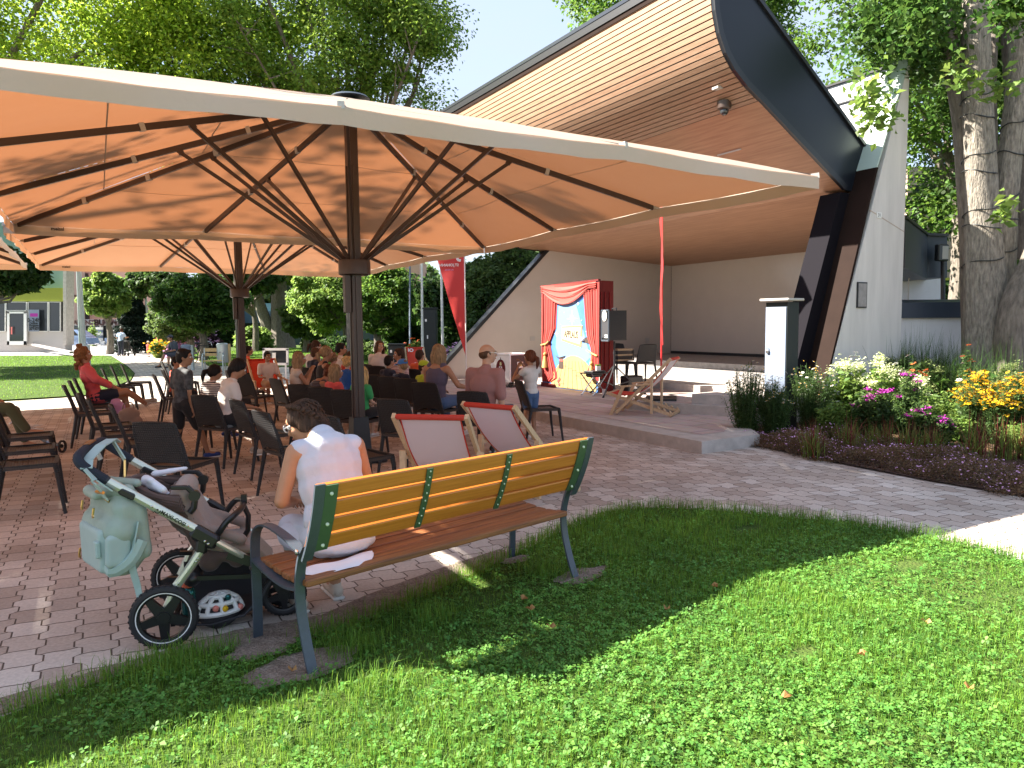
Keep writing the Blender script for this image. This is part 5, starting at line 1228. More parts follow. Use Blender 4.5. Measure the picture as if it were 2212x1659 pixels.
mb = MB(); mb.bar(B(-.01, BH + .01, .0), B(1.0, BH + .04, .0), .06, .035); mb.bar(B(0, .05, .02), B(.26, .03, .045), .04, .10); mb.build('top_bar', 'bd_dark', bd, world=True)
for u, z, s_ in ((.17, .98, 1), (.86, .84, -1)):
    mb = MB(); pts = [B(u - s_ * .15, z - .04, .05), B(u - s_ * .05, z - .01, .06), B(u, z + .05, .06)] if s_ > 0 else [B(u - .03, z + .03, .05), B(u + .05, z - .03, .06), B(.99, z - .08, .05)]
    mb.tube(pts, .018, 8); c = B(u - s_ * .07 if s_ > 0 else u + .05, z - .08, .06); mb.tube([c + Vector((0, 0, .05)), c - Vector((0, 0, .12))], .009, 6); mb.ell(c - Vector((0, 0, .16)), .04); mb.lathe(c - Vector((0, 0, .46)), [(.075, 0), (.07, .04), (.03, .26)], 10); mb.build('gold_tassel', 'bd_gold', bd, world=True)
# applause board and its hand
sg = flat('sign_board', [(.375, 1.05), (.715, .92), (.735, 1.38), (.38, 1.36)], .014, 'bd_gold')
flat('sign_face', [(.39, 1.09), (.695, .98), (.71, 1.335), (.39, 1.325)], .018, 'c_sign', sg)
text_obj('lettering', 'APPLAUS', .215, 'bd_line', frame_m(B(.548, 1.18, .021), bx + Vector((0, 0, -.05)), (0, 0, 1)) @ Matrix.Scale(.60, 4, Vector((1, 0, 0))), sg, ext=.001, bold=.004)
mb = MB(); mb.face([B(.77, 1.02, .012), B(.9, .98, .012), B(.9, 1.17, .012), B(.77, 1.12, .012)]); mb.build('sleeve', 'bd_line', bd, world=True, smooth=False)
mb = MB(); c = B(.745, 1.09, .024); mb.ell(c, (.05, .05, .04))
for k in range(4): mb.cap(c + bx * -.02 + Vector((0, 0, .03 - .022 * k)), c + bx * -.085 + Vector((0, 0, .035 - .022 * k)), .012, .010, 6)
mb.build('glove', 'bd_white', bd, world=True)
mb = MB(); c = B(.36, .56, .02)
for a, b_ in ((( -.07, 0), (-.055, .02)),): pass
mb.face([B(.325, .44, .015), B(.405, .44, .015), B(.40, .66, .015), B(.335, .66, .015)]); mb.face([B(.27, .72, .015), B(.33, .68, .015), B(.41, .67, .015), B(.45, .73, .015), B(.43, .70, .015), B(.36, .65, .015), B(.30, .67, .015)]); mb.build('top_hat', 'bd_line', bd, world=True, smooth=False)
flat('hat_band', [(.334, .60), (.403, .60), (.401, .645), (.336, .645)], .017, 'bd_red_lt')
mb = MB()
for u, z in ((.335, .17), (.31, .12), (.33, .05)): c = B(u, z + .04, .014); mb.lathe(c, [(.035, 0), (.033, .006)], 12, Matrix((bx, Vector((0, 0, 1)), bn)).transposed())
mb.build('tomatoes', 'bd_red_lt', bd, world=True)

# ------------------------------------------------------------------ flight case with picture
fc = empty('flight_case', (-.02, 16.62, .15), math.atan2(.5, .86) * -1, 'white and brown flight case on castors with an oval picture', 'flight case')
fc.rotation_euler = (0, 0, .72)
mb = MB(); mb.box((0, 0, .44), (.60, .62, .60)); mb.build('body', 'brown_cloth', fc, smooth=False)
mb = MB(); mb.box((-.302, 0, .44), (.006, .58, .56)); fpn = mb.build('front_panel', 'white_paint', fc, smooth=False)
fc_edges = MB()
for a in (-1, 1):
    for b in (-1, 1):
        fc_edges.bar((a * .30, b * .31, .14), (a * .30, b * .31, .74), .03, .03); fc_edges.bar((a * .30, -.31, .44 + b * .30), (a * .30, .31, .44 + b * .30), .03, .03); fc_edges.bar((-.30, a * .31, .44 + b * .30), (.30, a * .31, .44 + b * .30), .03, .03)
fc_edges.build('metal_edges', 'white_paint', fc, smooth=False)
mb = MB(); mb.box((.0, -.314, .50), (.17, .008, .14)); mb.build('latch_plate', 'white_paint', fc); mb = MB(); mb.box((.0, -.32, .50), (.10, .006, .06)); mb.build('latch', 'steel', fc)
mb = MB(); mb.tube([(.12, -.32, .40), (.14, -.36, .45), (.2, -.36, .45), (.22, -.32, .40)], .012, 6); mb.build('handle', 'white_paint', fc)
for a in (-1, 1):
    for b in (-1, 1): mb = MB(); mb.lathe((a * .24, b * .25, .055), [(.055, -.02), (.055, .02)], 14, Matrix.Rotation(pi / 2, 3, 'Y')); mb.box((a * .24, b * .25, .11), (.05, .05, .05)); mb.build('castor', 'rubber', fc)
# picture: dark oval with a little figure playing
RX = Matrix((Vector((0, -1, 0)), Vector((0, 0, 1)), Vector((-1, 0, 0)))).transposed()
mb = MB(); mb.add([Vector((-.307, -.16 * cos(a), .43 + .20 * sin(a))) for a in np.linspace(0, 2 * pi, 28)[:-1]], [tuple(range(27))]); pic = mb.build('oval_picture', 'bd_dark', fpn, smooth=False)
def fp(name, pts, m, d): mb = MB(); mb.face([Vector((-.307 - d, -x, .43 + z)) for x, z in pts]); mb.build(name, m, fpn, smooth=False)
fp('picture_hat', [(-.01, .17), (.01, .17), (.012, .24), (-.012, .24)], 'bd_line', .003)
fp('picture_face', [(-.03, .06), (.03, .06), (.035, .10), (.02, .14), (-.02, .14), (-.035, .10)], 'petal_cream', .003)
fp('picture_shirt', [(-.09, -.10), (.07, -.12), (.05, .04), (-.05, .04)], 'bd_white', .003)
fp('picture_vest', [(-.03, -.14), (.02, -.14), (.015, .03), (-.02, .03)], 'bd_line', .004)
fp('picture_animal', [(.05, -.17), (.14, -.19), (.12, -.06), (.08, -.02), (.05, -.08)], 'bd_plank', .004)
fp('picture_animal', [(-.14, -.12), (-.07, -.15), (-.06, -.05), (-.12, -.02)], 'concrete', .004)

# ------------------------------------------------------------------ flags, poles, columns, kiosk
def feather(name, foot, top_z, width, lab, ang, colour='flag_red', hb=1.0, pl='white_paint'):
    r = empty(name, (foot[0], foot[1], foot[2]), ang, lab, 'flag')
    mb = MB(); mb.tube([(0, 0, 0), (0, 0, top_z)], .014, 8); mb.build('pole', pl, r)
    mb = MB(); n = 20; vs = []
    for i in range(n + 1):
        z = hb + (top_z - hb) * i / n; w = width * (i / n) ** .95 if i < n - 2 else width * (1 - .3 * (i - n + 2))
        for j in range(6): vs.append((-w * j / 5 - .01, .03 * sin(i * .7 + j) * (j / 5), z + (0 if i < n else -.0)))
    mb.add(vs, [(i * 6 + j, i * 6 + j + 1, (i + 1) * 6 + j + 1, (i + 1) * 6 + j) for i in range(n) for j in range(5)]); mb.build('sail', colour, r)
    return r
p = G(1008, 845)
f1 = feather('beach_flag', (p.x, p.y, 0), 3.75, .80, 'red feather flag with mirrored white lettering hanging left of the bandstand wall', 0, hb=.85)
mb = MB(); mb.box((0, 0, .03), (.5, .5, .04)); mb.build('foot_plate', 'black_metal', f1)
z0 = at(975, 575, p.y).z
mwf = Matrix.Translation((-.36, -.045, z0 + .02)) @ Matrix.Rotation(pi / 2, 4, 'X') @ Matrix.Scale(-1, 4, Vector((1, 0, 0)))
text_obj('lettering', 'ST.JOHANN', .085, 'petal_white', mwf, f1, ext=.001, world=False, bold=.002)
mwf = Matrix.Translation((-.36, -.045, z0 - .09)) @ Matrix.Rotation(pi / 2, 4, 'X') @ Matrix.Scale(-1, 4, Vector((1, 0, 0)))
text_obj('lettering', 'IN TIROL', .05, 'petal_pink', mwf, f1, ext=.001, world=False)
mwf = Matrix.Translation((-.34, -.045, z0 + .33)) @ Matrix.Rotation(pi / 2, 4, 'X') @ Matrix.Scale(-1, 4, Vector((1, 0, 0)))
text_obj('lettering', 'JO', .42, 'petal_white', mwf, f1, ext=.001, world=False, bold=.01)
f2 = feather('beach_flag', (2.46, 11.99, .30), 3.9, .5, 'slim red feather flag seen edge on, standing on the stage behind the deck chair', radians(77), hb=.9, pl='flag_red')
mb = MB(); mb.box((0, 0, .02), (.62, .5, .04)); mb.build('foot_plate', 'black_metal', f2)
def mast(px, py, ptop, w, m, lab, d=None, cat='pole', lean=0, name='flagpole'):
    b = G(px, py) if d is None else at(px, py, d); b.z = 0 if d is None else b.z; d = b.y; tp = at(px + lean, ptop, d)
    r = empty(name, tuple(b), 0, lab, cat); mb = MB(); mb.tube([(b.x, b.y, 0), (tp.x, tp.y, max(tp.z, 1))], [w, w * .75], 10); mb.build('mast', m, r, world=True)
    mb = MB(); mb.lathe((b.x, b.y, 0), [(w * 2.5, 0), (w * 2.5, .02), (w * 1.3, .06)], 10); mb.build('foot', 'steel', r, world=True); return r
mast(886, 782, 500, .045, 'grey_box', 'bluish steel flagpole, leftmost of three by the dark column', lean=-1)
mast(913, 788, 470, .055, 'white_paint', 'white flagpole in the middle, left of the dark column', lean=-3)
mast(957, 790, 470, .055, 'white_paint', 'white flagpole right of the dark column, by the feather flag', lean=-6)
def pillar(px0, px1, ytop, ybase, lab, m='box_dark', name='info_column', cat='column'):
    b = G((px0 + px1) / 2, ybase); w = (px1 - px0) / FF * b.y; t = at(px0, ytop, b.y).z
    r = empty(name, tuple(b), 0, lab, cat); mb = MB(); mb.box((0, 0, t / 2), (w, w * .9, t), bev=.02); mb.build('body', m, r)
    mb = MB(); mb.box((0, 0, t + .03), (w * 1.12, w, .05), bev=.01); mb.build('cap', m, r); mb = MB(); mb.box((-w * .3, -w * .455, t * .82), (.06, .004, .08)); mb.box((-w * .2, -w * .455, t * .55), (.04, .004, .12)); mb.build('sticker', 'white_paint', r); return r
pillar(918, 946, 668, 800, 'tall dark grey service column between two white flagpoles')
pb = pillar(842, 874, 746, 815, 'dark boxy litter bin behind the laughing girl', name='litter_bin', cat='bin')
# power column in the flower bed
kp = empty('power_column', (3.80, 10.55, 0), .30, 'grey power supply column with padlock and notice in the flower bed', 'column')
b0 = at(1676, 760, 10.5); kp.location = (b0.x, b0.y, 0); kp.rotation_euler = (0, 0, -.90)
mb = MB(); mb.box((0, 0.15, .92), (.34, .30, 1.84)); mb.build('body', 'box_dark', kp, smooth=False)
mb = MB(); mb.box((-.005, -.006, 1.16), (.325, .012, 1.22), bev=.003); dr = mb.build('door', 'grey_box', kp, smooth=False)
mb = MB(); mb.box((0, .13, 1.875), (.46, .42, .035), bev=.008); mb.build('cap', 'grey_clip', kp)
mb = MB(); mb.box((.0, -.0135, 1.62), (.13, .003, .20)); nt_ = mb.build('notice', 'white_paint', dr)
mb = MB(); mb.box((0, -.016, 1.655), (.10, .002, .085)); mb.box((0, -.016, 1.58), (.10, .002, .02)); mb.box((0, -.016, 1.553), (.10, .002, .012)); mb.build('notice_print', 'concrete_dark', nt_)
mb = MB(); mb.box((.0, -.018, 1.66), (.06, .002, .035)); mb.build('notice_picture', 'white_paint', nt_)
mb = MB(); mb.box((-.12, -.03, 1.13), (.04, .02, .05), bev=.004); mb.tube([(-.132, -.03, 1.15), (-.132, -.03, 1.19), (-.108, -.03, 1.19), (-.108, -.03, 1.15)], .004, 6); mb.build('padlock', 'steel', dr)
# ------------------------------------------------------------------ trees
def crown_pts(c, R, ncl, nleaf, seed, shell=.55, cl=.22, flat=.7, gaps=0.0, drop=0):
    rng = np.random.default_rng(seed); d = rng.normal(size=(ncl, 3)); d /= np.linalg.norm(d, axis=1)[:, None]
    r = rng.uniform(shell, 1, ncl) ** .7; C = d * r[:, None] * np.array(R)
    keep = C[:, 2] > -R[2] * .85; C = C[keep]; ncl = len(C)
    k = rng.integers(0, ncl, nleaf); size = rng.uniform(.6, 1.35, ncl) * cl * min(R[0], R[2] * 1.3)
    off = rng.normal(size=(nleaf, 3)); off /= np.linalg.norm(off, axis=1)[:, None]; off *= (rng.random(nleaf) ** .62 * rng.uniform(.85, 1.25, nleaf))[:, None]; off[:, 2] *= flat
    P = C[k] + off * size[k][:, None]; st = rng.random(nleaf) < .16; q = rng.normal(size=(nleaf, 3)); q /= np.linalg.norm(q, axis=1)[:, None]; P[st] = (q * (rng.random(nleaf) ** .4)[:, None] * np.array(R) * .98)[st]; P[:, 2] -= drop * (np.linalg.norm(off[:, :2], axis=1) * size[k])
    return P + np.array(c), C + np.array(c), off
def limbs(mb, base, fork, C, r0, seed, n=9, bend=.2, twigs=2):
    rnd = random.Random(seed); C = [Vector(c) for c in C]; rnd.shuffle(C); base = Vector(base); fork = Vector(fork)
    for c in C[:n]:
        s = fork.lerp(base, rnd.uniform(0, .25)); d = c - s; m1 = s + d * .35 + Vector((rnd.gauss(0, 1), rnd.gauss(0, 1), abs(rnd.gauss(0, 1)))) * bend * .5; m2 = s + d * .7 + Vector((rnd.gauss(0, 1), rnd.gauss(0, 1), rnd.gauss(0, 1))) * bend
        r = r0 * rnd.uniform(.3, .55); mb.tube([s, m1, m2, c], [r, r * .7, r * .42, r * .12], 7)
        for _ in range(twigs): q = m2.lerp(c, rnd.random()); e = q + Vector((rnd.gauss(0, 1), rnd.gauss(0, 1), rnd.gauss(.3, 1))) * d.length * .07; mb.tube([q, e], [r * .22, r * .06], 5)
def trunk_tube(mb, pts, rad, n=14, seed=0):
    pts = smooth_pts(pts, 3); k = len(pts); rr = [float(np.interp(i / (k - 1), np.linspace(0, 1, len(rad)), rad)) for i in range(k)]; rnd = random.Random(seed)
    b = len(mb.v); mb.tube(pts, rr, n)
    for i in range(k):
        for j in range(n):
            v = Vector(mb.v[b + i * n + j]); c = pts[i]; w = 1 + .09 * sin(j * 2 * pi / n * 3 + seed + i * .13) + rnd.uniform(-.025, .025); mb.v[b + i * n + j] = tuple(c + (v - c) * w)
def tree(name, label, base, trunk, rad, crown, R, ncl, nleaf, leaf, lm, seed, cat='tree', group=None, bark='bark', nl=9, cl=.22, flat=.7, shell=.55, drop=0, up=.4, aspect=.62, twigs=2):
    r = empty(name, tuple(base), 0, label, cat, group); b = Vector(base)
    P, C, off = crown_pts(crown, R, ncl, nleaf, seed, cl=cl, flat=flat, shell=shell, drop=drop)
    mb = MB(); tp = [b + Vector(t) for t in trunk]; trunk_tube(mb, tp, rad, seed=seed); limbs(mb, tp[-2], tp[-1], C, rad[-1] * 1.6, seed, nl, twigs=twigs)
    mb.build('trunk', bark, r, world=True)
    o = leaves_mesh('crown', P - np.array(base), leaf, lm, r, up=up, seed=seed, N=off * .8, droop=.4, aspect=aspect); return r
# great trees behind the parasols, upper left
tree('broadleaf_tree', 'tall yellow green tree at the upper left corner above the parasols', (-19.5, 24, 0), [(0, 0, 0), (.2, 0, 3), (0, 0, 6)], [.4, .32, .25], (-14.5, 23, 11.0), (5.6, 4.2, 4.3), 80, 62000, .155, 'leaf_lime', 101, cl=.26)
tree('broadleaf_tree', 'tall dark tree at the far left edge above the parasols', (-24, 30, 0), [(0, 0, 0), (.2, 0, 3), (0, 0, 6)], [.5, .4, .3], (-23.2, 29, 11), (6.5, 5, 5.2), 70, 42000, .20, 'leaf_mid', 102, cl=.27)
tree('maple_tree', 'big open crowned maple rising behind the nearest parasol', (-5.85, 27, 0), [(0, 0, 0), (.0, 0, 3), (.1, 0, 5.5)], [.25, .22, .2], (-6.6, 25.5, 12.4), (5.1, 4.2, 5.4), 90, 70000, .145, 'leaf_olive', 103, nl=26, cl=.21, shell=.35, twigs=5)
tree('maple_tree', 'light green tree between the yellow tree and the big maple', (-10.75, 29, 0), [(0, 0, 0), (.0, 0, 3), (.0, 0, 5.5)], [.18, .16, .15], (-12, 27.5, 12.6), (5, 4, 5.4), 76, 56000, .155, 'leaf_lime', 107, nl=14, cl=.24, twigs=3)
# a long thin branch reaching right against the sky
mbp = at(820, 150, 24); br = empty('overhanging_branch', tuple(mbp), 0, 'thin leafy branch reaching right against the sky beyond the big maple', 'branch')
mb = MB(); pts = [at(760, 190, 25), at(800, 130, 24.6), at(850, 85, 24.2), at(900, 80, 24), at(938, 100, 24)]; mb.tube(smooth_pts(pts), .035, 6); pts2 = [at(770, 60, 25), at(830, 40, 24.6), at(872, 70, 24.2)]; mb.tube(smooth_pts(pts2), .03, 6); pts3 = [at(750, 170, 25), at(810, 165, 24.6), at(880, 150, 24.2)]; mb.tube(smooth_pts(pts3), .03, 6); mb.build('twig', 'twig', br, world=True)
rng = np.random.default_rng(5); L_ = []
for q, s_ in ((at(905, 92, 24), .34), (at(925, 105, 24), .28), (at(880, 85, 24), .25), (at(845, 45, 24), .5), (at(868, 70, 24), .35), (at(820, 25, 24), .6), (at(800, 75, 24), .5), (at(860, 150, 24), .4), (at(875, 165, 24), .25), (at(835, 180, 24), .35), (at(815, 120, 24), .35), (at(790, 150, 24), .5), (at(800, 195, 24), .3), (at(760, 110, 24), .5), (at(780, 10, 24), .6), (at(850, 5, 24), .35)):
    n = int(800 * s_); o_ = rng.normal(size=(n, 3)) * s_ * .5; o_[:, 2] -= np.abs(o_[:, 0]) * .3; L_.append(np.array(q) + o_)
leaves_mesh('foliage', np.concatenate(L_) - np.array(mbp), .14, 'leaf_olive', br, up=.2, seed=9, droop=.6)
# behind the bandstand
tree('broadleaf_tree', 'dark green tree rising behind the left end of the bandstand roof', (8.5, 31, 0), [(0, 0, 0), (.1, 0, 4), (0, 0, 8)], [.5, .4, .3], (7.0, 29.5, 15.6), (5.4, 4.2, 5.2), 80, 60000, .17, 'leaf_mid', 104, cl=.25)
for i, (bx_, by_, cz, R, lab, lm, n, lf) in enumerate((
    (14.5, 24, 9.5, (5.0, 4, 6.2), 'tall leafy maple behind the bandstand roof edge, left of the pale fin', 'leaf_mid', 32000, .17),
    (17.6, 21, 8.2, (4.2, 3.6, 6.6), 'dense maple behind the pale fin wall', 'leaf_dark', 24000, .24),
    (20.5, 27, 8.2, (6.0, 4, 8.0), 'dark maple filling the background right of the fin', 'leaf_dark', 26000, .27),
    (13.3, 17, 11.5, (3.4, 3, 3.4), 'leafy crown above the fin wall at the upper right', 'leaf_maple', 26000, .14),
    (17.0, 15.5, 11.5, (3.4, 3, 3.6), 'leafy crown above the right tree trunks', 'leaf_dark', 24000, .15),
    (24.5, 22, 7.0, (5, 4, 7.4), 'shadowed tree at the far right edge beyond the garden wall', 'leaf_dark', 20000, .28))):
    tree('maple_tree', lab, (bx_, by_, 0), [(0, 0, 0), (.1, 0, 3), (0, 0, 6)], [.28, .22, .16], (bx_, by_ - .6, cz), R, 58, n, lf, lm, 110 + i, cl=.27, nl=16, shell=.3, twigs=4)
# big multi-stem maple at the right, light cable wound round the stems
bt = Vector((7.75, 11.8, 0)); mt = empty('maple_tree', tuple(bt), 0, 'big multi stemmed maple by the garden wall with light cable wound round its stems', 'tree')
def TP(x, y, d=11.35): return at(x, y, d + .45)
stems = [([TP(2128, 905), TP(2128, 800), TP(2126, 690), TP(2122, 560), TP(2118, 430), TP(2112, 300), TP(2108, 150), TP(2104, 0), TP(2100, -160)], [.40, .35, .31, .28, .23, .22, .205, .185, .14]),
         ([TP(2150, 900, 11.5), TP(2155, 760, 11.5), TP(2158, 640, 11.5), TP(2163, 540, 11.45), TP(2170, 420, 11.4), TP(2186, 300, 11.4), TP(2200, 170, 11.4), TP(2212, 0, 11.3), TP(2222, -120, 11.3)], [.30, .26, .22, .20, .185, .165, .16, .15, .12]),
         ([TP(2106, 860, 11.6), TP(2104, 620, 11.6), TP(2092, 440, 11.6), TP(2078, 260, 11.6), TP(2056, 130, 11.6), TP(2040, 0, 11.6), TP(2030, -120, 11.6)], [.2, .2, .16, .14, .13, .13, .1]),
         ([TP(2200, 900, 10.9), TP(2190, 800, 10.9), TP(2185, 720, 10.9), TP(2205, 640, 10.9), TP(2250, 540, 10.9), TP(2290, 380, 10.9)], [.26, .24, .22, .22, .2, .16]),
         ([TP(2140, 620, 11.9), TP(2142, 450, 11.9), TP(2140, 300, 11.9), TP(2138, 160, 11.9), TP(2150, 0, 11.9), TP(2155, -100, 11.9)], [.15, .13, .11, .10, .09, .08]),
         ([TP(2196, 560, 11.9), TP(2205, 420, 11.9), TP(2190, 240, 11.9), TP(2180, 60, 11.9), TP(2176, -80, 11.9)], [.14, .13, .12, .12, .1])]
for i, (pts, rad) in enumerate(stems):
    mb = MB(); trunk_tube(mb, pts, rad, 18, seed=i); mb.build('trunk' if i == 0 else 'stem', 'bark_pale' if i in (0, 1) else 'bark', mt, world=True)
mb = MB()
for (pts, rad), zs in ((stems[0], (2.55, 2.95, 3.35, 3.8, 4.2, 4.65, 5.1)), (stems[1], (2.7, 3.1, 3.55, 4.1, 4.7))):
    P_ = smooth_pts(pts, 6); zz = [p.z for p in P_]
    for k, z in enumerate(zs):
        loop = []
        for a in np.linspace(-.3, 2 * pi * .95, 18): zt = z + .22 * (a / 6.28) * (1 if k % 2 else -1) + .02 * sin(a * 3); c = Vector([float(np.interp(zt, zz, [p[q] for p in P_])) for q in range(3)]); r = float(np.interp(zt, zz, np.interp(np.linspace(0, 1, len(P_)), np.linspace(0, 1, len(rad)), rad))) + .014; loop.append(c + Vector((r * cos(a), -r * sin(a), 0)))
        mb.tube(loop, .010, 5, caps=False)
mb.build('light_cable', 'cable', mt, world=True)
rng = np.random.default_rng(6); L_ = []
for x, y, d, s_ in ((2050, 30, 13.4, .9), (1990, 60, 12.2, .8), (1950, 20, 12, .9), (2150, 90, 13.6, 1.0), (2210, 60, 13.4, 1.1), (2250, 200, 12.6, .8), (2230, 330, 12.9, .7), (2220, 450, 12.9, .6), (2050, 215, 12.9, .45), (2150, 130, 13.4, .5), (2070, 120, 13.2, .5), (2000, 130, 12, .5), (1900, 60, 12, .7), (2190, 15, 10.2, .4), (2000, 20, 10.8, .5)):
    n = int(1500 * s_); L_.append(np.array(at(x, y, d)) + rng.normal(size=(n, 3)) * s_ * .42)
leaves_mesh('crown', np.concatenate(L_) - np.array(bt), .115, 'leaf_maple', mt, up=.3, seed=19, droop=.3)
L_ = []
for x, y, d, s_ in ((1870, 215, 9.8, .22), (1885, 190, 9.8, .2), (1905, 240, 10, .25), (1890, 265, 10, .16), (2075, 150, 10.6, .2), (2085, 178, 10.6, .16), (2150, 185, 10.7, .2), (2165, 200, 10.7, .16), (2170, 450, 10.9, .16), (2165, 470, 10.9, .12)):
    L_.append(np.array(at(x, y, d)) + rng.normal(size=(int(220 * s_), 3)) * s_ * .6)
leaves_mesh('leaf_sprays', np.concatenate(L_) - np.array(bt), .15, 'leaf_bright', mt, up=.3, seed=29, droop=.3)
tree('maple_tree', 'maple left of the parasols whose crown throws soft shade on them', (-17.5, 9, 0), [(0, 0, 0), (.1, 0, 4), (0, 0, 9)], [.3, .25, .16], (-16.8, 9.6, 14.6), (3.6, 3.0, 1.9), 13, 1300, .26, 'leaf_mid', 205, cl=.3, nl=8)
tree('maple_tree', 'maple beside the left lawn throwing dappled shade on it', (-30, 26, 0), [(0, 0, 0), (.1, 0, 4), (0, 0, 8)], [.3, .25, .16], (-29.5, 26, 10.5), (5, 4.6, 3.6), 40, 9000, .34, 'leaf_mid', 206, cl=.28, nl=8)
# ------------------------------------------------------------------ trees and shrubs seen below the parasols
tree('broadleaf_tree', 'large twin trunked tree on the lawn between the parasol poles', tuple(G(607, 752)), [(0, 0, 0), (.0, 0, 3), (.0, 0, 6)], [1.0, .62, .45], (G(607, 752).x + 1, G(607, 752).y - 2, 9.5), (11, 5, 5.2), 70, 26000, .48, 'leaf_mid', 130, cl=.2, nl=14)
mb = MB(); tb = G(602, 752); trunk_tube(mb, [tb + Vector((-.1, -.2, 0)), tb + Vector((-.75, -.3, 1.8)), tb + Vector((-1.4, -.3, 4)), tb + Vector((-2.2, -.3, 7))], [.6, .42, .34, .25], seed=3); tp_ = [o for o in bpy.data.objects if o.get('label', '').startswith('large twin')][0]; mb.build('second_trunk', 'bark_pale', tp_, world=True)
bgt = [ # px, py(base), crown centre px,py, radius px (x,z), depth, leaf mat, n, label
 (437, 745, 430, 655, 95, 62, 34, 'leaf_maple', 26000, .19, 'bushy dark tree left of the rear parasol pole'),
 (408, 748, 395, 690, 70, 46, 37, 'leaf_shrub', 17000, .19, 'paler bushy tree behind the dark litter bin'),
 (745, 750, 720, 645, 95, 70, 40, 'leaf_bright', 22000, .22, 'light green tree with bent trunk left of the near parasol pole'),
 (812, 750, 830, 650, 70, 80, 34, 'leaf_mid', 20000, .19, 'mid green tree just right of the near parasol pole'),
 (880, 750, 885, 680, 70, 95, 36, 'leaf_dark', 17000, .28, 'dark tree behind the flagpoles'),
 (1010, 750, 1000, 665, 90, 90, 32, 'leaf_dark', 20000, .25, 'dark shrubby tree behind the red feather flag'),
 (1105, 760, 1110, 600, 85, 80, 27, 'leaf_shrub', 20000, .17, 'silvery sunlit tree beside the bandstand side wall'),
 (1060, 750, 1060, 690, 60, 70, 26, 'leaf_dark', 9000, .17, 'shaded bush at the foot of the bandstand side wall'),
 (236, 745, 232, 640, 52, 50, 44, 'leaf_bright', 17000, .25, 'round light green street tree before the pink building'),
 (-110, 745, 20, 590, 75, 48, 26, 'leaf_dark', 6500, .22, 'dark maple crown hanging in front of the green shop'),
 (660, 745, 665, 690, 55, 42, 44, 'leaf_shrub', 9000, .34, 'rounded sunlit shrub right of the twin trunked tree'),
 (350, 745, 340, 610, 60, 35, 40, 'leaf_dark', 9000, .3, 'dark hanging foliage above the far path'),
 (560, 748, 520, 600, 90, 40, 44, 'leaf_dark', 12000, .34, 'dark leafy crown behind the rear parasol collar')]
for i, (bx_, by_, cx_, cy_, rx, rz, d, lm, n, lf, lab) in enumerate(bgt):
    c = at(cx_, cy_, d); R = (rx / FF * d, rx / FF * d * .7, rz / FF * d); b = at(bx_, by_, d)
    if lab.startswith('dark hanging') or lab.startswith('dark leafy'): b = Vector((c.x, c.y + 2, 0))
    tree('broadleaf_tree', lab, (b.x, b.y, 0), [(0, 0, 0), (.1, 0, max(.8, c.z * .3)), (0, 0, max(1.2, c.z * .55))], [.22, .18, .14], tuple(c), R, 46, n, lf, lm, 140 + i, cl=.26, nl=12, group=None)
# dark conifer
cb = G(295, 752); cb.y = 46; cb = at(293, 750, 46); cn = empty('conifer', (cb.x, cb.y, 0), 0, 'very dark conical yew beside the far path', 'conifer')
mb = MB(); mb.tube([(0, 0, 0), (0, 0, 4)], [.2, .05], 8); mb.build('trunk', 'bark', cn)
rng = np.random.default_rng(8); n = 15000; z = rng.random(n) ** .8; hgt = 4.1; rr = (1 - z) ** .6 * (1.35) * (rng.random(n) ** .35) * (1 + .12 * np.sin(z * 40)); a = rng.random(n) * 2 * pi
leaves_mesh('crown', np.stack([rr * np.cos(a), rr * np.sin(a), z * hgt + .05], 1), .22, 'leaf_conifer', cn, up=.2, seed=4, aspect=.4, droop=.4)
# hedges and shrubs on the lawn
def shrub(px, py, wpx, hpx, d, lm, n, lf, label, name='shrub', cat='shrub', group=None, flowers=None, nfl=0, flat=.8, up=.5, aspect=.5, zc=None):
    c = at(px, py, d); c.z = 0 if zc is None else zc; R = (wpx / 2 / FF * d, wpx / 2 / FF * d * .8, hpx / FF * d)
    r = empty(name, tuple(c), 0, label, cat, group); rng = np.random.default_rng(int(px * 7 + py))
    P, C, off = crown_pts((0, 0, R[2] * .5), (R[0], R[1], R[2] * .55), 30, n, int(px), cl=.32, shell=.3, flat=flat); P[:, 2] = np.abs(P[:, 2])
    mb = MB(); 
    for q in C[:10]: mb.tube([(0, 0, 0), tuple(Vector(q) * .5 + Vector((0, 0, .05))), tuple(q)], [.02, .014, .006], 5)
    mb.build('stems', 'twig', r); leaves_mesh('foliage', P, lf, lm, r, up=up, seed=int(px), N=off, aspect=aspect)
    if flowers:
        F_ = C[rng.integers(0, len(C), nfl)] + rng.normal(size=(nfl, 3)) * R[0] * .22; F_[:, 2] = np.abs(F_[:, 2]) + R[2] * .12
        leaves_mesh('flowers', F_, lf * 1.1, flowers, r, up=1.5, seed=int(px) + 1, aspect=.9)['kind'] = 'stuff'
    return r
shrub(548, 745, 90, 52, 48, 'leaf_bright', 7000, .3, 'sunlit yellow green shrub left of the twin trunked tree')
shrub(690, 748, 80, 40, 46, 'leaf_shrub', 6000, .28, 'dark green rounded shrub beyond the seated children')
shrub(740, 760, 130, 42, 38, 'leaf_dark', 9000, .2, 'low dark hedge behind the audience heads', name='hedge', cat='hedge')
shrub(815, 765, 110, 34, 36, 'leaf_shrub', 9000, .17, 'low green hedge right of the near parasol pole', name='hedge', cat='hedge')
shrub(815, 778, 90, 18, 33, 'leaf_bright', 5000, .15, 'bright yellow green edging plants before the hedge', name='ground_cover', cat='plant')
shrub(895, 785, 46, 44, 29, 'leaf_bright', 5000, .13, 'bright young shrub with orange flowers by the bin', flowers='petal_orange', nfl=60)
shrub(985, 795, 60, 36, 27, 'leaf_aster', 5000, .12, 'pink white flowering bush by the red deck chair', flowers='petal_pink', nfl=900)
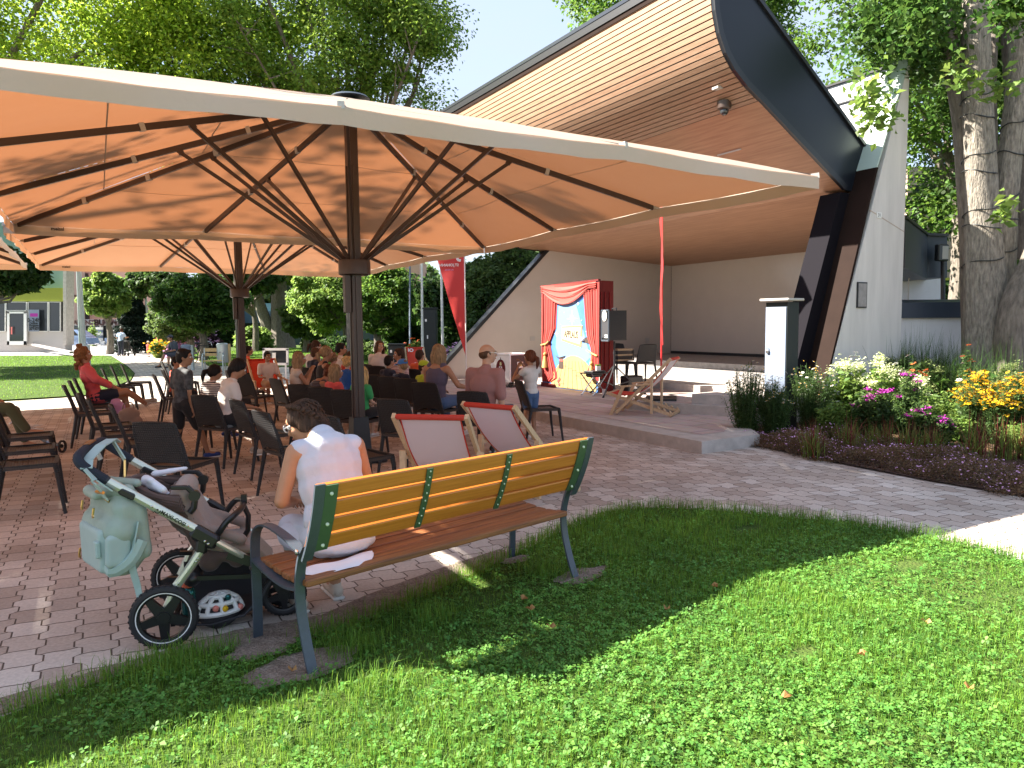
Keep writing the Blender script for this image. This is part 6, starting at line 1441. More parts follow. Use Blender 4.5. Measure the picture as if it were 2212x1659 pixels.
shrub(1035, 800, 70, 40, 24, 'leaf_aster', 5000, .12, 'white flowering bush at the foot of the side wall', flowers='petal_pink', nfl=500)
shrub(352, 772, 54, 34, 38, 'leaf_bright', 4000, .16, 'yellow green edging of the far flower bed', flowers='petal_yellow', nfl=300)
shrub(378, 770, 56, 56, 39, 'leaf_bright', 5000, .18, 'tall red and orange flowers of the far flower bed', flowers='petal_coral', nfl=900)
shrub(385, 775, 50, 26, 37, 'leaf_aster', 3000, .15, 'pink flowers low in the far flower bed', flowers='petal_pink', nfl=900)
shrub(455, 772, 60, 44, 40, 'leaf_plum', 5000, .2, 'dark plum leaved bush with pale flowers by the bins', flowers='petal_pink', nfl=350)
shrub(440, 700, 150, 95, 60, 'leaf_dark', 12000, .45, 'tall dark shrub mass behind the bins', zc=0)
shrub(330, 740, 60, 70, 50, 'leaf_dark', 8000, .3, 'green bush by the far lamp post')
# far-off wood that closes the view
rng = np.random.default_rng(3)
tw = empty('tree_belt', (0, 95, 0), 0); 
bpy.data.objects.remove(tw)
n = 60000; X = rng.uniform(-45, 75, n); Y = 78 + rng.normal(0, 3, n); H = 9 + 3.5 * np.sin(X * .21) + 2.2 * np.sin(X * .63 + 1); Z = rng.random(n) * H
k = X > -35 ; P = np.stack([X, Y, Z], 1)[k]
tag(leaves_mesh('distant_wood', P, .95, 'leaf_dark', None, up=.3, seed=77), 'far-off dark belt of trees closing the view behind the park', 'wood', kind='stuff')

# ------------------------------------------------------------------ flower bed on the right
BED = [(2.30, 9.25), (2.62, 9.75), (2.72, 9.42), (2.9, 9.15), (3.1, 8.95), (3.54, 7.97), (4.02, 6.99), (4.49, 6.3), (5.2, 5.4), (6.2, 4.6), (9, 4.0), (13, 4.0), (13, 12.3), (6.5, 12.7), (4.3, 11.4), (3.3, 10.2), (2.45, 9.05)]
BED = [(2.42, 9.02), (3.1, 9.0), (3.54, 7.97), (4.02, 6.99), (4.49, 6.3), (5.2, 5.4), (6.2, 4.6), (9, 4.0), (13, 4.0), (13, 12.5), (6.5, 12.8), (4.0, 11.6), (3.0, 10.4)]
sheet('flower_bed_soil', BED, .020, 'soil')
BEDX = [(2.35, 8.95), (3.0, 8.9), (3.42, 7.9), (3.9, 6.9), (4.38, 6.2), (5.1, 5.3), (6.1, 4.5), (9, 3.9), (13, 4.0), (13, 12.5), (6.5, 12.8), (4.0, 11.6), (3.0, 10.4)]
def near_edge(P):   # distance behind the front edge of the bed, toward +x+y
    a = np.array([3.1, 9.0]); b = np.array([4.49, 6.3]); d = (b - a) / np.linalg.norm(b - a); nn = np.array([-d[1], d[0]]); return (P - a) @ nn
P = scatter(2.4, 7.5, 4.2, 10.2, 420000, BEDX, 41); d = near_edge(P); P = P[(d < 1.0 + .25 * fbm(P, 2, 8)) & (d > -.10 + .07 * fbm(P, 3, 12)) & (RNG.random(len(P)) < np.clip(1.3 - d * .7, .15, 1))]; P = P[RNG.random(len(P)) < .62]
f = fbm(P, 2.5, 3); h = np.clip(.13 + .06 * f, .03, .26) * np.clip((near_edge(P) + .22) * 4, .25, 1); P3 = np.concatenate([P, (RNG.random(len(P)) ** .5 * h)[:, None]], 1)
tag(leaves_mesh('heather', P3, .030, 'heather', up=.3, seed=5, aspect=.3), 'low brown heather like ground cover along the bed edge', 'ground cover', kind='stuff')
Q = P3[RNG.random(len(P3)) < .05].copy(); Q[:, 2] += .03
tag(leaves_mesh('heather_flowers', Q, .022, 'petal_pink', up=1, seed=6, aspect=.8), 'tiny pink flowers dotted over the brown ground cover', 'flowers', kind='stuff')
P = scatter(2.4, 9, 4.2, 12, 26000, BED, 43); P3 = np.concatenate([P, RNG.uniform(.02, .035, (len(P), 1))], 1)
tag(leaves_mesh('bark_mulch', P3, .05, 'heather', up=2.5, seed=7, aspect=.4), 'reddish brown bark mulch on the bed', 'mulch', kind='stuff')
# individual plants of the bed; positions from the photo foot point
def plant(kind, px, py, d, hm, wm, label, seed, group=None):
    p = at(px, py, d); p.z = 0.02; r = empty(kind['name'], tuple(p), 0, label, 'plant', group); rng = np.random.default_rng(seed)
    ns = kind['stems']; a = rng.random(ns) * 2 * pi; rr = rng.random(ns) ** .6 * wm / 2; tips = np.stack([rr * np.cos(a), rr * np.sin(a), hm * rng.uniform(.68, 1.05, ns) * (1 - .25 * (rr / (wm / 2)) ** 2)], 1)
    mb = MB()
    for t in tips: mb.tube([(t[0] * .35, t[1] * .35, 0), (t[0] * .75, t[1] * .75, t[2] * .55), tuple(t)], [.004, .0035, .0025], 4, caps=False)
    mb.build('stems', kind.get('stem', 'leaf_aster'), r)
    nl = kind['leaves']; k = rng.integers(0, ns, nl); u = rng.uniform(kind.get('lo', .1), .97, nl); P = tips[k] * u[:, None]; P[:, :2] = tips[k][:, :2] * (.35 + .65 * u)[:, None]; P += rng.normal(0, kind['spread'], (nl, 3)) * [1, 1, .5]; P[:, 2] = np.abs(P[:, 2])
    leaves_mesh('foliage', P, kind['leaf'], kind['lm'], r, up=.6, seed=seed, aspect=kind.get('asp', .35))
    fk = kind.get('flower')
    if fk == 'daisy':   # ray petals round a dark or pale eye
        nf = kind['nf']; V = []; c0 = tips[rng.integers(0, ns, nf)] + rng.normal(0, kind.get('fs', .03), (nf, 3)) * [1, 1, .6]; R = kind['fr']; npet = 7
        for c in c0:
            tl = rng.normal(0, .35, 2); nx, ny = tl; a0 = rng.random() * 6
            for q in range(npet):
                aa = a0 + q * 2 * pi / npet; dd = np.array([cos(aa), sin(aa), -(nx * cos(aa) + ny * sin(aa)) - .0]); pp = np.array([-sin(aa), cos(aa), (nx * sin(aa) - ny * cos(aa))])
                V += [c + dd * R * .15, c + dd * R * .6 + pp * R * .24, c + dd * R, c + dd * R * .6 - pp * R * .24]
        V = np.array(V); np_mesh('flowers', V, np.arange(len(V)).reshape(-1, 4), kind['pet'], r)['kind'] = 'stuff'
        mb = MB(); [mb.ell(tuple(c + [0, 0, .004]), R * .26, nu=6, nv=4) for c in c0]; mb.build('flower_eyes', kind.get('eye', 'petal_yellow'), r)['kind'] = 'stuff'
    elif fk == 'head':  # clustered flower heads
        nf = kind['nf']; c0 = tips[:nf]; n = kind['per']; P = np.repeat(c0, n, 0) + np.stack([rng.normal(0, kind['fr'], nf * n), rng.normal(0, kind['fr'], nf * n), np.abs(rng.normal(0, kind['fr'] * kind.get('fz', .8), nf * n))], 1)
        leaves_mesh('flowers', P, kind['fl'], kind['pet'], r, up=1.0, seed=seed + 3, aspect=.9)['kind'] = 'stuff'
    return r
ASTER = dict(name='aster_bush', stems=90, leaves=8000, leaf=.045, lm='leaf_aster', spread=.032, asp=.25, flower='daisy', nf=60, fr=.024, pet='petal_white')
RUD = dict(name='rudbeckia', stems=110, leaves=1800, leaf=.06, lm='leaf_aster', spread=.03, flower='daisy', nf=230, fr=.027, fs=.04, pet='petal_yellow', eye='petal_brown')
PHL = dict(name='phlox', stems=26, leaves=1500, leaf=.07, lm='leaf_aster', spread=.03, asp=.35, flower='head', nf=6, per=34, fr=.024, fl=.030, pet='petal_magenta')
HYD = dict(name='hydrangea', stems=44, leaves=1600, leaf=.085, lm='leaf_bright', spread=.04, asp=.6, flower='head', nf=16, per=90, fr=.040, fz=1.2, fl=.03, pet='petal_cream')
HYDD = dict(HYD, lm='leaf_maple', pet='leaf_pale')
PAL = dict(name='leafy_perennial', stems=40, leaves=2000, leaf=.07, lm='leaf_bright', spread=.04, asp=.4)
ECH = dict(name='coneflower', stems=14, leaves=500, leaf=.08, lm='leaf_aster', spread=.03, asp=.4, lo=.1, flower='daisy', nf=12, fr=.042, fs=.02, pet='petal_orange', eye='petal_brown')
plant(ASTER, 1612, 930, 9.75, 1.0, .60, 'white aster bush left of the grey power column', 1)
plant(ASTER, 1672, 945, 9.6, .80, .46, 'white aster bush in front of the grey power column', 2)
plant(ASTER, 1752, 915, 10.2, .98, .68, 'sunlit white aster bush right of the grey power column', 3)
for i, (x, y, d, h_, w_, K_, lab) in enumerate((
    (1830, 925, 10.2, .95, .62, HYD, 'pale hydrangea bush nearest the tap'), (1892, 930, 10.0, 1.0, .6, HYD, 'pale cream hydrangea in full sun by the fin wall'), (1950, 920, 10.3, .85, .6, HYD, 'cream hydrangea behind the magenta phlox'),
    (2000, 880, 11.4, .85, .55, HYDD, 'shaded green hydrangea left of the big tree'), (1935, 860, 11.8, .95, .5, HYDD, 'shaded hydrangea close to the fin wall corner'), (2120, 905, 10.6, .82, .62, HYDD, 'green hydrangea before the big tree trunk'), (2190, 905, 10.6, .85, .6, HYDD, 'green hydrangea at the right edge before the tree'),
    (1900, 965, 9.1, .72, .34, PHL, 'magenta phlox below the cream hydrangea'), (1862, 955, 9.4, .66, .26, PHL, 'small magenta phlox left of the others'), (1958, 960, 9.3, .86, .34, PHL, 'tall magenta phlox in the middle of the bed'), (1985, 985, 8.9, .55, .3, PHL, 'low magenta phlox near the bed front'), (2032, 980, 8.9, .40, .26, PHL, 'purple phlox beside the red tipped grass'),
    (2100, 965, 9.2, .84, .55, RUD, 'mass of yellow rudbeckia left of centre in the sun'), (2150, 975, 9.0, .74, .45, RUD, 'yellow rudbeckia between two larger clumps'), (2200, 965, 9.1, .86, .5, RUD, 'yellow rudbeckia clump at the right edge'),
    (2020, 935, 9.8, .62, .7, PAL, 'pale leafy perennial in full sun behind the red grass'), (2060, 960, 9.2, .4, .5, PAL, 'low bright perennial below the yellow flowers'), (1980, 950, 9.6, .55, .5, PAL, 'bright leaved perennial among the phlox'), (2160, 945, 9.7, .6, .6, PAL, 'green perennial behind the rudbeckia'), (2205, 1000, 8.6, .3, .4, PAL, 'small leafy perennial at the right edge'), (1800, 950, 9.5, .5, .4, PAL, 'leafy perennial under the pale hydrangea'),
    (1975, 900, 10.6, 1.02, .32, ECH, 'orange coneflowers behind the phlox'), (2082, 880, 11.0, 1.12, .2, ECH, 'tall orange coneflowers before the big tree'))):
    plant(K_, x, y, d, h_, w_, lab, 20 + i)
# single white coneflower and lone stems
plant(dict(ECH, stems=3, nf=3, pet='petal_white', leaves=60), 1945, 930, 9.9, 1.12, .14, 'white coneflowers standing above the phlox', 61)
plant(dict(ECH, stems=2, nf=2, pet='petal_white', leaves=60), 2072, 940, 9.6, 1.0, .2, 'white and yellow coneflowers above the rudbeckia', 62)
# red tipped blood grass tufts
def tuft(px, py, d, h_, w_, label, seed, m1='grass_green', m2='grass_red', n=95, group='red tipped ornamental grasses', lean=.5):
    p = at(px, py, d); p.z = .02; r = empty('ornamental_grass', tuple(p), 0, label, 'plant', group); rng = np.random.default_rng(seed)
    for nm, m, k in (('green_blades', m1, n), ('red_blades', m2, n // 2)):
        a = rng.random(k) * 2 * pi; l = np.abs(rng.normal(0, lean, k)).clip(0, .9); hh = h_ * (1.2 if nm == 'red_blades' else 1.0) * rng.uniform(.5, 1.1, k); b0 = rng.normal(0, w_ * .18, (k, 2)); wd = rng.uniform(.0025, .0055, k); V = np.empty((k, 8, 3)); dr = np.stack([np.cos(a), np.sin(a)], 1); pr_ = np.stack([-np.sin(a), np.cos(a)], 1)
        for i, t in enumerate((0, .4, .75, 1.0)):
            c = b0 + dr * (l * hh * t ** 1.6)[:, None]; z = hh * t * (1 - .35 * l * t); ww = wd * (1, .9, .6, .08)[i]
            V[:, 2 * i, :2] = c - pr_ * ww[:, None]; V[:, 2 * i + 1, :2] = c + pr_ * ww[:, None]; V[:, 2 * i, 2] = z; V[:, 2 * i + 1, 2] = z
        kk = np.arange(k)[:, None] * 8; F = np.concatenate([kk + [0, 1, 3, 2], kk + [2, 3, 5, 4], kk + [4, 5, 7, 6]], 0); np_mesh(nm, V.reshape(-1, 3), F, m, r)
    return r
for i, (x, y, d, h_, lab) in enumerate(((1755, 990, 8.2, .40, 'red tipped grass tuft under the sunlit aster'), (1832, 985, 8.4, .42, 'red tipped grass tuft second from the left'), (1880, 985, 8.5, .34, 'small red grass tuft left of the phlox'), (1912, 975, 8.6, .36, 'green ornamental grass under the magenta phlox'), (1960, 985, 8.2, .42, 'red tipped grass tuft in the middle of the bed'), (2010, 985, 8.2, .36, 'red tipped grass tuft left of the yellow flowers'), (2105, 1010, 7.7, .52, 'tall red tipped grass below the yellow flowers'), (2165, 1000, 8.0, .46, 'red tipped grass right of the tallest tuft'), (2212, 1000, 8.0, .42, 'red tipped grass at the right edge'))): tuft(x, y, d, h_, .28, lab, 70 + i)
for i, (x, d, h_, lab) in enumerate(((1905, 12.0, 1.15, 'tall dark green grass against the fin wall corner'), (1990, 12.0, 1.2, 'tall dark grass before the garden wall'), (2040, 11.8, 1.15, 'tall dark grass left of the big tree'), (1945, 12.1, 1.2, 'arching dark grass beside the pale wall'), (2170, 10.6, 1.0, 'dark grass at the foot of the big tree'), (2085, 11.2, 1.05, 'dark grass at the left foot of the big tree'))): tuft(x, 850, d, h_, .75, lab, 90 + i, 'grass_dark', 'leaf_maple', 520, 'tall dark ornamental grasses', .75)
# ------------------------------------------------------------------ shop with green fascia, far left
SD = 50.0
def rect(mb, x0, x1, y0, y1, d, t=.1):   # upright box from pixel rectangle at depth d, thickness t behind it
    a = at(x0, y1, d); b = at(x1, y1, d); c = at(x1, y0, d); e = at(x0, y0, d); v = [a, b, c, e]
    mb.add(v + [p + Vector((0, t, 0)) for p in v], [(0, 1, 2, 3), (7, 6, 5, 4), (0, 4, 5, 1), (1, 5, 6, 2), (2, 6, 7, 3), (3, 7, 4, 0)])
def part(name, m, parent, x0, x1, y0, y1, d, t=.1):
    mb = MB(); rect(mb, x0, x1, y0, y1, d, t); return mb.build(name, m, parent, world=True, smooth=False)
b = at(40, 748, SD); shop = empty('shop_building', (b.x, b.y, 0), 0, 'green fronted shop with large display windows and a glass door at the far left', 'building')
part('wall', 'shop_plinth', shop, -260, 141, 716, 770, SD, .8)
part('wall', 'shop_green', shop, -260, 137, 622, 651, SD, .8)
part('upper_wall', 'shop_teal', shop, -260, 140, 480, 622, SD + .5, .5)
part('back_wall', 'glass_dark', shop, -260, 136, 651, 716, SD + 1.0, .3)
part('side_wall', 'concrete', shop, 136, 143, 560, 745, SD - .05, .9)
for i, (x0, x1, y0, y1) in enumerate(((-110, 11, 652, 716), (12, 57, 652, 671), (60, 103, 652, 716), (105, 130, 652, 716))):
    f = MB(); w = .9
    for a in ((x0, x0 + w, y0, y1), (x1 - w, x1, y0, y1), (x0, x1, y0, y0 + w), (x0, x1, y1 - w, y1)): rect(f, *a, SD - .12, .1)
    fr = f.build('window', 'white_paint', shop, world=True, smooth=False); part('pane', 'glass_dark', fr, x0 + w, x1 - w, y0 + w, y1 - w, SD - .05, .02)
f = MB()
for a in ((15, 20, 674, 745), (51, 57, 674, 745), (15, 57, 673, 677), (15, 57, 737, 745)): rect(f, *a, SD - .3, .1)
dr_ = f.build('door', 'white_paint', shop, world=True, smooth=False); part('pane', 'glass_dark', dr_, 20, 51, 677, 737, SD - .25, .02)
part('handle', 'petal_coral', dr_, 23.5, 25.5, 706, 722, SD - .4, .05)
sg_ = part('sign', 'grey_box', shop, 62, 84, 669, 716, SD - .35, .03); part('sign_logo', 'petal_magenta', sg_, 65, 81, 677, 684, SD - .37, .02)
for k, (tx, y, s_) in enumerate((('0-24h', 692, .38), ('Online-', 698.5, .2), ('Shoppen', 703, .2), ('rund um', 707.5, .2), ('die Uhr!', 711.5, .2))):
    p = at(73, y, SD - .40); text_obj('lettering', tx, s_, 'trim_black', Matrix.Translation(p) @ Matrix.Rotation(pi / 2, 4, 'X'), sg_, ext=.004, bold=.008)
mb = MB(); rect(mb, 60, 61, 740, 746, SD, 1); 
a = at(66, 746, SD); b_ = at(150, 764, SD - 9); mb = MB(); mb.add([a, b_, b_ + Vector((0, 0, .12)), a + Vector((0, 0, .12)), a + Vector((0, .4, 0)), b_ + Vector((0, .4, 0)), b_ + Vector((0, .4, .12)), a + Vector((0, .4, .12))], [(0, 1, 2, 3), (7, 6, 5, 4), (0, 4, 5, 1), (1, 5, 6, 2), (2, 6, 7, 3), (3, 7, 4, 0)]); mb.build('ramp_edge', 'concrete_dark', shop, world=True, smooth=False)
# ------------------------------------------------------------------ pink town house
PD = 74.0
b = at(200, 748, PD); pk = empty('town_house', (b.x, b.y, 0), 0, 'pink rendered town house with brown window frames and a bookshop at street level', 'building')
part('wall', 'pink_wall', pk, 146, 345, 440, 692, PD, 2)
part('corner_wall', 'pale_wall', pk, 138, 158, 440, 692, PD - 2.2, 2)
part('shop_front', 'glass_dark', pk, 148, 340, 702, 748, PD + .2, 1)
part('canopy', 'awning', pk, 146, 340, 690, 703, PD - 1.4, 2)
part('cornice', 'brown_frame', pk, 138, 158, 637, 641, PD - 2.4, 1)
for x0, x1, y0, y1 in ((147, 151, 600, 637), (146, 150, 590, 616), (152, 157, 650, 690), (143, 147, 655, 690), (182, 193, 655, 697), (176, 190, 590, 612), (292, 306, 590, 612), (292, 306, 640, 676), (262, 276, 640, 676), (160, 166, 600, 625)):
    f = part('window', 'brown_frame', pk, x0, x1, y0, y1, (PD - 2.35) if x1 < 159 else PD - .1, .12); part('pane', 'glass_dark', f, x0 + 1.2, x1 - 1.2, y0 + 1.5, y1 - 1.5, (PD - 2.42) if x1 < 159 else PD - .16, .03)
for x0, x1 in ((176, 181), (215, 218), (240, 243), (268, 271), (300, 303)): part('pillar', 'white_paint', pk, x0, x1, 703, 748, PD - .3, .4)
for tx, x, s_ in (('LADENZEILE', 189, .62), ('BUCH', 228, .85), ('WAREN', 266, .75)):
    p = at(x, 697, PD - 1.5); text_obj('lettering', tx, s_, 'brown_frame', Matrix.Translation(p) @ Matrix.Rotation(pi / 2, 4, 'X'), pk, ext=.02, bold=.02)
# goods outside the shop
def simple(name, lab, cat, px0, px1, y0, y1, d, m, group=None):
    b = at((px0 + px1) / 2, y1, d); r = empty(name, tuple(b), 0, lab, cat, group); return r
r = simple('card_rack', 'tall white postcard rack outside the bookshop', 'rack', 206, 216, 706, 745, 66, None)
for k in range(5): part('shelf', 'grey_box' if k % 2 else 'petal_white', r, 206, 216, 707 + 6 * k, 712 + 6 * k, 66, .5)
part('post', 'steel', r, 210.4, 211.6, 706, 746, 66.3, .05)
r = simple('clothes_rack', 'white wire stand with goods outside the bookshop', 'rack', 236, 256, 712, 748, 64, None)
for x in (236, 246, 255): part('post', 'white_paint', r, x, x + 1, 722, 748, 64, .05)
part('rail', 'white_paint', r, 236, 256, 721, 722.5, 64, .05); part('goods', 'car_blue', r, 226, 238, 730, 742, 64.2, .8); part('goods', 'petal_coral', r, 237, 243, 727, 734, 64.1, .4)
r = simple('crate', 'white crate of goods on the ground outside the bookshop', 'crate', 216, 224, 738, 746, 64, None); part('body', 'white_paint', r, 217, 225, 737, 746, 64, .6)
r = simple('potted_shrub', 'small clipped shrub standing by the parked car', 'plant', 197, 205, 714, 742, 64, None); rng = np.random.default_rng(2); c = at(201, 728, 64)
leaves_mesh('foliage', rng.normal(size=(900, 3)) * [.16, .16, .42] + np.array(c) - np.array(r.location), .18, 'leaf_bright', r, seed=3); part('pot', 'concrete_dark', r, 198, 204, 738, 744, 64, .4)
# parked car: lofted body
cc = at(172, 742, 60); car = empty('parked_car', (cc.x, cc.y, 0), 0, 'light blue estate car parked by the pink town house', 'car')
L = 52 / FF * 60 * 1.15
sec = [(-.5, .35, .55, .55), (-.46, .28, .80, .80), (-.36, .25, .92, .95), (-.22, .24, .98, 1.25), (-.08, .24, 1.0, 1.47), (.1, .24, 1.0, 1.50), (.28, .24, 1.0, 1.46), (.42, .25, .98, 1.2), (.48, .28, .9, .95), (.5, .4, .7, .7)]
mb = MB(); vs = []
for u, zb, zw, zt in sec:
    for y, z in ((-.85, zb), (-.88, (zb + zw) / 2), (-.84, zw), (-.62 if zt > 1.1 else -.8, zt), (.62 if zt > 1.1 else .8, zt), (.84, zw), (.88, (zb + zw) / 2), (.85, zb)): vs.append((-u * L, y, z))
n = 8; mb.add(vs, [(i * n + j, i * n + (j + 1) % n, (i + 1) * n + (j + 1) % n, (i + 1) * n + j) for i in range(len(sec) - 1) for j in range(n)] + [tuple(range(n)), tuple(range(len(vs) - 1, len(vs) - 1 - n, -1))]); mb.build('body', 'car_blue', car)
mb = MB(); mb.add([(-u * L, -.865, z) for u, z in ((-.20, 1.02), (.40, 1.04), (.30, 1.38), (.1, 1.43), (-.06, 1.40))], [tuple(range(5))]); mb.build('side_window', 'glass_dark', car, smooth=False)
for u in (-.33, .33): 
    mb = MB(); mb.lathe((-u * L, -.82, .31), [(.31, -.1), (.31, .1)], 20, Matrix.Rotation(pi / 2, 3, 'X')); w_ = mb.build('wheel', 'rubber', car); mb = MB(); mb.lathe((-u * L, -.93, .31), [(.2, -.01), (.2, .01)], 14, Matrix.Rotation(pi / 2, 3, 'X')); mb.build('rim', 'steel', w_)
mb = MB(); mb.box((-.49 * L, -.6, .85), (.08, .3, .14)); mb.build('tail_light', 'petal_coral', car)
# lamp post and white mast with thick base
m_ = G(183, 793); ms = empty('white_mast', tuple(m_), 0, 'white steel mast with a thick round concrete foot on the left lawn', 'mast')
t_ = at(168, 540, m_.y)
mb = MB(); mb.lathe((0, 0, 0), [(.23, 0), (.23, .86), (.21, .90), (.10, .92)], 24); mb.build('foot', 'white_paint', ms)
mb = MB(); mb.tube([(0, 0, .9), (t_.x - m_.x, 0, t_.z)], [.10, .085], 14); mb.build('shaft', 'white_paint', ms)
g_ = at(172, 748, 36); rp = empty('rain_pole', (g_.x, 36, 0), 0, 'thin grey steel pole just left of the white mast', 'pole'); tt = at(165, 540, 36)
mb = MB(); mb.tube([(0, 0, 0), (tt.x - g_.x, 0, tt.z)], .05, 8); mb.build('shaft', 'galvanised', rp)
mb = MB(); mb.tube([(.12, 0, 0), (tt.x - g_.x + .12, 0, tt.z)], .03, 8); mb.box((.0, 0, 1.6), (.3, .1, .03)); mb.build('conduit', 'concrete_dark', rp)
lp = at(286, 745, 58); lamp = empty('street_lamp', (lp.x, 58, 0), 0, 'street lamp with a round white head above the far path', 'street lamp')
top = at(286, 622, 58).z
mb = MB(); mb.tube([(0, 0, 0), (0, 0, top)], .06, 8); mb.build('post', 'galvanised', lamp); mb = MB(); mb.lathe((0, 0, top), [(.1, 0), (.5, .35), (.48, .5), (.1, .7)], 14); mb.build('lamp_head', 'white_paint', lamp)
lp = at(323, 752, 46); l2 = empty('street_lamp', (lp.x, 46, 0), 0, 'slim pale lamp post behind the toddler', 'street lamp'); mb = MB(); mb.tube([(0, 0, 0), (-.15, 0, 6)], .07, 8); mb.build('post', 'galvanised', l2)
mb = MB(); mb.bar((-.15, 0, 6), (.5, 0, 6.1), .2, .08); mb.build('lamp_head', 'white_paint', l2)
# building glimpses behind the trees
gl = at(520, 700, 62); bb_ = empty('blue_roofed_building', (gl.x, 62, 0), 0, 'long low building with a blue sheet roof behind the trees', 'building')
part('roof', 'blue_roof', bb_, 500, 660, 672, 698, 62, 3); part('wall', 'navy_building', bb_, 495, 800, 698, 750, 62.4, 6); part('window', 'grey_box', bb_, 698, 726, 710, 713, 62.2, .1); part('upper_wall', 'shop_teal', bb_, 560, 800, 655, 672, 64, 4)
gl = at(860, 650, 66); rb_ = empty('brick_building', (gl.x, 66, 0), 0, 'reddish building barely visible between the trees behind the flagpoles', 'building')
part('wall', 'pink_wall', rb_, 800, 905, 560, 700, 66, 6); part('window', 'glass_dark', rb_, 880, 892, 590, 640, 65.9, .1)
gl = at(2000, 420, 34); ob_ = empty('ochre_building', (gl.x, 34, 0), 0, 'pale ochre house glimpsed through the dark trees right of the fin', 'building')
part('wall', 'pale_wall', ob_, 1960, 2100, 360, 600, 34, 5); 
for x, y in ((1975, 400), (2010, 400), (2045, 400), (1975, 470), (2010, 470), (2045, 470)): part('window', 'glass_dark', ob_, x, x + 14, y, y + 32, 33.9, .1)

# ------------------------------------------------------------------ park furniture beyond the parasols
def bin_post(px, ytop, ybot, post_px, d, m, lab, w=22, pm='wood_yellow'):
    c = at(px, ybot, d); r = empty('litter_bin', (c.x, d, 0), 0, lab, 'bin'); z0 = at(px, ybot, d).z; z1 = at(px, ytop, d).z; rr = w / 2 / FF * d
    mb = MB(); mb.lathe((0, 0, z0), [(rr * .96, 0), (rr, .02), (rr, (z1 - z0) * .93)], 20); mb.build('body', m, r)
    mb = MB(); mb.lathe((0, 0, z1 - (z1 - z0) * .07), [(rr * 1.05, 0), (rr * 1.05, .05), (rr * .8, .09)], 20); mb.build('rim', m, r)
    q = at(post_px, ybot, d); mb = MB(); mb.bar((q.x - c.x, .05, 0), (q.x - c.x, .05, z1 + .02), .10, .08); mb.build('post', pm, r, smooth=False)
    mb = MB(); mb.bar((0, 0, z1 - .1), (q.x - c.x, .05, z1 - .1), .06, .05); mb.ell((-.02, -rr, (z0 + z1) / 2 + .05), .03); mb.build('bracket', 'steel', r); return r
bin_post(482, 744, 783, 495, 25.5, 'galvanised', 'grey green steel litter bin on a yellowish post, right of the far bench', 24)
bin_post(403, 747, 783, 415, 27, 'grey_box', 'blue grey steel litter bin hiding the man seated behind it', 20, 'galvanised')
# small iron bench with arms
fb = at(462, 790, 25.2); b2 = empty('garden_bench', (fb.x, fb.y, 0), .25, 'iron garden bench with curved arms and wooden seat beside the steel bin', 'bench')
mb = MB()
for k in range(4): mb.box((0, -.18 + .12 * k, .42), (.66, .10, .03))
mb.build('seat', 'wood_yellow', b2, smooth=False)
for s_ in (-1, 1):
    mb = MB(); mb.tube(smooth_pts([(s_ * .33, -.26, 0), (s_ * .33, -.25, .4), (s_ * .33, -.2, .6), (s_ * .33, 0, .66), (s_ * .33, .22, .58), (s_ * .33, .3, .42), (s_ * .33, .36, 0)]), .022, 6); mb.build('leg', 'galvanised', b2)
    mb = MB(); mb.tube([(s_ * .33, .24, .45), (s_ * .33, .34, .85)], .02, 6); mb.build('back_support', 'galvanised', b2)
mb = MB(); mb.box((0, .33, .78), (.66, .03, .12)); mb.box((0, .30, .62), (.66, .03, .1)); mb.build('backrest', 'wood_yellow', b2, smooth=False)
# bicycle by the plum bush
def bicycle(name, lab, loc, rz, s=1.0, frame='trim_black', basket=None, tyre='rubber'):
    r = empty(name, loc, rz, lab, 'bicycle'); R = Matrix.Rotation(pi / 2, 3, 'Y'); wr = .33 * s
    for y in (-.52 * s, .52 * s):
        mb = MB(); mb.lathe((0, y, wr), [(wr - .035 * s, -.01), (wr, -.012), (wr, .012), (wr - .035 * s, .01), (wr - .035 * s, -.01)], 28, R, caps=False); w = mb.build('wheel', tyre, r)
        mb = MB(); [mb.tube([(0, y, wr), (0, y + wr * .93 * cos(a), wr + wr * .93 * sin(a))], .0025, 4, caps=False) for a in np.linspace(0, 2 * pi, 15)[:-1]]; mb.ell((0, y, wr), .03 * s, nu=8, nv=6); mb.build('spokes', 'steel', w)
    mb = MB()
    P = dict(bb=(0, -.05, .28), seat=(0, -.18, .80), head=(0, .36, .78), hub=(0, -.52, .33), fh=(0, .40, .62), fw=(0, .52, .33)); P = {k: Vector(v) * s for k, v in P.items()}
    for a, b in (('bb', 'seat'), ('bb', 'fh'), ('seat', 'head'), ('bb', 'hub'), ('seat', 'hub'), ('head', 'fh'), ('fh', 'fw')): mb.tube([P[a], P[b]], .017 * s, 8)
    mb.build('frame', frame, r)
    mb = MB(); mb.cap(P['seat'] + Vector((0, -.1, .1)) * s, P['seat'] + Vector((0, .12, .1)) * s, .05 * s, .025 * s); mb.tube([P['seat'], P['seat'] + Vector((0, 0, .1)) * s], .012 * s, 6); mb.build('saddle', 'plastic_black', r)
    mb = MB(); mb.tube([P['head'], P['head'] + Vector((0, -.04, .16)) * s], .012 * s, 6); h = P['head'] + Vector((0, -.04, .16)) * s; mb.tube([h + Vector((-.28, -.12, .03)) * s, h + Vector((-.2, 0, 0)) * s, h, h + Vector((.2, 0, 0)) * s, h + Vector((.28, -.12, .03)) * s], .011 * s, 6); mb.build('handlebar', 'steel', r); return r
bp3 = at(440, 790, 31); bicycle('bicycle', 'black bicycle standing by the plum leaved bush beyond the bins', (bp3.x, 31, 0), -1.2)
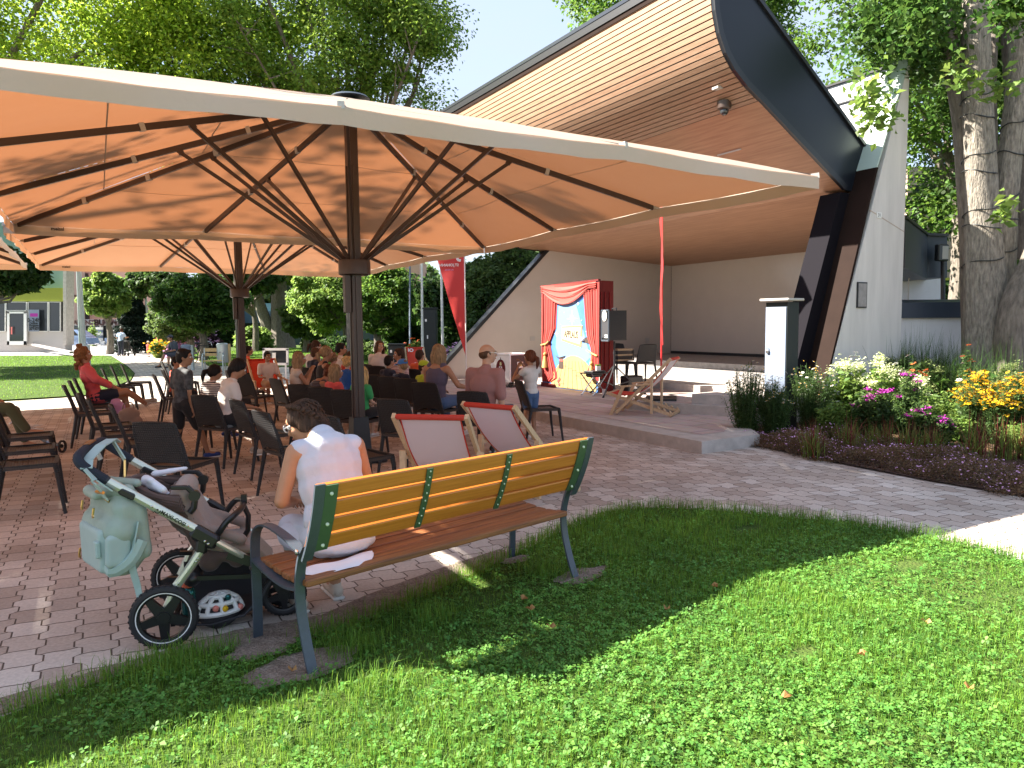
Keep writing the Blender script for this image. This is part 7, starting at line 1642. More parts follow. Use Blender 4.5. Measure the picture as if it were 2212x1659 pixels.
# white framed display board behind the boys
bo_ = at(594, 795, 20.5); wb = empty('display_board', (bo_.x, bo_.y, 0), 0, 'white framed dark display board standing behind the boy in the sun', 'display board')
f = MB()
for a in ((567, 572, 753, 787), (618, 622, 753, 787), (567, 622, 752, 757), (567, 622, 784, 789)): rect(f, *a, 20.5, .08)
f.build('frame', 'white_paint', wb, world=True, smooth=False); part('panel', 'glass_dark', wb, 572, 618, 757, 784, 20.54, .03); part('notice', 'petal_white', wb, 588, 595.5, 762, 785, 20.45, .02)
mb = MB(); 
for x in (572, 617): a = at(x, 788, 20.56); mb.bar((a.x, a.y, 0), a, .04, .04)
mb.build('legs', 'white_paint', wb, world=True, smooth=False)

# ------------------------------------------------------------------ child's scooter by the left edge, pink bags
sc_ = empty('kick_scooter', (0, 0, 0), 0, 'folding kick scooter with white basket and blue front wheel leaning at the left edge', 'scooter')
a = at(30, 917, 9.9); b = G(134, 978); b.z = .085; tb = at(52, 930, 9.8); m1 = at(96, 952, 9.5)
sc_.location = (b.x, b.y, 0)
mb = MB(); mb.tube([a, tb], .014, 8); mb.cap(a + Vector((-.02, -.03, .02)), a + Vector((.05, .05, .03)), .018, .018); mb.build('handlebar', 'steel', sc_, world=True)
mb = MB(); mb.tube([tb, m1], .017, 8); mb.tube([m1, b], .026, 8); mb.build('stem', 'plastic_black', sc_, world=True)
mb = MB(); mb.tube([m1.lerp(b, .25), m1.lerp(b, .5)], .03, 8); mb.build('clamp', 'car_blue', sc_, world=True)
mb = MB(); R = Matrix.Rotation(pi / 2, 3, 'Y'); mb.lathe(b + Vector((.02, -.02, .0)), [(.06, -.012), (.08, -.012), (.08, .012), (.06, .012), (.06, -.012)], 20, R, caps=False); mb.build('wheel', 'rubber', sc_, world=True)
bs = at(64, 928, 9.65); mb = MB()
for k in range(4): z = .05 * k; mb.tube([bs + Vector((x, y, z - .1)) for x, y in ((-.10, -.08), (.10, -.08), (.12, .08), (-.12, .08), (-.10, -.08))], .005, 5, caps=False)
for t in range(9): mb.tube([bs + Vector((-.1 + .025 * t, -.08, -.1)), bs + Vector((-.1 + .025 * t, -.08, .06))], .004, 4)
mb.build('basket', 'white_paint', sc_, world=True)
deck_ = MB(); deck_.bar(Vector((b.x - .08, b.y, .07)), Vector((b.x - .62, b.y + .12, .07)), .11, .02); deck_.build('footboard', 'petal_coral', sc_, world=True)
for px, py, d, s_, m, lab in ((252, 880, 10.9, .55, 'petal_pink', 'pale pink cloth bag on a chair seat next to the woman in pink'), (279, 896, 10.5, .78, 'taupe_cloth', 'brownish pink slouchy bag hanging at the chairs below the crossed legs')):
    c = at(px, py, d); r = empty('shoulder_bag', tuple(c - Vector((0, 0, .2 * s_))), .4, lab, 'bag'); mb = MB(); mb.cap((-.14 * s_, 0, .06), (.14 * s_, 0, .06), .09 * s_, .09 * s_); mb.cap((-.11 * s_, 0, .22 * s_), (.11 * s_, 0, .22 * s_), .06, .06); mb.ell((0, 0, .15), (.17 * s_, .08, .15 * s_)); remesh_build(mb, 'body', m, r, .015, 4)
    mb = MB(); mb.tube(smooth_pts([(-.1 * s_, 0, .26 * s_), (-.06, 0, .40 * s_), (.04, 0, .42 * s_), (.1 * s_, 0, .26 * s_)]), .01, 6); mb.build('strap', m, r)
# ------------------------------------------------------------------ people
def skin_mat(nm, c):
    m = mat(nm, c, .48, var=.05, vscale=25, spec=.35); b = m.node_tree.nodes['Principled BSDF']; b.inputs['Subsurface Weight'].default_value = 0.0; return m
skin_mat('skin_tan', (.42, .215, .125)); skin_mat('skin_light', (.56, .33, .22)); skin_mat('skin_fair', (.62, .39, .28)); skin_mat('skin_olive', (.34, .18, .105))
mat('eye_white', (.75, .74, .72), .3); mat('iris', (.03, .02, .015), .2); mat('lips', (.42, .13, .10), .5); mat('teeth', (.8, .78, .72), .3); mat('brow', (.04, .025, .018), .9)
for nm, c in dict(hair_black=(.012, .010, .010), hair_dark=(.045, .024, .015), hair_brown=(.085, .045, .025), hair_auburn=(.12, .04, .02), hair_blonde=(.50, .33, .14), hair_ash=(.26, .17, .09), hair_curly=(.20, .09, .035)).items():
    m = mat(nm, c, .6, spec=.2); n = m.node_tree.nodes; l = m.node_tree.links
    co = n.new('ShaderNodeTexCoord'); mp_ = n.new('ShaderNodeMapping'); mp_.inputs['Scale'].default_value = (70, 70, 9); t = n.new('ShaderNodeTexNoise'); t.inputs['Scale'].default_value = 1; t.inputs['Detail'].default_value = 4
    l.new(co.outputs['Object'], mp_.inputs[0]); l.new(mp_.outputs[0], t.inputs['Vector']); bp2 = n.new('ShaderNodeBump'); bp2.inputs['Strength'].default_value = 1; bp2.inputs['Distance'].default_value = .012; l.new(t.outputs['Fac'], bp2.inputs['Height']); l.new(bp2.outputs[0], n['Principled BSDF'].inputs['Normal'])
    r = n.new('ShaderNodeValToRGB'); r.color_ramp.elements[0].color = (*[v * .6 for v in c], 1); r.color_ramp.elements[1].color = (*[min(1, v * 1.6) for v in c], 1); r.color_ramp.elements[0].position = .3; r.color_ramp.elements[1].position = .7; l.new(t.outputs['Fac'], r.inputs['Fac']); l.new(r.outputs[0], n['Principled BSDF'].inputs['Base Color'])
def cloth(nm, c, **k): mat(nm, c, .85, bump=.5, bscale=k.pop('bs', 18), var=.05, sheen=.15, **k)
for nm, c in dict(c_white=(.70, .66, .62), c_pink=(.72, .11, .12), c_coral=(.75, .10, .09), c_red=(.70, .09, .05), c_orange=(.80, .14, .05), c_yellow=(.70, .42, .06), c_navy=(.012, .018, .04), c_black=(.012, .012, .014), c_denim=(.07, .13, .26), c_denim_dark=(.035, .07, .13), c_green=(.04, .36, .11), c_blue=(.02, .10, .36), c_purple=(.105, .085, .13), c_rose=(.34, .165, .15), c_olive=(.075, .08, .035), c_cream=(.60, .52, .44), c_lblue=(.38, .50, .70), c_slate=(.06, .07, .10), c_blouse=(.50, .52, .60), c_beige_shoe=(.52, .46, .38), c_blue_shoe=(.02, .05, .20), c_cap_blue=(.05, .22, .60), c_cap_yellow=(.45, .58, .03), c_tan=(.42, .3, .18)).items(): cloth(nm, c)
def stripe_mat(nm, c1, c2, sc, d='Z'):
    m = mat(nm, c1, .85); n = m.node_tree.nodes; l = m.node_tree.links; co = n.new('ShaderNodeTexCoord'); w = n.new('ShaderNodeTexWave'); w.bands_direction = d; w.inputs['Scale'].default_value = sc; w.inputs['Distortion'].default_value = .6
    r = n.new('ShaderNodeValToRGB'); r.color_ramp.interpolation = 'CONSTANT'; r.color_ramp.elements[0].color = (*c1, 1); r.color_ramp.elements[1].color = (*c2, 1); r.color_ramp.elements[1].position = .62; l.new(co.outputs['Object'], w.inputs['Vector']); l.new(w.outputs['Fac'], r.inputs['Fac']); l.new(r.outputs[0], n['Principled BSDF'].inputs['Base Color'])
stripe_mat('c_stripe', (.68, .64, .60), (.02, .02, .03), 12); stripe_mat('c_stripe_red', (.66, .58, .56), (.35, .12, .12), 13); stripe_mat('c_stripe_dark', (.035, .035, .05), (.12, .12, .15), 14)
cloth('c_camo', (.010, .011, .013), col2=(.09, .10, .11), vscale=16)
mat('c_lace', (.74, .75, .82), .8, bump=1.0, bscale=70, col2=(.66, .66, .70), vscale=55)

def person(label, x, y, z, face, h, pose='sit', seat=.45, sex='f', skin='skin_tan', top='c_white', sleeve=.45, bottom='c_navy', leg=.9, hair='short', hc='hair_dark', arms=('lap', 'lap'), head=(0, 0), lean=.05, shoes='c_white', legs=None, hem=0, vox=None, smile=False, group='people of the audience', arms_xyz=None, twist=0, cap=None, strap=False, glasses=None, neck_tilt=0, low=True, detail=False, crossed=False, barefoot=False, head_off=(0, 0, 0)):
    """x,y,z: point on the ground under the pelvis; head=(turn to own left +, nod down +) in radians"""
    s = h / 1.7; hs = s ** .45; f = Vector(face).normalized(); rz = math.atan2(-f.x, f.y)
    r = empty('person', (x, y, z), rz, label, 'person', group)
    vox = vox or .0115; V3 = Vector
    sh_w = (.165 if sex == 'f' else .176) * s * (1.0 if h > 1.4 else .95)
    if pose == 'sit': pz = seat + .085 * s
    else: pz = .50 * h
    P = V3((0, 0, pz)); up = V3((0, sin(lean), cos(lean))); fw = V3((0, cos(lean), -sin(lean))); rt = V3((cos(twist), sin(twist), 0))
    fw2 = rt.cross(up) * -1
    waist = P + up * .16 * s; chest = P + up * .32 * s + V3((0, .0, 0)); shoulder_c = P + up * .445 * s - V3((0, .01, 0)); neck = P + up * .53 * s + V3((0, .012 * s, 0))
    hd = neck + V3((sin(neck_tilt) * .1, .02 + .03 * sin(head[1]), .0)) * s + up * .125 * hs + V3(head_off)
    HR = Matrix.Rotation(head[0], 3, 'Z') @ Matrix.Rotation(-head[1], 3, 'X') @ Matrix.Rotation(neck_tilt, 3, 'Y')
    SH = {1: shoulder_c + rt * sh_w, -1: shoulder_c - rt * sh_w}
    AR = {}
    presets = dict(lap=((.03, .05, -.25), (-.05, .25, -.30)), down=((.03, -.02, -.27), (.02, .02, -.50)), eat=((.02, .14, -.20), (-.08, .24, -.00)), fwd=((.04, .12, -.22), (.0, .34, -.20)), knee=((.05, .06, -.26), (.03, .28, -.27)), back=((.06, -.08, -.24), (.03, .06, -.40)), cross=((.05, .05, -.24), (-.20, .20, -.20)), side=((.14, .04, -.22), (.16, .22, -.26)), up=((.10, .22, -.06), (-.02, .20, .17)), reach=((.10, .20, -.12), (.12, .42, -.10)))
    for i, sd in enumerate((1, -1)):
        if arms_xyz and arms_xyz[i]: e, w = arms_xyz[i]; AR[sd] = (V3(e), V3(w)); continue
        e, w = presets[arms[i]]; AR[sd] = (SH[sd] + V3((sd * e[0], e[1], e[2])) * s, SH[sd] + V3((sd * w[0], w[1], w[2])) * s)
    # legs
    LG = {}; hw = .085 * s
    for i, sd in enumerate((1, -1)):
        hip = P + V3((sd * hw, 0, 0))
        if legs and legs[i]: k, a, t = [V3(q) for q in legs[i]]
        elif pose == 'sit': k = hip + V3((sd * .035 * s, .42 * s, .0)); a = k + V3((0, .02 * s, -.42 * s)); t = a + V3((0, .14 * s, -.045 * s))
        else: k = V3((sd * .075 * s, .012, pz * .53)); a = V3((sd * .08 * s, -.01, .085 * s)); t = a + V3((sd * .01, .15 * s, -.05 * s))
        if pose == 'sit' and not legs and a.z < .085 * s: a.z = .085 * s; t.z = .04 * s
        LG[sd] = (hip, k, a, t)
    sc_ = s
    body = MB(); fat = .92 if h < 1.45 else 1.0
    def torso(mb, g, lo=0, hi=9):
        if lo <= 2 <= hi: mb.ell(P + up * .385 * s, (.158 * s * fat + g, .088 * s + g, .085 * s + g), Matrix.Rotation(-lean, 3, 'X') @ Matrix.Rotation(twist, 3, 'Z'))
        parts = [(0, lambda: mb.ell(P + up * .03 * s, (.155 * s * fat + g, .108 * s + g, .11 * s + g), Matrix.Rotation(-lean, 3, 'X'))),
                 (1, lambda: mb.ell(waist, (.128 * s * fat + g, .092 * s + g, .14 * s + g), Matrix.Rotation(-lean, 3, 'X'))),
                 (2, lambda: mb.ell(chest, ((.152 if sex == 'f' else .168) * s * fat + g, .105 * s + g, .16 * s + g), Matrix.Rotation(-lean, 3, 'X') @ Matrix.Rotation(twist, 3, 'Z'))),
                 (3, lambda: mb.cap(SH[1] - rt * .02 * s - up * .012 * s, SH[-1] + rt * .02 * s - up * .012 * s, .058 * s + g, .058 * s + g)),
                 (4, lambda: mb.cap(shoulder_c + up * .015 * s, neck - up * .03 * s, .085 * s + g * .8, .052 * s + g * .5))]
        for k, fn in parts:
            if lo <= k <= hi: fn()
    torso(body, 0)
    body.cap(neck.lerp(hd, .12) - up * .05 * s, hd - HR @ V3((0, .015, .06)) * hs, .052 * s, .048 * hs)
    HP = lambda q: hd + HR @ (V3(q) * hs)
    def hell(mb, q, rad): mb.ell(HP(q), tuple(a * hs for a in rad), HR)
    hell(body, (0, -.012, .022), (.074, .092, .088)); hell(body, (0, .022, -.038), (.056, .066, .070)); hell(body, (0, .055, -.078), (.030, .026, .024)); hell(body, (0, .062, .035), (.052, .026, .032))
    for sd in (1, -1): hell(body, (sd * .036, .055, -.022), (.024, .022, .024))
    body.cap(HP((0, .083, .010)), HP((0, .104, -.022)), .009 * hs, .0135 * hs, 8); hell(body, (0, .082, -.052), (.020, .012, .012))
    ears = MB()
    for sd in (1, -1): ears.ell(HP((sd * .076, -.008, -.008)), tuple(a * hs for a in (.010, .019, .031)), HR @ Matrix.Rotation(sd * .35, 3, 'Z'))
    body.add(ears.v, ears.f)
    for sd in (1, -1):
        e, w = AR[sd]; body.cap(SH[sd], e, .046 * s * fat, .037 * s * fat); body.cap(e, e.lerp(w, .35), .037 * s * fat, .036 * s * fat); body.cap(e.lerp(w, .35), w, .036 * s * fat, .025 * s)
        hip, k, a, t = LG[sd]; body.cap(hip, hip.lerp(k, .5), .086 * s * fat, .07 * s * fat); body.cap(hip.lerp(k, .5), k, .07 * s * fat, .052 * s); body.cap(k, k.lerp(a, .38), .05 * s, .053 * s * fat); body.cap(k.lerp(a, .38), a, .053 * s * fat, .034 * s); body.cap(a, t, .033 * s, .026 * s); hl = a + (a - t).normalized() * .03 * s; hl.z = t.z + .005; body.cap(a, hl, .03 * s, .026 * s)
    # hands : palm + five bent fingers
    hand = MB()
    for sd in (1, -1):
        e, w = AR[sd]; d = (w - e).normalized(); side = d.cross(V3((0, 0, 1)));
        side = side.normalized() if side.length > .1 else V3((1, 0, 0)); nn = side.cross(d).normalized(); inn = side * (-sd if side.dot(rt) > 0 else sd)
        c = w + d * .045 * s; R = Matrix((side, d, nn)).transposed(); hand.ell(c, (.037 * s, .05 * s, .018 * s), R)
        for q in range(4):
            b0 = c + side * (.027 - .018 * q) * s + d * .036 * s; ln = (.032, .037, .035, .027)[q if side.dot(inn) > 0 else 3 - q] * s
            m_ = b0 + d * ln - nn * .008 * s; t_ = m_ + d * ln * .75 - nn * .020 * s; hand.tube([b0 - d * .01 * s, m_, t_], [.0088 * s, .0080 * s, .006 * s], 6)
        b0 = c + inn * .030 * s - d * .012 * s; hand.tube([b0 - inn * .01 * s, b0 + inn * .022 * s + d * .022 * s - nn * .006 * s, b0 + inn * .028 * s + d * .046 * s - nn * .014 * s], [.011 * s, .0095 * s, .007 * s], 6)
    if low: remesh_build(body, 'body', skin, r, vox, 6, extra=hand)
    # face
    for sd in (1, -1):
        mb = MB(); mb.ell(HP((sd * .031, .0735, .010)), .0125 * hs); ey = mb.build('eye', 'eye_white', r); mb = MB(); mb.ell(HP((sd * .0315, .083, .010)), .0068 * hs, nu=8, nv=6); mb.build('iris', 'iris', ey)
        mb = MB(); mb.tube([HP((sd * .014, .086, .030)), HP((sd * .032, .086, .036)), HP((sd * .050, .074, .030))], [.0035 * hs, .004 * hs, .0025 * hs], 6); mb.build('eyebrow', 'brow' if hc != 'hair_blonde' else 'hair_ash', r)
    mb = MB()
    if smile: mb.ell(HP((0, .088, -.052)), tuple(a * hs for a in (.026, .008, .012)), HR); mb.build('mouth', 'lips', r); mb = MB(); mb.ell(HP((0, .0945, -.050)), tuple(a * hs for a in (.020, .004, .006)), HR); mb.build('teeth', 'teeth', r)
    else: mb.ell(HP((0, .0915, -.052)), tuple(a * hs for a in (.021, .0055, .0065)), HR); mb.build('mouth', 'lips', r)
    # hair
    hb = MB()
    def hh(q, rad): hell(hb, q, rad)
    if hair != 'bald':
        hh((0, -.020, .034), (.083, .094, .092)); hh((0, -.052, .0), (.078, .062, .085)); hh((0, .010, .085), (.066, .048, .030))
    if hair == 'bald': hh((0, -.044, -.006), (.080, .064, .054)); hh((.066, -.02, .008), (.014, .05, .036)); hh((-.066, -.02, .008), (.014, .05, .036))
    if hair in ('short', 'cropped'):
        for sd in (1, -1): hh((sd * .070, .0, .03), (.014, .04, .038))
        if hair == 'short': hh((0, .058, .088), (.052, .026, .018))
    if hair == 'bun2': hh((0, -.075, -.045), (.062, .045, .06)); hh((0, -.085, -.10), (.045, .035, .05)); hh((0, .0, .085), (.06, .05, .034))
    if hair in ('long', 'pony', 'bun', 'curly', 'braids', 'messy', 'sleek', 'bun2'):
        for sd in (1, -1): hh((sd * .064, .02, .04), (.022, .04, .045)); hh((sd * .070, -.02, .0), (.018, .045, .06))
    if hair == 'long':
        for a_ in np.linspace(-1.25, 1.25, 9):
            p0 = HP((.070 * sin(a_), -.055 * cos(a_) - .01, .01)); p1 = HP((.088 * sin(a_), -.085 * cos(a_) - .0, -.11)); p2 = p1 + V3((.012 * sin(a_ * 5), -.015, -.13 * hs)) ; hb.tube([p0, p0.lerp(p1, .5) + HR @ V3((0, -.015, 0)), p1, p2], [.035 * hs, .036 * hs, .030 * hs, .010 * hs], 8)
        for sd in (1, -1): hb.tube([HP((sd * .070, .03, .04)), HP((sd * .082, .03, -.04)), HP((sd * .085, .02, -.15)) + V3((0, 0, -.06))], [.018, .022, .008], 6)
    if hair == 'pony':
        b_ = HP((0, -.10, .01)); hb.tube([b_, b_ + HR @ V3((0, -.045, -.02)), b_ + HR @ V3((0, -.05, -.09)), b_ + HR @ V3((0, -.03, -.17))], [.03 * hs, .038 * hs, .032 * hs, .010 * hs], 8)
    if hair == 'bun': hb.ell(HP((0, -.095, .055)), .048 * hs)
    if hair == 'sleek':
        b_ = HP((0, -.085, -.04)); hb.tube([b_, b_ + V3((.01, -.02, -.05)), b_ + V3((.02, -.01, -.13))], [.035 * hs, .026 * hs, .008 * hs], 8)
    if hair in ('curly', 'messy'):
        rr = random.Random(3); n_ = 90 if hair == 'curly' else 34
        for _ in range(n_):
            a_ = rr.uniform(0, 6.28); b2_ = rr.uniform(-.9, 1.3); q = V3((.092 * cos(b2_) * cos(a_), -.025 + .10 * cos(b2_) * sin(a_), .02 + .10 * sin(b2_)))
            if q.y > .035 and q.z < .075: continue
            hb.ell(HP(q), rr.uniform(.016, .030) * hs, nu=6, nv=4)
        if hair == 'curly':
            for _ in range(60): hb.ell(HP((rr.uniform(-.095, .095), rr.uniform(-.13, -.02), rr.uniform(-.20, .0))), rr.uniform(.018, .034), nu=6, nv=4)
            for _ in range(14): hb.ell(HP((rr.uniform(-.04, .04), rr.uniform(-.08, -.02), rr.uniform(.10, .16))), rr.uniform(.02, .034), nu=6, nv=4)
    remesh_build(hb, 'hair', hc, r, .010 if hair != 'curly' else .009, 3 if hair != 'curly' else 1)
    # clothes
    g = .016
    if top:
        mb = MB(); torso(mb, g, 0 if not hem else 0, 3 if sleeve is None else 4) if sleeve is not None else torso(mb, g, 0, 2)
        if sleeve is None:
            for sd in (1, -1): mb.cap(chest + rt * sd * .07 * s + up * .05 * s, SH[sd] - rt * sd * .06 * s + up * .035 * s, .055 * s + g, .034 * s + g)
        if sleeve:
            for sd in (1, -1):
                e, w = AR[sd]; q = min(1, sleeve * 2); mb.cap(SH[sd], SH[sd].lerp(e, q), .05 * s * fat + g, .043 * s * fat + g * 1.2)
                if sleeve > .5: mb.cap(e, e.lerp(w, (sleeve - .5) * 2), .04 * s + g, .032 * s + g)
        if hem: mb.ell(P + V3((0, .03, -.02 * s)), (.165 * s + g, .14 * s + g, (.09 + hem) * s)); 
        if hem and pose == 'sit':
            for sd in (1, -1): mb.cap(LG[sd][0], LG[sd][0].lerp(LG[sd][1], .28), .09 * s + g, .08 * s + g)
        remesh_build(mb, 'shirt' if sleeve is not None else 'vest', top, r, vox, 7)
    if bottom:
        mb = MB(); mb.ell(P + up * .0 * s, (.16 * s * fat + g * .8, .112 * s + g * .8, .10 * s + g), Matrix.Rotation(-lean, 3, 'X'))
        for sd in (1, -1):
            hip, k, a, t = LG[sd]; q = min(1, leg * 2); g2 = g * 1.1
            mb.cap(hip, hip.lerp(k, q), .088 * s * fat + g2, (.088 + (.055 - .088) * q) * s + g2)
            if leg > .5: mb.cap(k, k.lerp(a, (leg - .5) * 2), .055 * s + g2, .042 * s + g2)
        remesh_build(mb, 'shorts' if leg <= .5 else 'trousers', bottom, r, vox, 3)
    if shoes:
        for sd in (1, -1):
            hip, k, a, t = LG[sd]; d = (t - a); d.z = 0; d = d.normalized() if d.length > .01 else V3((0, 1, 0)); zf = t.z - .026 * s; mb = MB(); hl = V3((a.x, a.y, t.z)) - d * .035 * s
            mb.cap(hl + V3((0, 0, .006)), t + V3((0, 0, .004)), .036 * s, .034 * s); mb.cap(a + V3((0, 0, -.01)), hl.lerp(t, .35), .036 * s, .036 * s)
            so_ = remesh_build(mb, 'shoe', shoes, r, .010, 2); mb = MB(); mb.bar(hl - d * .03 * s + V3((0, 0, -.03 * s)), t + d * .035 * s + V3((0, 0, -.03 * s)), .066 * s, .018 * s, bev=.006); mb.build('sole', 'petal_white', so_)
    if cap:
        mb = MB(); mb.ell(HP((0, -.018, .058)), tuple(a * hs for a in (.090, .104, .075)), HR); cp = remesh_build(mb, 'cap', cap, r, .01, 2)
        mb = MB(); mb.bar(HP((0, .065, .052)), HP((0, .155, .035)), .13 * hs, .010, up=HR @ V3((0, 0, 1)), bev=.004); mb.build('cap_peak', cap, cp)
        mb = MB(); mb.ell(HP((0, -.080, .075)), tuple(a * hs for a in (.045, .050, .028)), HR); mb.build('cap_opening', hc, cp)
    if glasses:
        mb = MB(); yy, zz = (.094, .012) if glasses != 'head' else (.04, .118)
        for sd in (1, -1):
            c = HP((sd * .033, yy, zz)); pts = [c + HR @ V3((.024 * cos(a), .0, .019 * sin(a))) * hs for a in np.linspace(0, 2 * pi, 13)]; mb.tube(pts, .0022 if glasses != 'sun' else .004, 5, caps=False); mb.tube([HP((sd * .057, yy, zz + .005)), HP((sd * .078, -.0, zz + .005))], .0025 if glasses != 'sun' else .004, 5)
        mb.tube([HP((-.009, yy, zz)), HP((.009, yy, zz))], .0025, 5); gl_ = mb.build('glasses', 'steel' if glasses == 'thin' else 'c_white', r)
        if glasses != 'thin':
            for sd in (1, -1): mb = MB(); mb.ell(HP((sd * .033, yy, zz)), tuple(a * hs for a in (.022, .003, .017)), HR); mb.build('lens', 'glass_dark', gl_)
    r['_hd'] = tuple(hd)
    info = dict(root=r, hd=hd, HR=HR, HP=HP, SH=SH, AR=AR, LG=LG, P=P, up=up, s=s, hs=hs, chest=chest, neck=neck, rt=rt)
    del r['_hd']
    return info
def on_chair(lab, **k):
    c = chair_obj[lab]; f = Vector((-sin(c.rotation_euler.z), cos(c.rotation_euler.z))); bk = k.pop('bk', -.06); return c.location.x + f.x * bk, c.location.y + f.y * bk, f
def sit(chair, label, h, **k):
    x, y, f = on_chair(chair, bk=k.pop('bk', -.06)); turn = k.pop('turn', 0)
    if turn: f = Matrix.Rotation(turn, 2) @ Vector(f)
    return person(label, x, y, 0, f, h, 'sit', **k)

# woman in pink with crossed legs
s_ = 1.0
sit('black chair holding the woman in the pink blouse', 'curly haired woman in a pink blouse sitting with crossed legs on the left', 1.70, skin='skin_tan', top='c_pink', sleeve=.85, bottom='c_navy', leg=.3, hair='curly', hc='hair_curly', lean=-.22, head=(-.25, -.05), hem=.02,
    arms_xyz=(((.26, .02, .80), (.10, .26, .66)), ((-.26, .02, .80), (-.06, .28, .66))),
    legs=(((.08, .42, .60), (-.18, .70, .36), (-.28, .84, .40)), ((-.10, .40, .50), (-.10, .44, .09), (-.10, .58, .045))), shoes='c_beige_shoe')
# legs of a person at the left edge, in olive trousers
pl = at(-40, 900, 9.2)
person('person at the left edge in olive trousers, only the legs in view', pl.x - .1, pl.y, 0, (.97, .2), 1.72, sex='f', skin='skin_tan', top='c_cream', bottom='c_olive', leg=.93, hair='pony', hc='hair_brown', lean=-.1, legs=(((.08, .44, .58), (.02, .62, .26), (.0, .78, .24)), ((-.10, .42, .52), (-.14, .52, .09), (-.14, .68, .04))), shoes=None, hem=.0)
# boys and girls in the middle
pb_ = at(395, 880, 8.55)
person('boy standing in dark patterned tee and black shorts with blue shoes', pb_.x, pb_.y, 0, (.55, .83), 1.36, 'stand', sex='m', skin='skin_olive', top='c_camo', sleeve=.35, bottom='c_black', leg=.42, hair='short', hc='hair_black', arms=('down', 'down'), head=(-.7, .05), shoes='c_blue_shoe', legs=(((.10, .14, .36), (.12, .22, .07), (.14, .35, .035)), ((-.07, -.02, .37), (-.09, -.20, .10), (-.10, -.09, .035))), smile=True)
sit('black chair holding the boy in the red shirt', 'small boy in a red shirt peering round from his chair', 1.22, sex='m', skin='skin_tan', top='c_red', sleeve=.3, bottom='c_navy', leg=.4, hair='short', hc='hair_black', head=(-.8, .05), bk=-.02)
sit('black chair holding the girl in the striped shirt', 'girl with black ponytail and pink hair tie in a striped tee', 1.24, skin='skin_tan', top='c_stripe', sleeve=.3, bottom='c_navy', leg=.4, hair='pony', hc='hair_black', head=(-.55, .25), arms=('down', 'down'), bk=.02, lean=.22, shoes='c_blue_shoe')
sit('black chair holding the dark haired girl in white', 'girl with dark low ponytail in a white tee looking into her lap', 1.52, skin='skin_tan', top='c_white', sleeve=.3, bottom='c_black', leg=.45, hair='sleek', hc='hair_black', head=(-.1, .5), lean=.28, hem=.03, shoes='c_beige_shoe', turn=-.45, arms=('lap', 'lap'))
sit('black chair holding the boy in yellow and orange', 'boy in a yellow and orange shirt sitting in profile behind the rear pole', 1.36, sex='m', skin='skin_olive', top='c_orange', sleeve=.3, bottom='c_black', leg=.45, hair='short', hc='hair_black', arms=('knee', 'knee'), lean=.1)
dcb = at(578, 790, 15.2)
make_deckchair('deck_chair', False, 'deck chair in the sun holding the grinning boy in white', (dcb.x, dcb.y + .0, 0), (.55, -.83), sling='red_canvas', text=('', ''))
person('grinning boy in a white printed tee in a deck chair in the sun', dcb.x, dcb.y, -.08, (.55, -.83), 1.42, sex='m', skin='skin_olive', top='c_white', sleeve=.35, bottom='c_tan', leg=.5, hair='short', hc='hair_black', arms=('knee', 'knee'), lean=.0, smile=True, head=(.1, .1), seat=.40)
sit('black chair holding the long haired girl who eats', 'girl with long brown hair in a beige top eating, hand at her mouth', 1.45, skin='skin_tan', top='c_cream', sleeve=0, bottom='c_denim', leg=.5, hair='long', hc='hair_ash', arms=('eat', 'eat'), lean=.08, head=(-.15, 0), turn=-.25, bk=.0)
sit('black chair holding the girl in the coral top', 'girl with long light brown hair in a coral top seen from behind', 1.20, skin='skin_tan', top='c_coral', sleeve=.2, bottom='c_navy', leg=.4, hair='long', hc='hair_ash', head=(-.6, 0), turn=-.2)
sit('black chair holding the blonde child in green', 'small child with long blonde hair in a bright green tee', 1.18, skin='skin_fair', top='c_green', sleeve=.3, bottom='c_black', leg=.4, hair='long', hc='hair_blonde', head=(-.3, 0), lean=.0, bk=.03)
sit('black chair holding the dark haired woman in white', 'woman with dark hair tied back in a white tee looking down to the right', 1.68, skin='skin_tan', top='c_white', sleeve=.3, bottom='c_navy', hair='pony', hc='hair_dark', head=(-.75, .3), lean=.18, turn=-.3, bk=.05)
sit('black chair holding the boy with sunglasses on his head', 'boy with cropped hair in a navy shirt with white sunglasses on his head', 1.40, sex='m', skin='skin_tan', top='c_navy', sleeve=.4, bottom='c_navy', leg=.5, hair='cropped', hc='hair_brown', glasses='head', head=(-.5, 0), turn=-.2)
def seated_px(px, py, d, face, label, h, **k):
    """head centre at pixel px,py and depth d; seat on a small hidden bench height"""
    p = at(px, py, d); s = h / 1.7; lean = k.get('lean', .05); hz = (.53 * s + .125 * s ** .45) * cos(lean); f = Vector(face).normalized(); off = (.53 * s + .125 * s ** .45) * sin(lean) + .03 * s
    pose = k.pop('pose', 'sit')
    if pose == 'sit': k['seat'] = max(.22, p.z - hz - .085 * s)
    return person(label, p.x - f.x * off, p.y - f.y * off, 0, f, h, pose, **k)
seated_px(706, 762, 12.2, (.85, .5), 'woman with long light ponytail and dark vest seen in profile among the children', 1.70, skin='skin_tan', top='c_black', sleeve=None, bottom='c_denim', hair='pony', hc='hair_ash', lean=.12, arms=('reach', 'down'), glasses=None)
seated_px(737, 754, 13.2, (.7, .7), 'boy with black hair at the back row, face turned right', 1.5, sex='m', skin='skin_tan', top='c_white', hair='short', hc='hair_black', head=(-.5, 0))
seated_px(720, 774, 12.4, (.5, .86), 'small blonde child just right of the woman with the ponytail', 1.15, skin='skin_fair', top='c_red', hair='messy', hc='hair_ash')
seated_px(757, 771, 12.6, (.3, .95), 'small boy with short dark brown hair beside the near pole', 1.18, sex='m', skin='skin_tan', top='c_red', hair='cropped', hc='hair_brown')
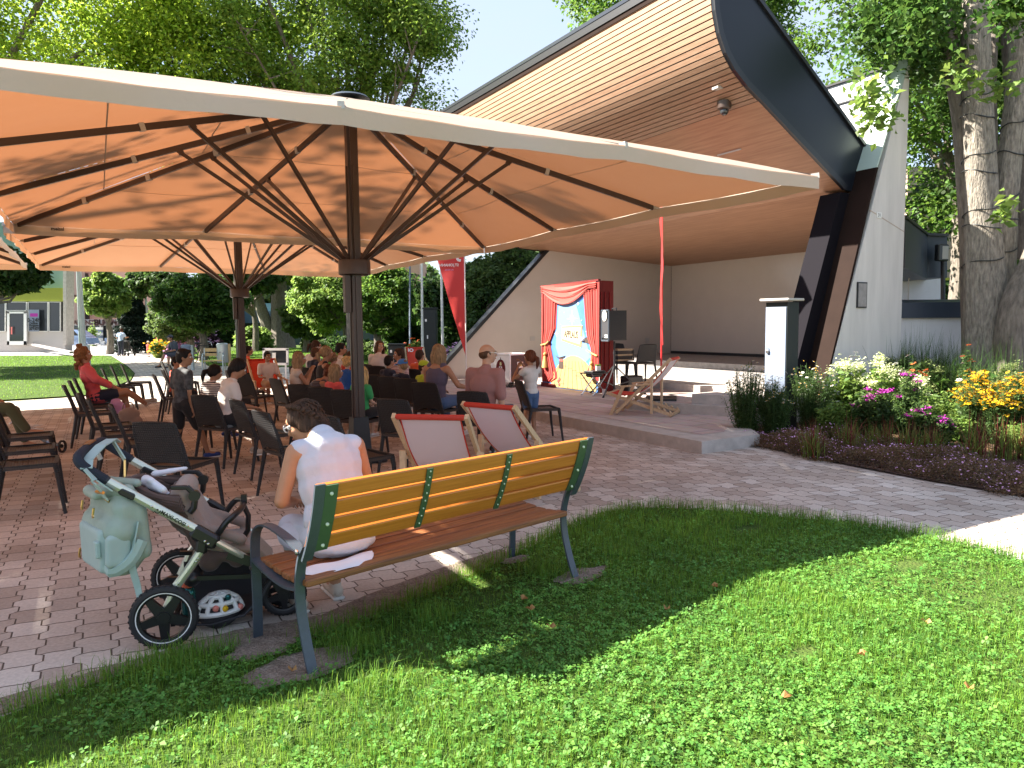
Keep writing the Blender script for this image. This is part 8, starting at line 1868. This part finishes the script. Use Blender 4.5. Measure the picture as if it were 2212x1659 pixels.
seated_px(712, 806, 11.4, (.75, .66), 'woman with auburn hair in a dark striped vest bending forward', 1.66, skin='skin_tan', top='c_stripe_dark', sleeve=None, bottom='c_denim_dark', hair='messy', hc='hair_auburn', lean=.75, head=(0, .3), arms=('fwd', 'fwd'))
seated_px(751, 783, 11.8, (.35, .93), 'toddler with blonde hair in a blue tee left of the near pole', 1.12, sex='m', skin='skin_fair', top='c_blue', sleeve=.35, bottom='c_navy', hair='messy', hc='hair_blonde')
sit('black chair holding the laughing long haired girl', 'laughing teenage girl with long brown hair in a white tee with coral print', 1.62, skin='skin_light', top='c_white', sleeve=.35, bottom='c_denim', hair='long', hc='hair_brown', smile=True, head=(1.9 if False else -2.2, -.05), lean=.12, turn=.5)
seated_px(841, 781, 11.9, (.6, .8), 'dark haired boy between the laughing girl and the boy turning round', 1.25, sex='m', skin='skin_tan', top='c_navy', hair='short', hc='hair_black')
seated_px(864, 766, 12.3, (.5, .86), 'smiling boy with dark fringe in a striped tee turning round to the camera', 1.42, sex='m', skin='skin_tan', top='c_stripe_red', sleeve=.35, hair='short', hc='hair_dark', smile=True, head=(2.5, .0), neck_tilt=-.3, arms=('down', 'lap'))
sit('black chair holding the boy in the blue cap', 'child in a blue baseball cap and navy sweater looking left', 1.12, sex='m', skin='skin_fair', top='c_navy', sleeve=.9, bottom='c_denim_dark', hair='cropped', hc='hair_ash', cap='c_cap_blue', head=(1.3, .15), bk=.0)
sit('black chair holding the boy in the orange shirt', 'boy with cropped dark hair in an orange shirt seen from behind', 1.32, sex='m', skin='skin_olive', top='c_orange', sleeve=.3, bottom='c_navy', hair='cropped', hc='hair_dark')
sit('black chair holding the child in the yellow cap', 'small child in a yellow green baseball cap beside the woman in purple', 1.10, sex='m', skin='skin_light', top='c_cap_yellow', sleeve=.4, bottom='c_navy', hair='cropped', hc='hair_dark', cap='c_cap_yellow', head=(-.9, .15), bk=.12, turn=-.4)
sit('black chair holding the woman in the purple vest', 'woman with straight blonde hair in a purple grey vest seen from behind', 1.72, skin='skin_tan', top='c_purple', sleeve=None, bottom='c_denim', hair='long', hc='hair_ash', arms=('side', 'lap'), lean=.1, bk=-.02)
sit('black chair holding the bald man with glasses', 'balding man with thin glasses and stubble in a mottled rose tee', 1.80, sex='m', skin='skin_light', top='c_rose', sleeve=.45, bottom='c_slate', leg=.5, hair='bald', hc='hair_brown', glasses='thin', head=(-.85, 0), arms=('down', 'knee'), lean=.12, bk=-.04, shoes='c_black')
# girl with raised arms
pg = G(1146, 945); gx = at(1146, 850, 9.9)
gi = person('girl in a white tee and denim shorts standing with both hands at her face', gx.x, gx.y, 0, (-.62, .78), 1.24, 'stand', skin='skin_tan', top='c_white', sleeve=.12, bottom='c_denim', leg=.28, hair='pony', hc='hair_auburn', head=(.2, .0), lean=-.03, shoes='c_white',
    arms_xyz=(((.17, .16, .83), (.02, .20, 1.02)), ((-.20, .14, .80), (-.05, .20, .98))))
# far woman with pushchair, toddler, man behind the bin
fw_ = G(262, 770); 
person('woman in a light blue tee and dark trousers pushing a pushchair away along the path', fw_.x, fw_.y, 0, (.05, 1), 1.66, 'stand', skin='skin_tan', top='c_lblue', sleeve=.3, bottom='c_navy', leg=.95, hair='bun', hc='hair_dark', lean=.22, arms=('fwd', 'side'), shoes='c_white', vox=.016, group='people on the path')
ps = empty('pushchair', (fw_.x - .12, fw_.y + .75, 0), 0, 'small dark pushchair pushed by the woman on the far path', 'pushchair')
mb = MB(); mb.box((0, 0, .62), (.40, .30, .5), bev=.05); mb.box((0, .2, .45), (.4, .4, .12), bev=.04); mb.build('seat', 'c_black', ps); mb = MB()
for s1 in (-1, 1): mb.tube([(s1 * .24, -.5, 1.02), (s1 * .24, 0, .6), (s1 * .26, .4, .12)], .015, 6); mb.tube([(s1 * .24, 0, .6), (s1 * .28, -.3, .1)], .015, 6)
mb.tube([(-.24, -.5, 1.02), (.24, -.5, 1.02)], .018, 6); mb.build('frame', 'black_metal', ps)
for s1 in (-1, 1):
    for y in (-.3, .4): mb = MB(); mb.lathe((s1 * .28, y, .1), [(.10, -.02), (.10, .02)], 14, Matrix.Rotation(pi / 2, 3, 'Y')); mb.build('wheel', 'rubber', ps)
ft = G(321, 771)
person('toddler in a red dress and white sun hat walking on the far path', ft.x, ft.y, 0, (.2, .98), .84, 'stand', skin='skin_tan', top='c_coral', sleeve=.2, bottom='c_coral', leg=.25, hair='short', hc='hair_brown', hem=.10, shoes='c_black', vox=.014, group='people on the path', cap='c_white')
fm = at(383, 760, 28.5); person('man in dark clothes sitting behind the blue grey litter bin', fm.x, fm.y, 0, (-.6, -.8), 1.75, sex='m', skin='skin_tan', top='c_slate', sleeve=.4, bottom='c_slate', leg=.5, hair='short', hc='hair_dark', cap='c_slate', lean=.35, vox=.014, shoes='c_black', group='people on the path', legs=(((.14, .42, .60), (.20, .62, .12), (.2, .78, .06)), ((-.12, .42, .52), (-.12, .44, .1), (-.12, .58, .05))))
# ------------------------------------------------------------------ woman on the bench
fv = Vector((-.684, .73)); bwp = Vector((-.885, 3.655))
bwm = person('woman with braided hair in a sleeveless white blouse on the bench', bwp.x, bwp.y, 0, (-.60, .80), 1.74, seat=.42, skin='skin_tan', top=None, sleeve=0, bottom='c_blouse', leg=.62, hair='bun2', hc='hair_dark', lean=.36, head=(.85, .45), head_off=(-.035, .075, -.085), vox=.0085, glasses='sun', shoes='c_beige_shoe', hem=.02, group='people on the bench',
    legs=(((.13, .43, .47), (.16, .47, .09), (.17, .61, .04)), ((-.10, .43, .47), (-.08, .40, .09), (-.08, .54, .04))),
    arms_xyz=(((.235, .16, .70), (.12, .38, .62)), ((-.25, .14, .69), (-.10, .38, .62))))
r = bwm['root']; HP = bwm['HP']; up = bwm['up']; SH = bwm['SH']; ch = bwm['chest']
# blouse back: shoulder straps wide, lace yoke, collar
rt = bwm['rt']; mb = MB(); LR = Matrix.Rotation(-.36, 3, 'X'); mb.ell(bwm['P'] + up * .395, (.185, .118, .105), LR); mb.ell(bwm['P'] + up * .455 - Vector((0, .02, 0)), (.135, .105, .095), LR); mb.cap(SH[1] - rt * .028, SH[-1] + rt * .028, .064, .064); mb.ell(ch + up * .03, (.188, .118, .17), LR); mb.ell(ch - up * .07, (.182, .118, .18), LR); mb.ell(bwm['P'] + up * .09, (.184, .125, .16), LR); mb.ell(bwm['P'] + up * .02, (.188, .13, .10), LR); mb.cap(ch + up * .09, bwm['neck'] - up * .035, .112, .075)
remesh_build(mb, 'blouse', 'c_blouse', r, .0085, 9)
mb = MB(); mb.lathe(bwm['neck'] - up * .055, [(.068, -.01), (.064, .02), (.060, .025)], 20, Matrix.Rotation(-.3, 3, 'X'), caps=False); mb.build('collar', 'c_blouse', r)
# two braids running back over the crown to the nape
for sd in (1, -1):
    mb = MB(); path = smooth_pts([HP((sd * .040, .015, .112)), HP((sd * .060, -.015, .098)), HP((sd * .068, -.055, .062)), HP((sd * .05, -.095, .01)), HP((sd * .032, -.102, -.05)), HP((sd * .03, -.09, -.10)), HP((sd * .035, -.08, -.15))], 5)
    for i, p in enumerate(path):
        t = i / len(path); w = .016 * (1 - .45 * t); sidev = HP((1, 0, 0)) - HP((0, 0, 0)); sidev.normalize()
        mb.ell(p + sidev * (w * .75 if i % 2 else -w * .75), (w * 1.05, w * 1.2, w * .8), bwm['HR'] @ Matrix.Rotation(.6 if i % 2 else -.6, 3, 'Y'), nu=8, nv=6)
    mb.build('braid', 'hair_dark', r)
mb = MB(); rr = random.Random(4)
for _ in range(60):
    a = rr.uniform(-1.5, 1.5); b = rr.uniform(.2, 1.35); p = lambda a, b, k: HP((.088 * k * cos(b) * sin(a), -.018 - .10 * k * cos(b) * cos(a), .028 + .094 * k * sin(b)))
    mb.tube([p(a, b, 1.0), p(a + rr.uniform(-.15, .15), b - .25, 1.03), p(a + rr.uniform(-.3, .3), b - .5, 1.02)], [.004, .006, .002], 5)
mb.build('hair_strands', 'hair_dark', r)
# blouse tail spreading over the seat
mb = MB(); P_ = bwm['P']; mb.ell(P_ + Vector((0, -.02, -.035)), (.185, .125, .055)); mb.cap(P_ + Vector((-.12, .1, -.04)), P_ + Vector((-.15, .30, -.04)), .085, .075); mb.cap(P_ + Vector((.12, .1, -.04)), P_ + Vector((.14, .30, -.04)), .08, .07); remesh_build(mb, 'skirt', 'c_blouse', r, .010, 5)
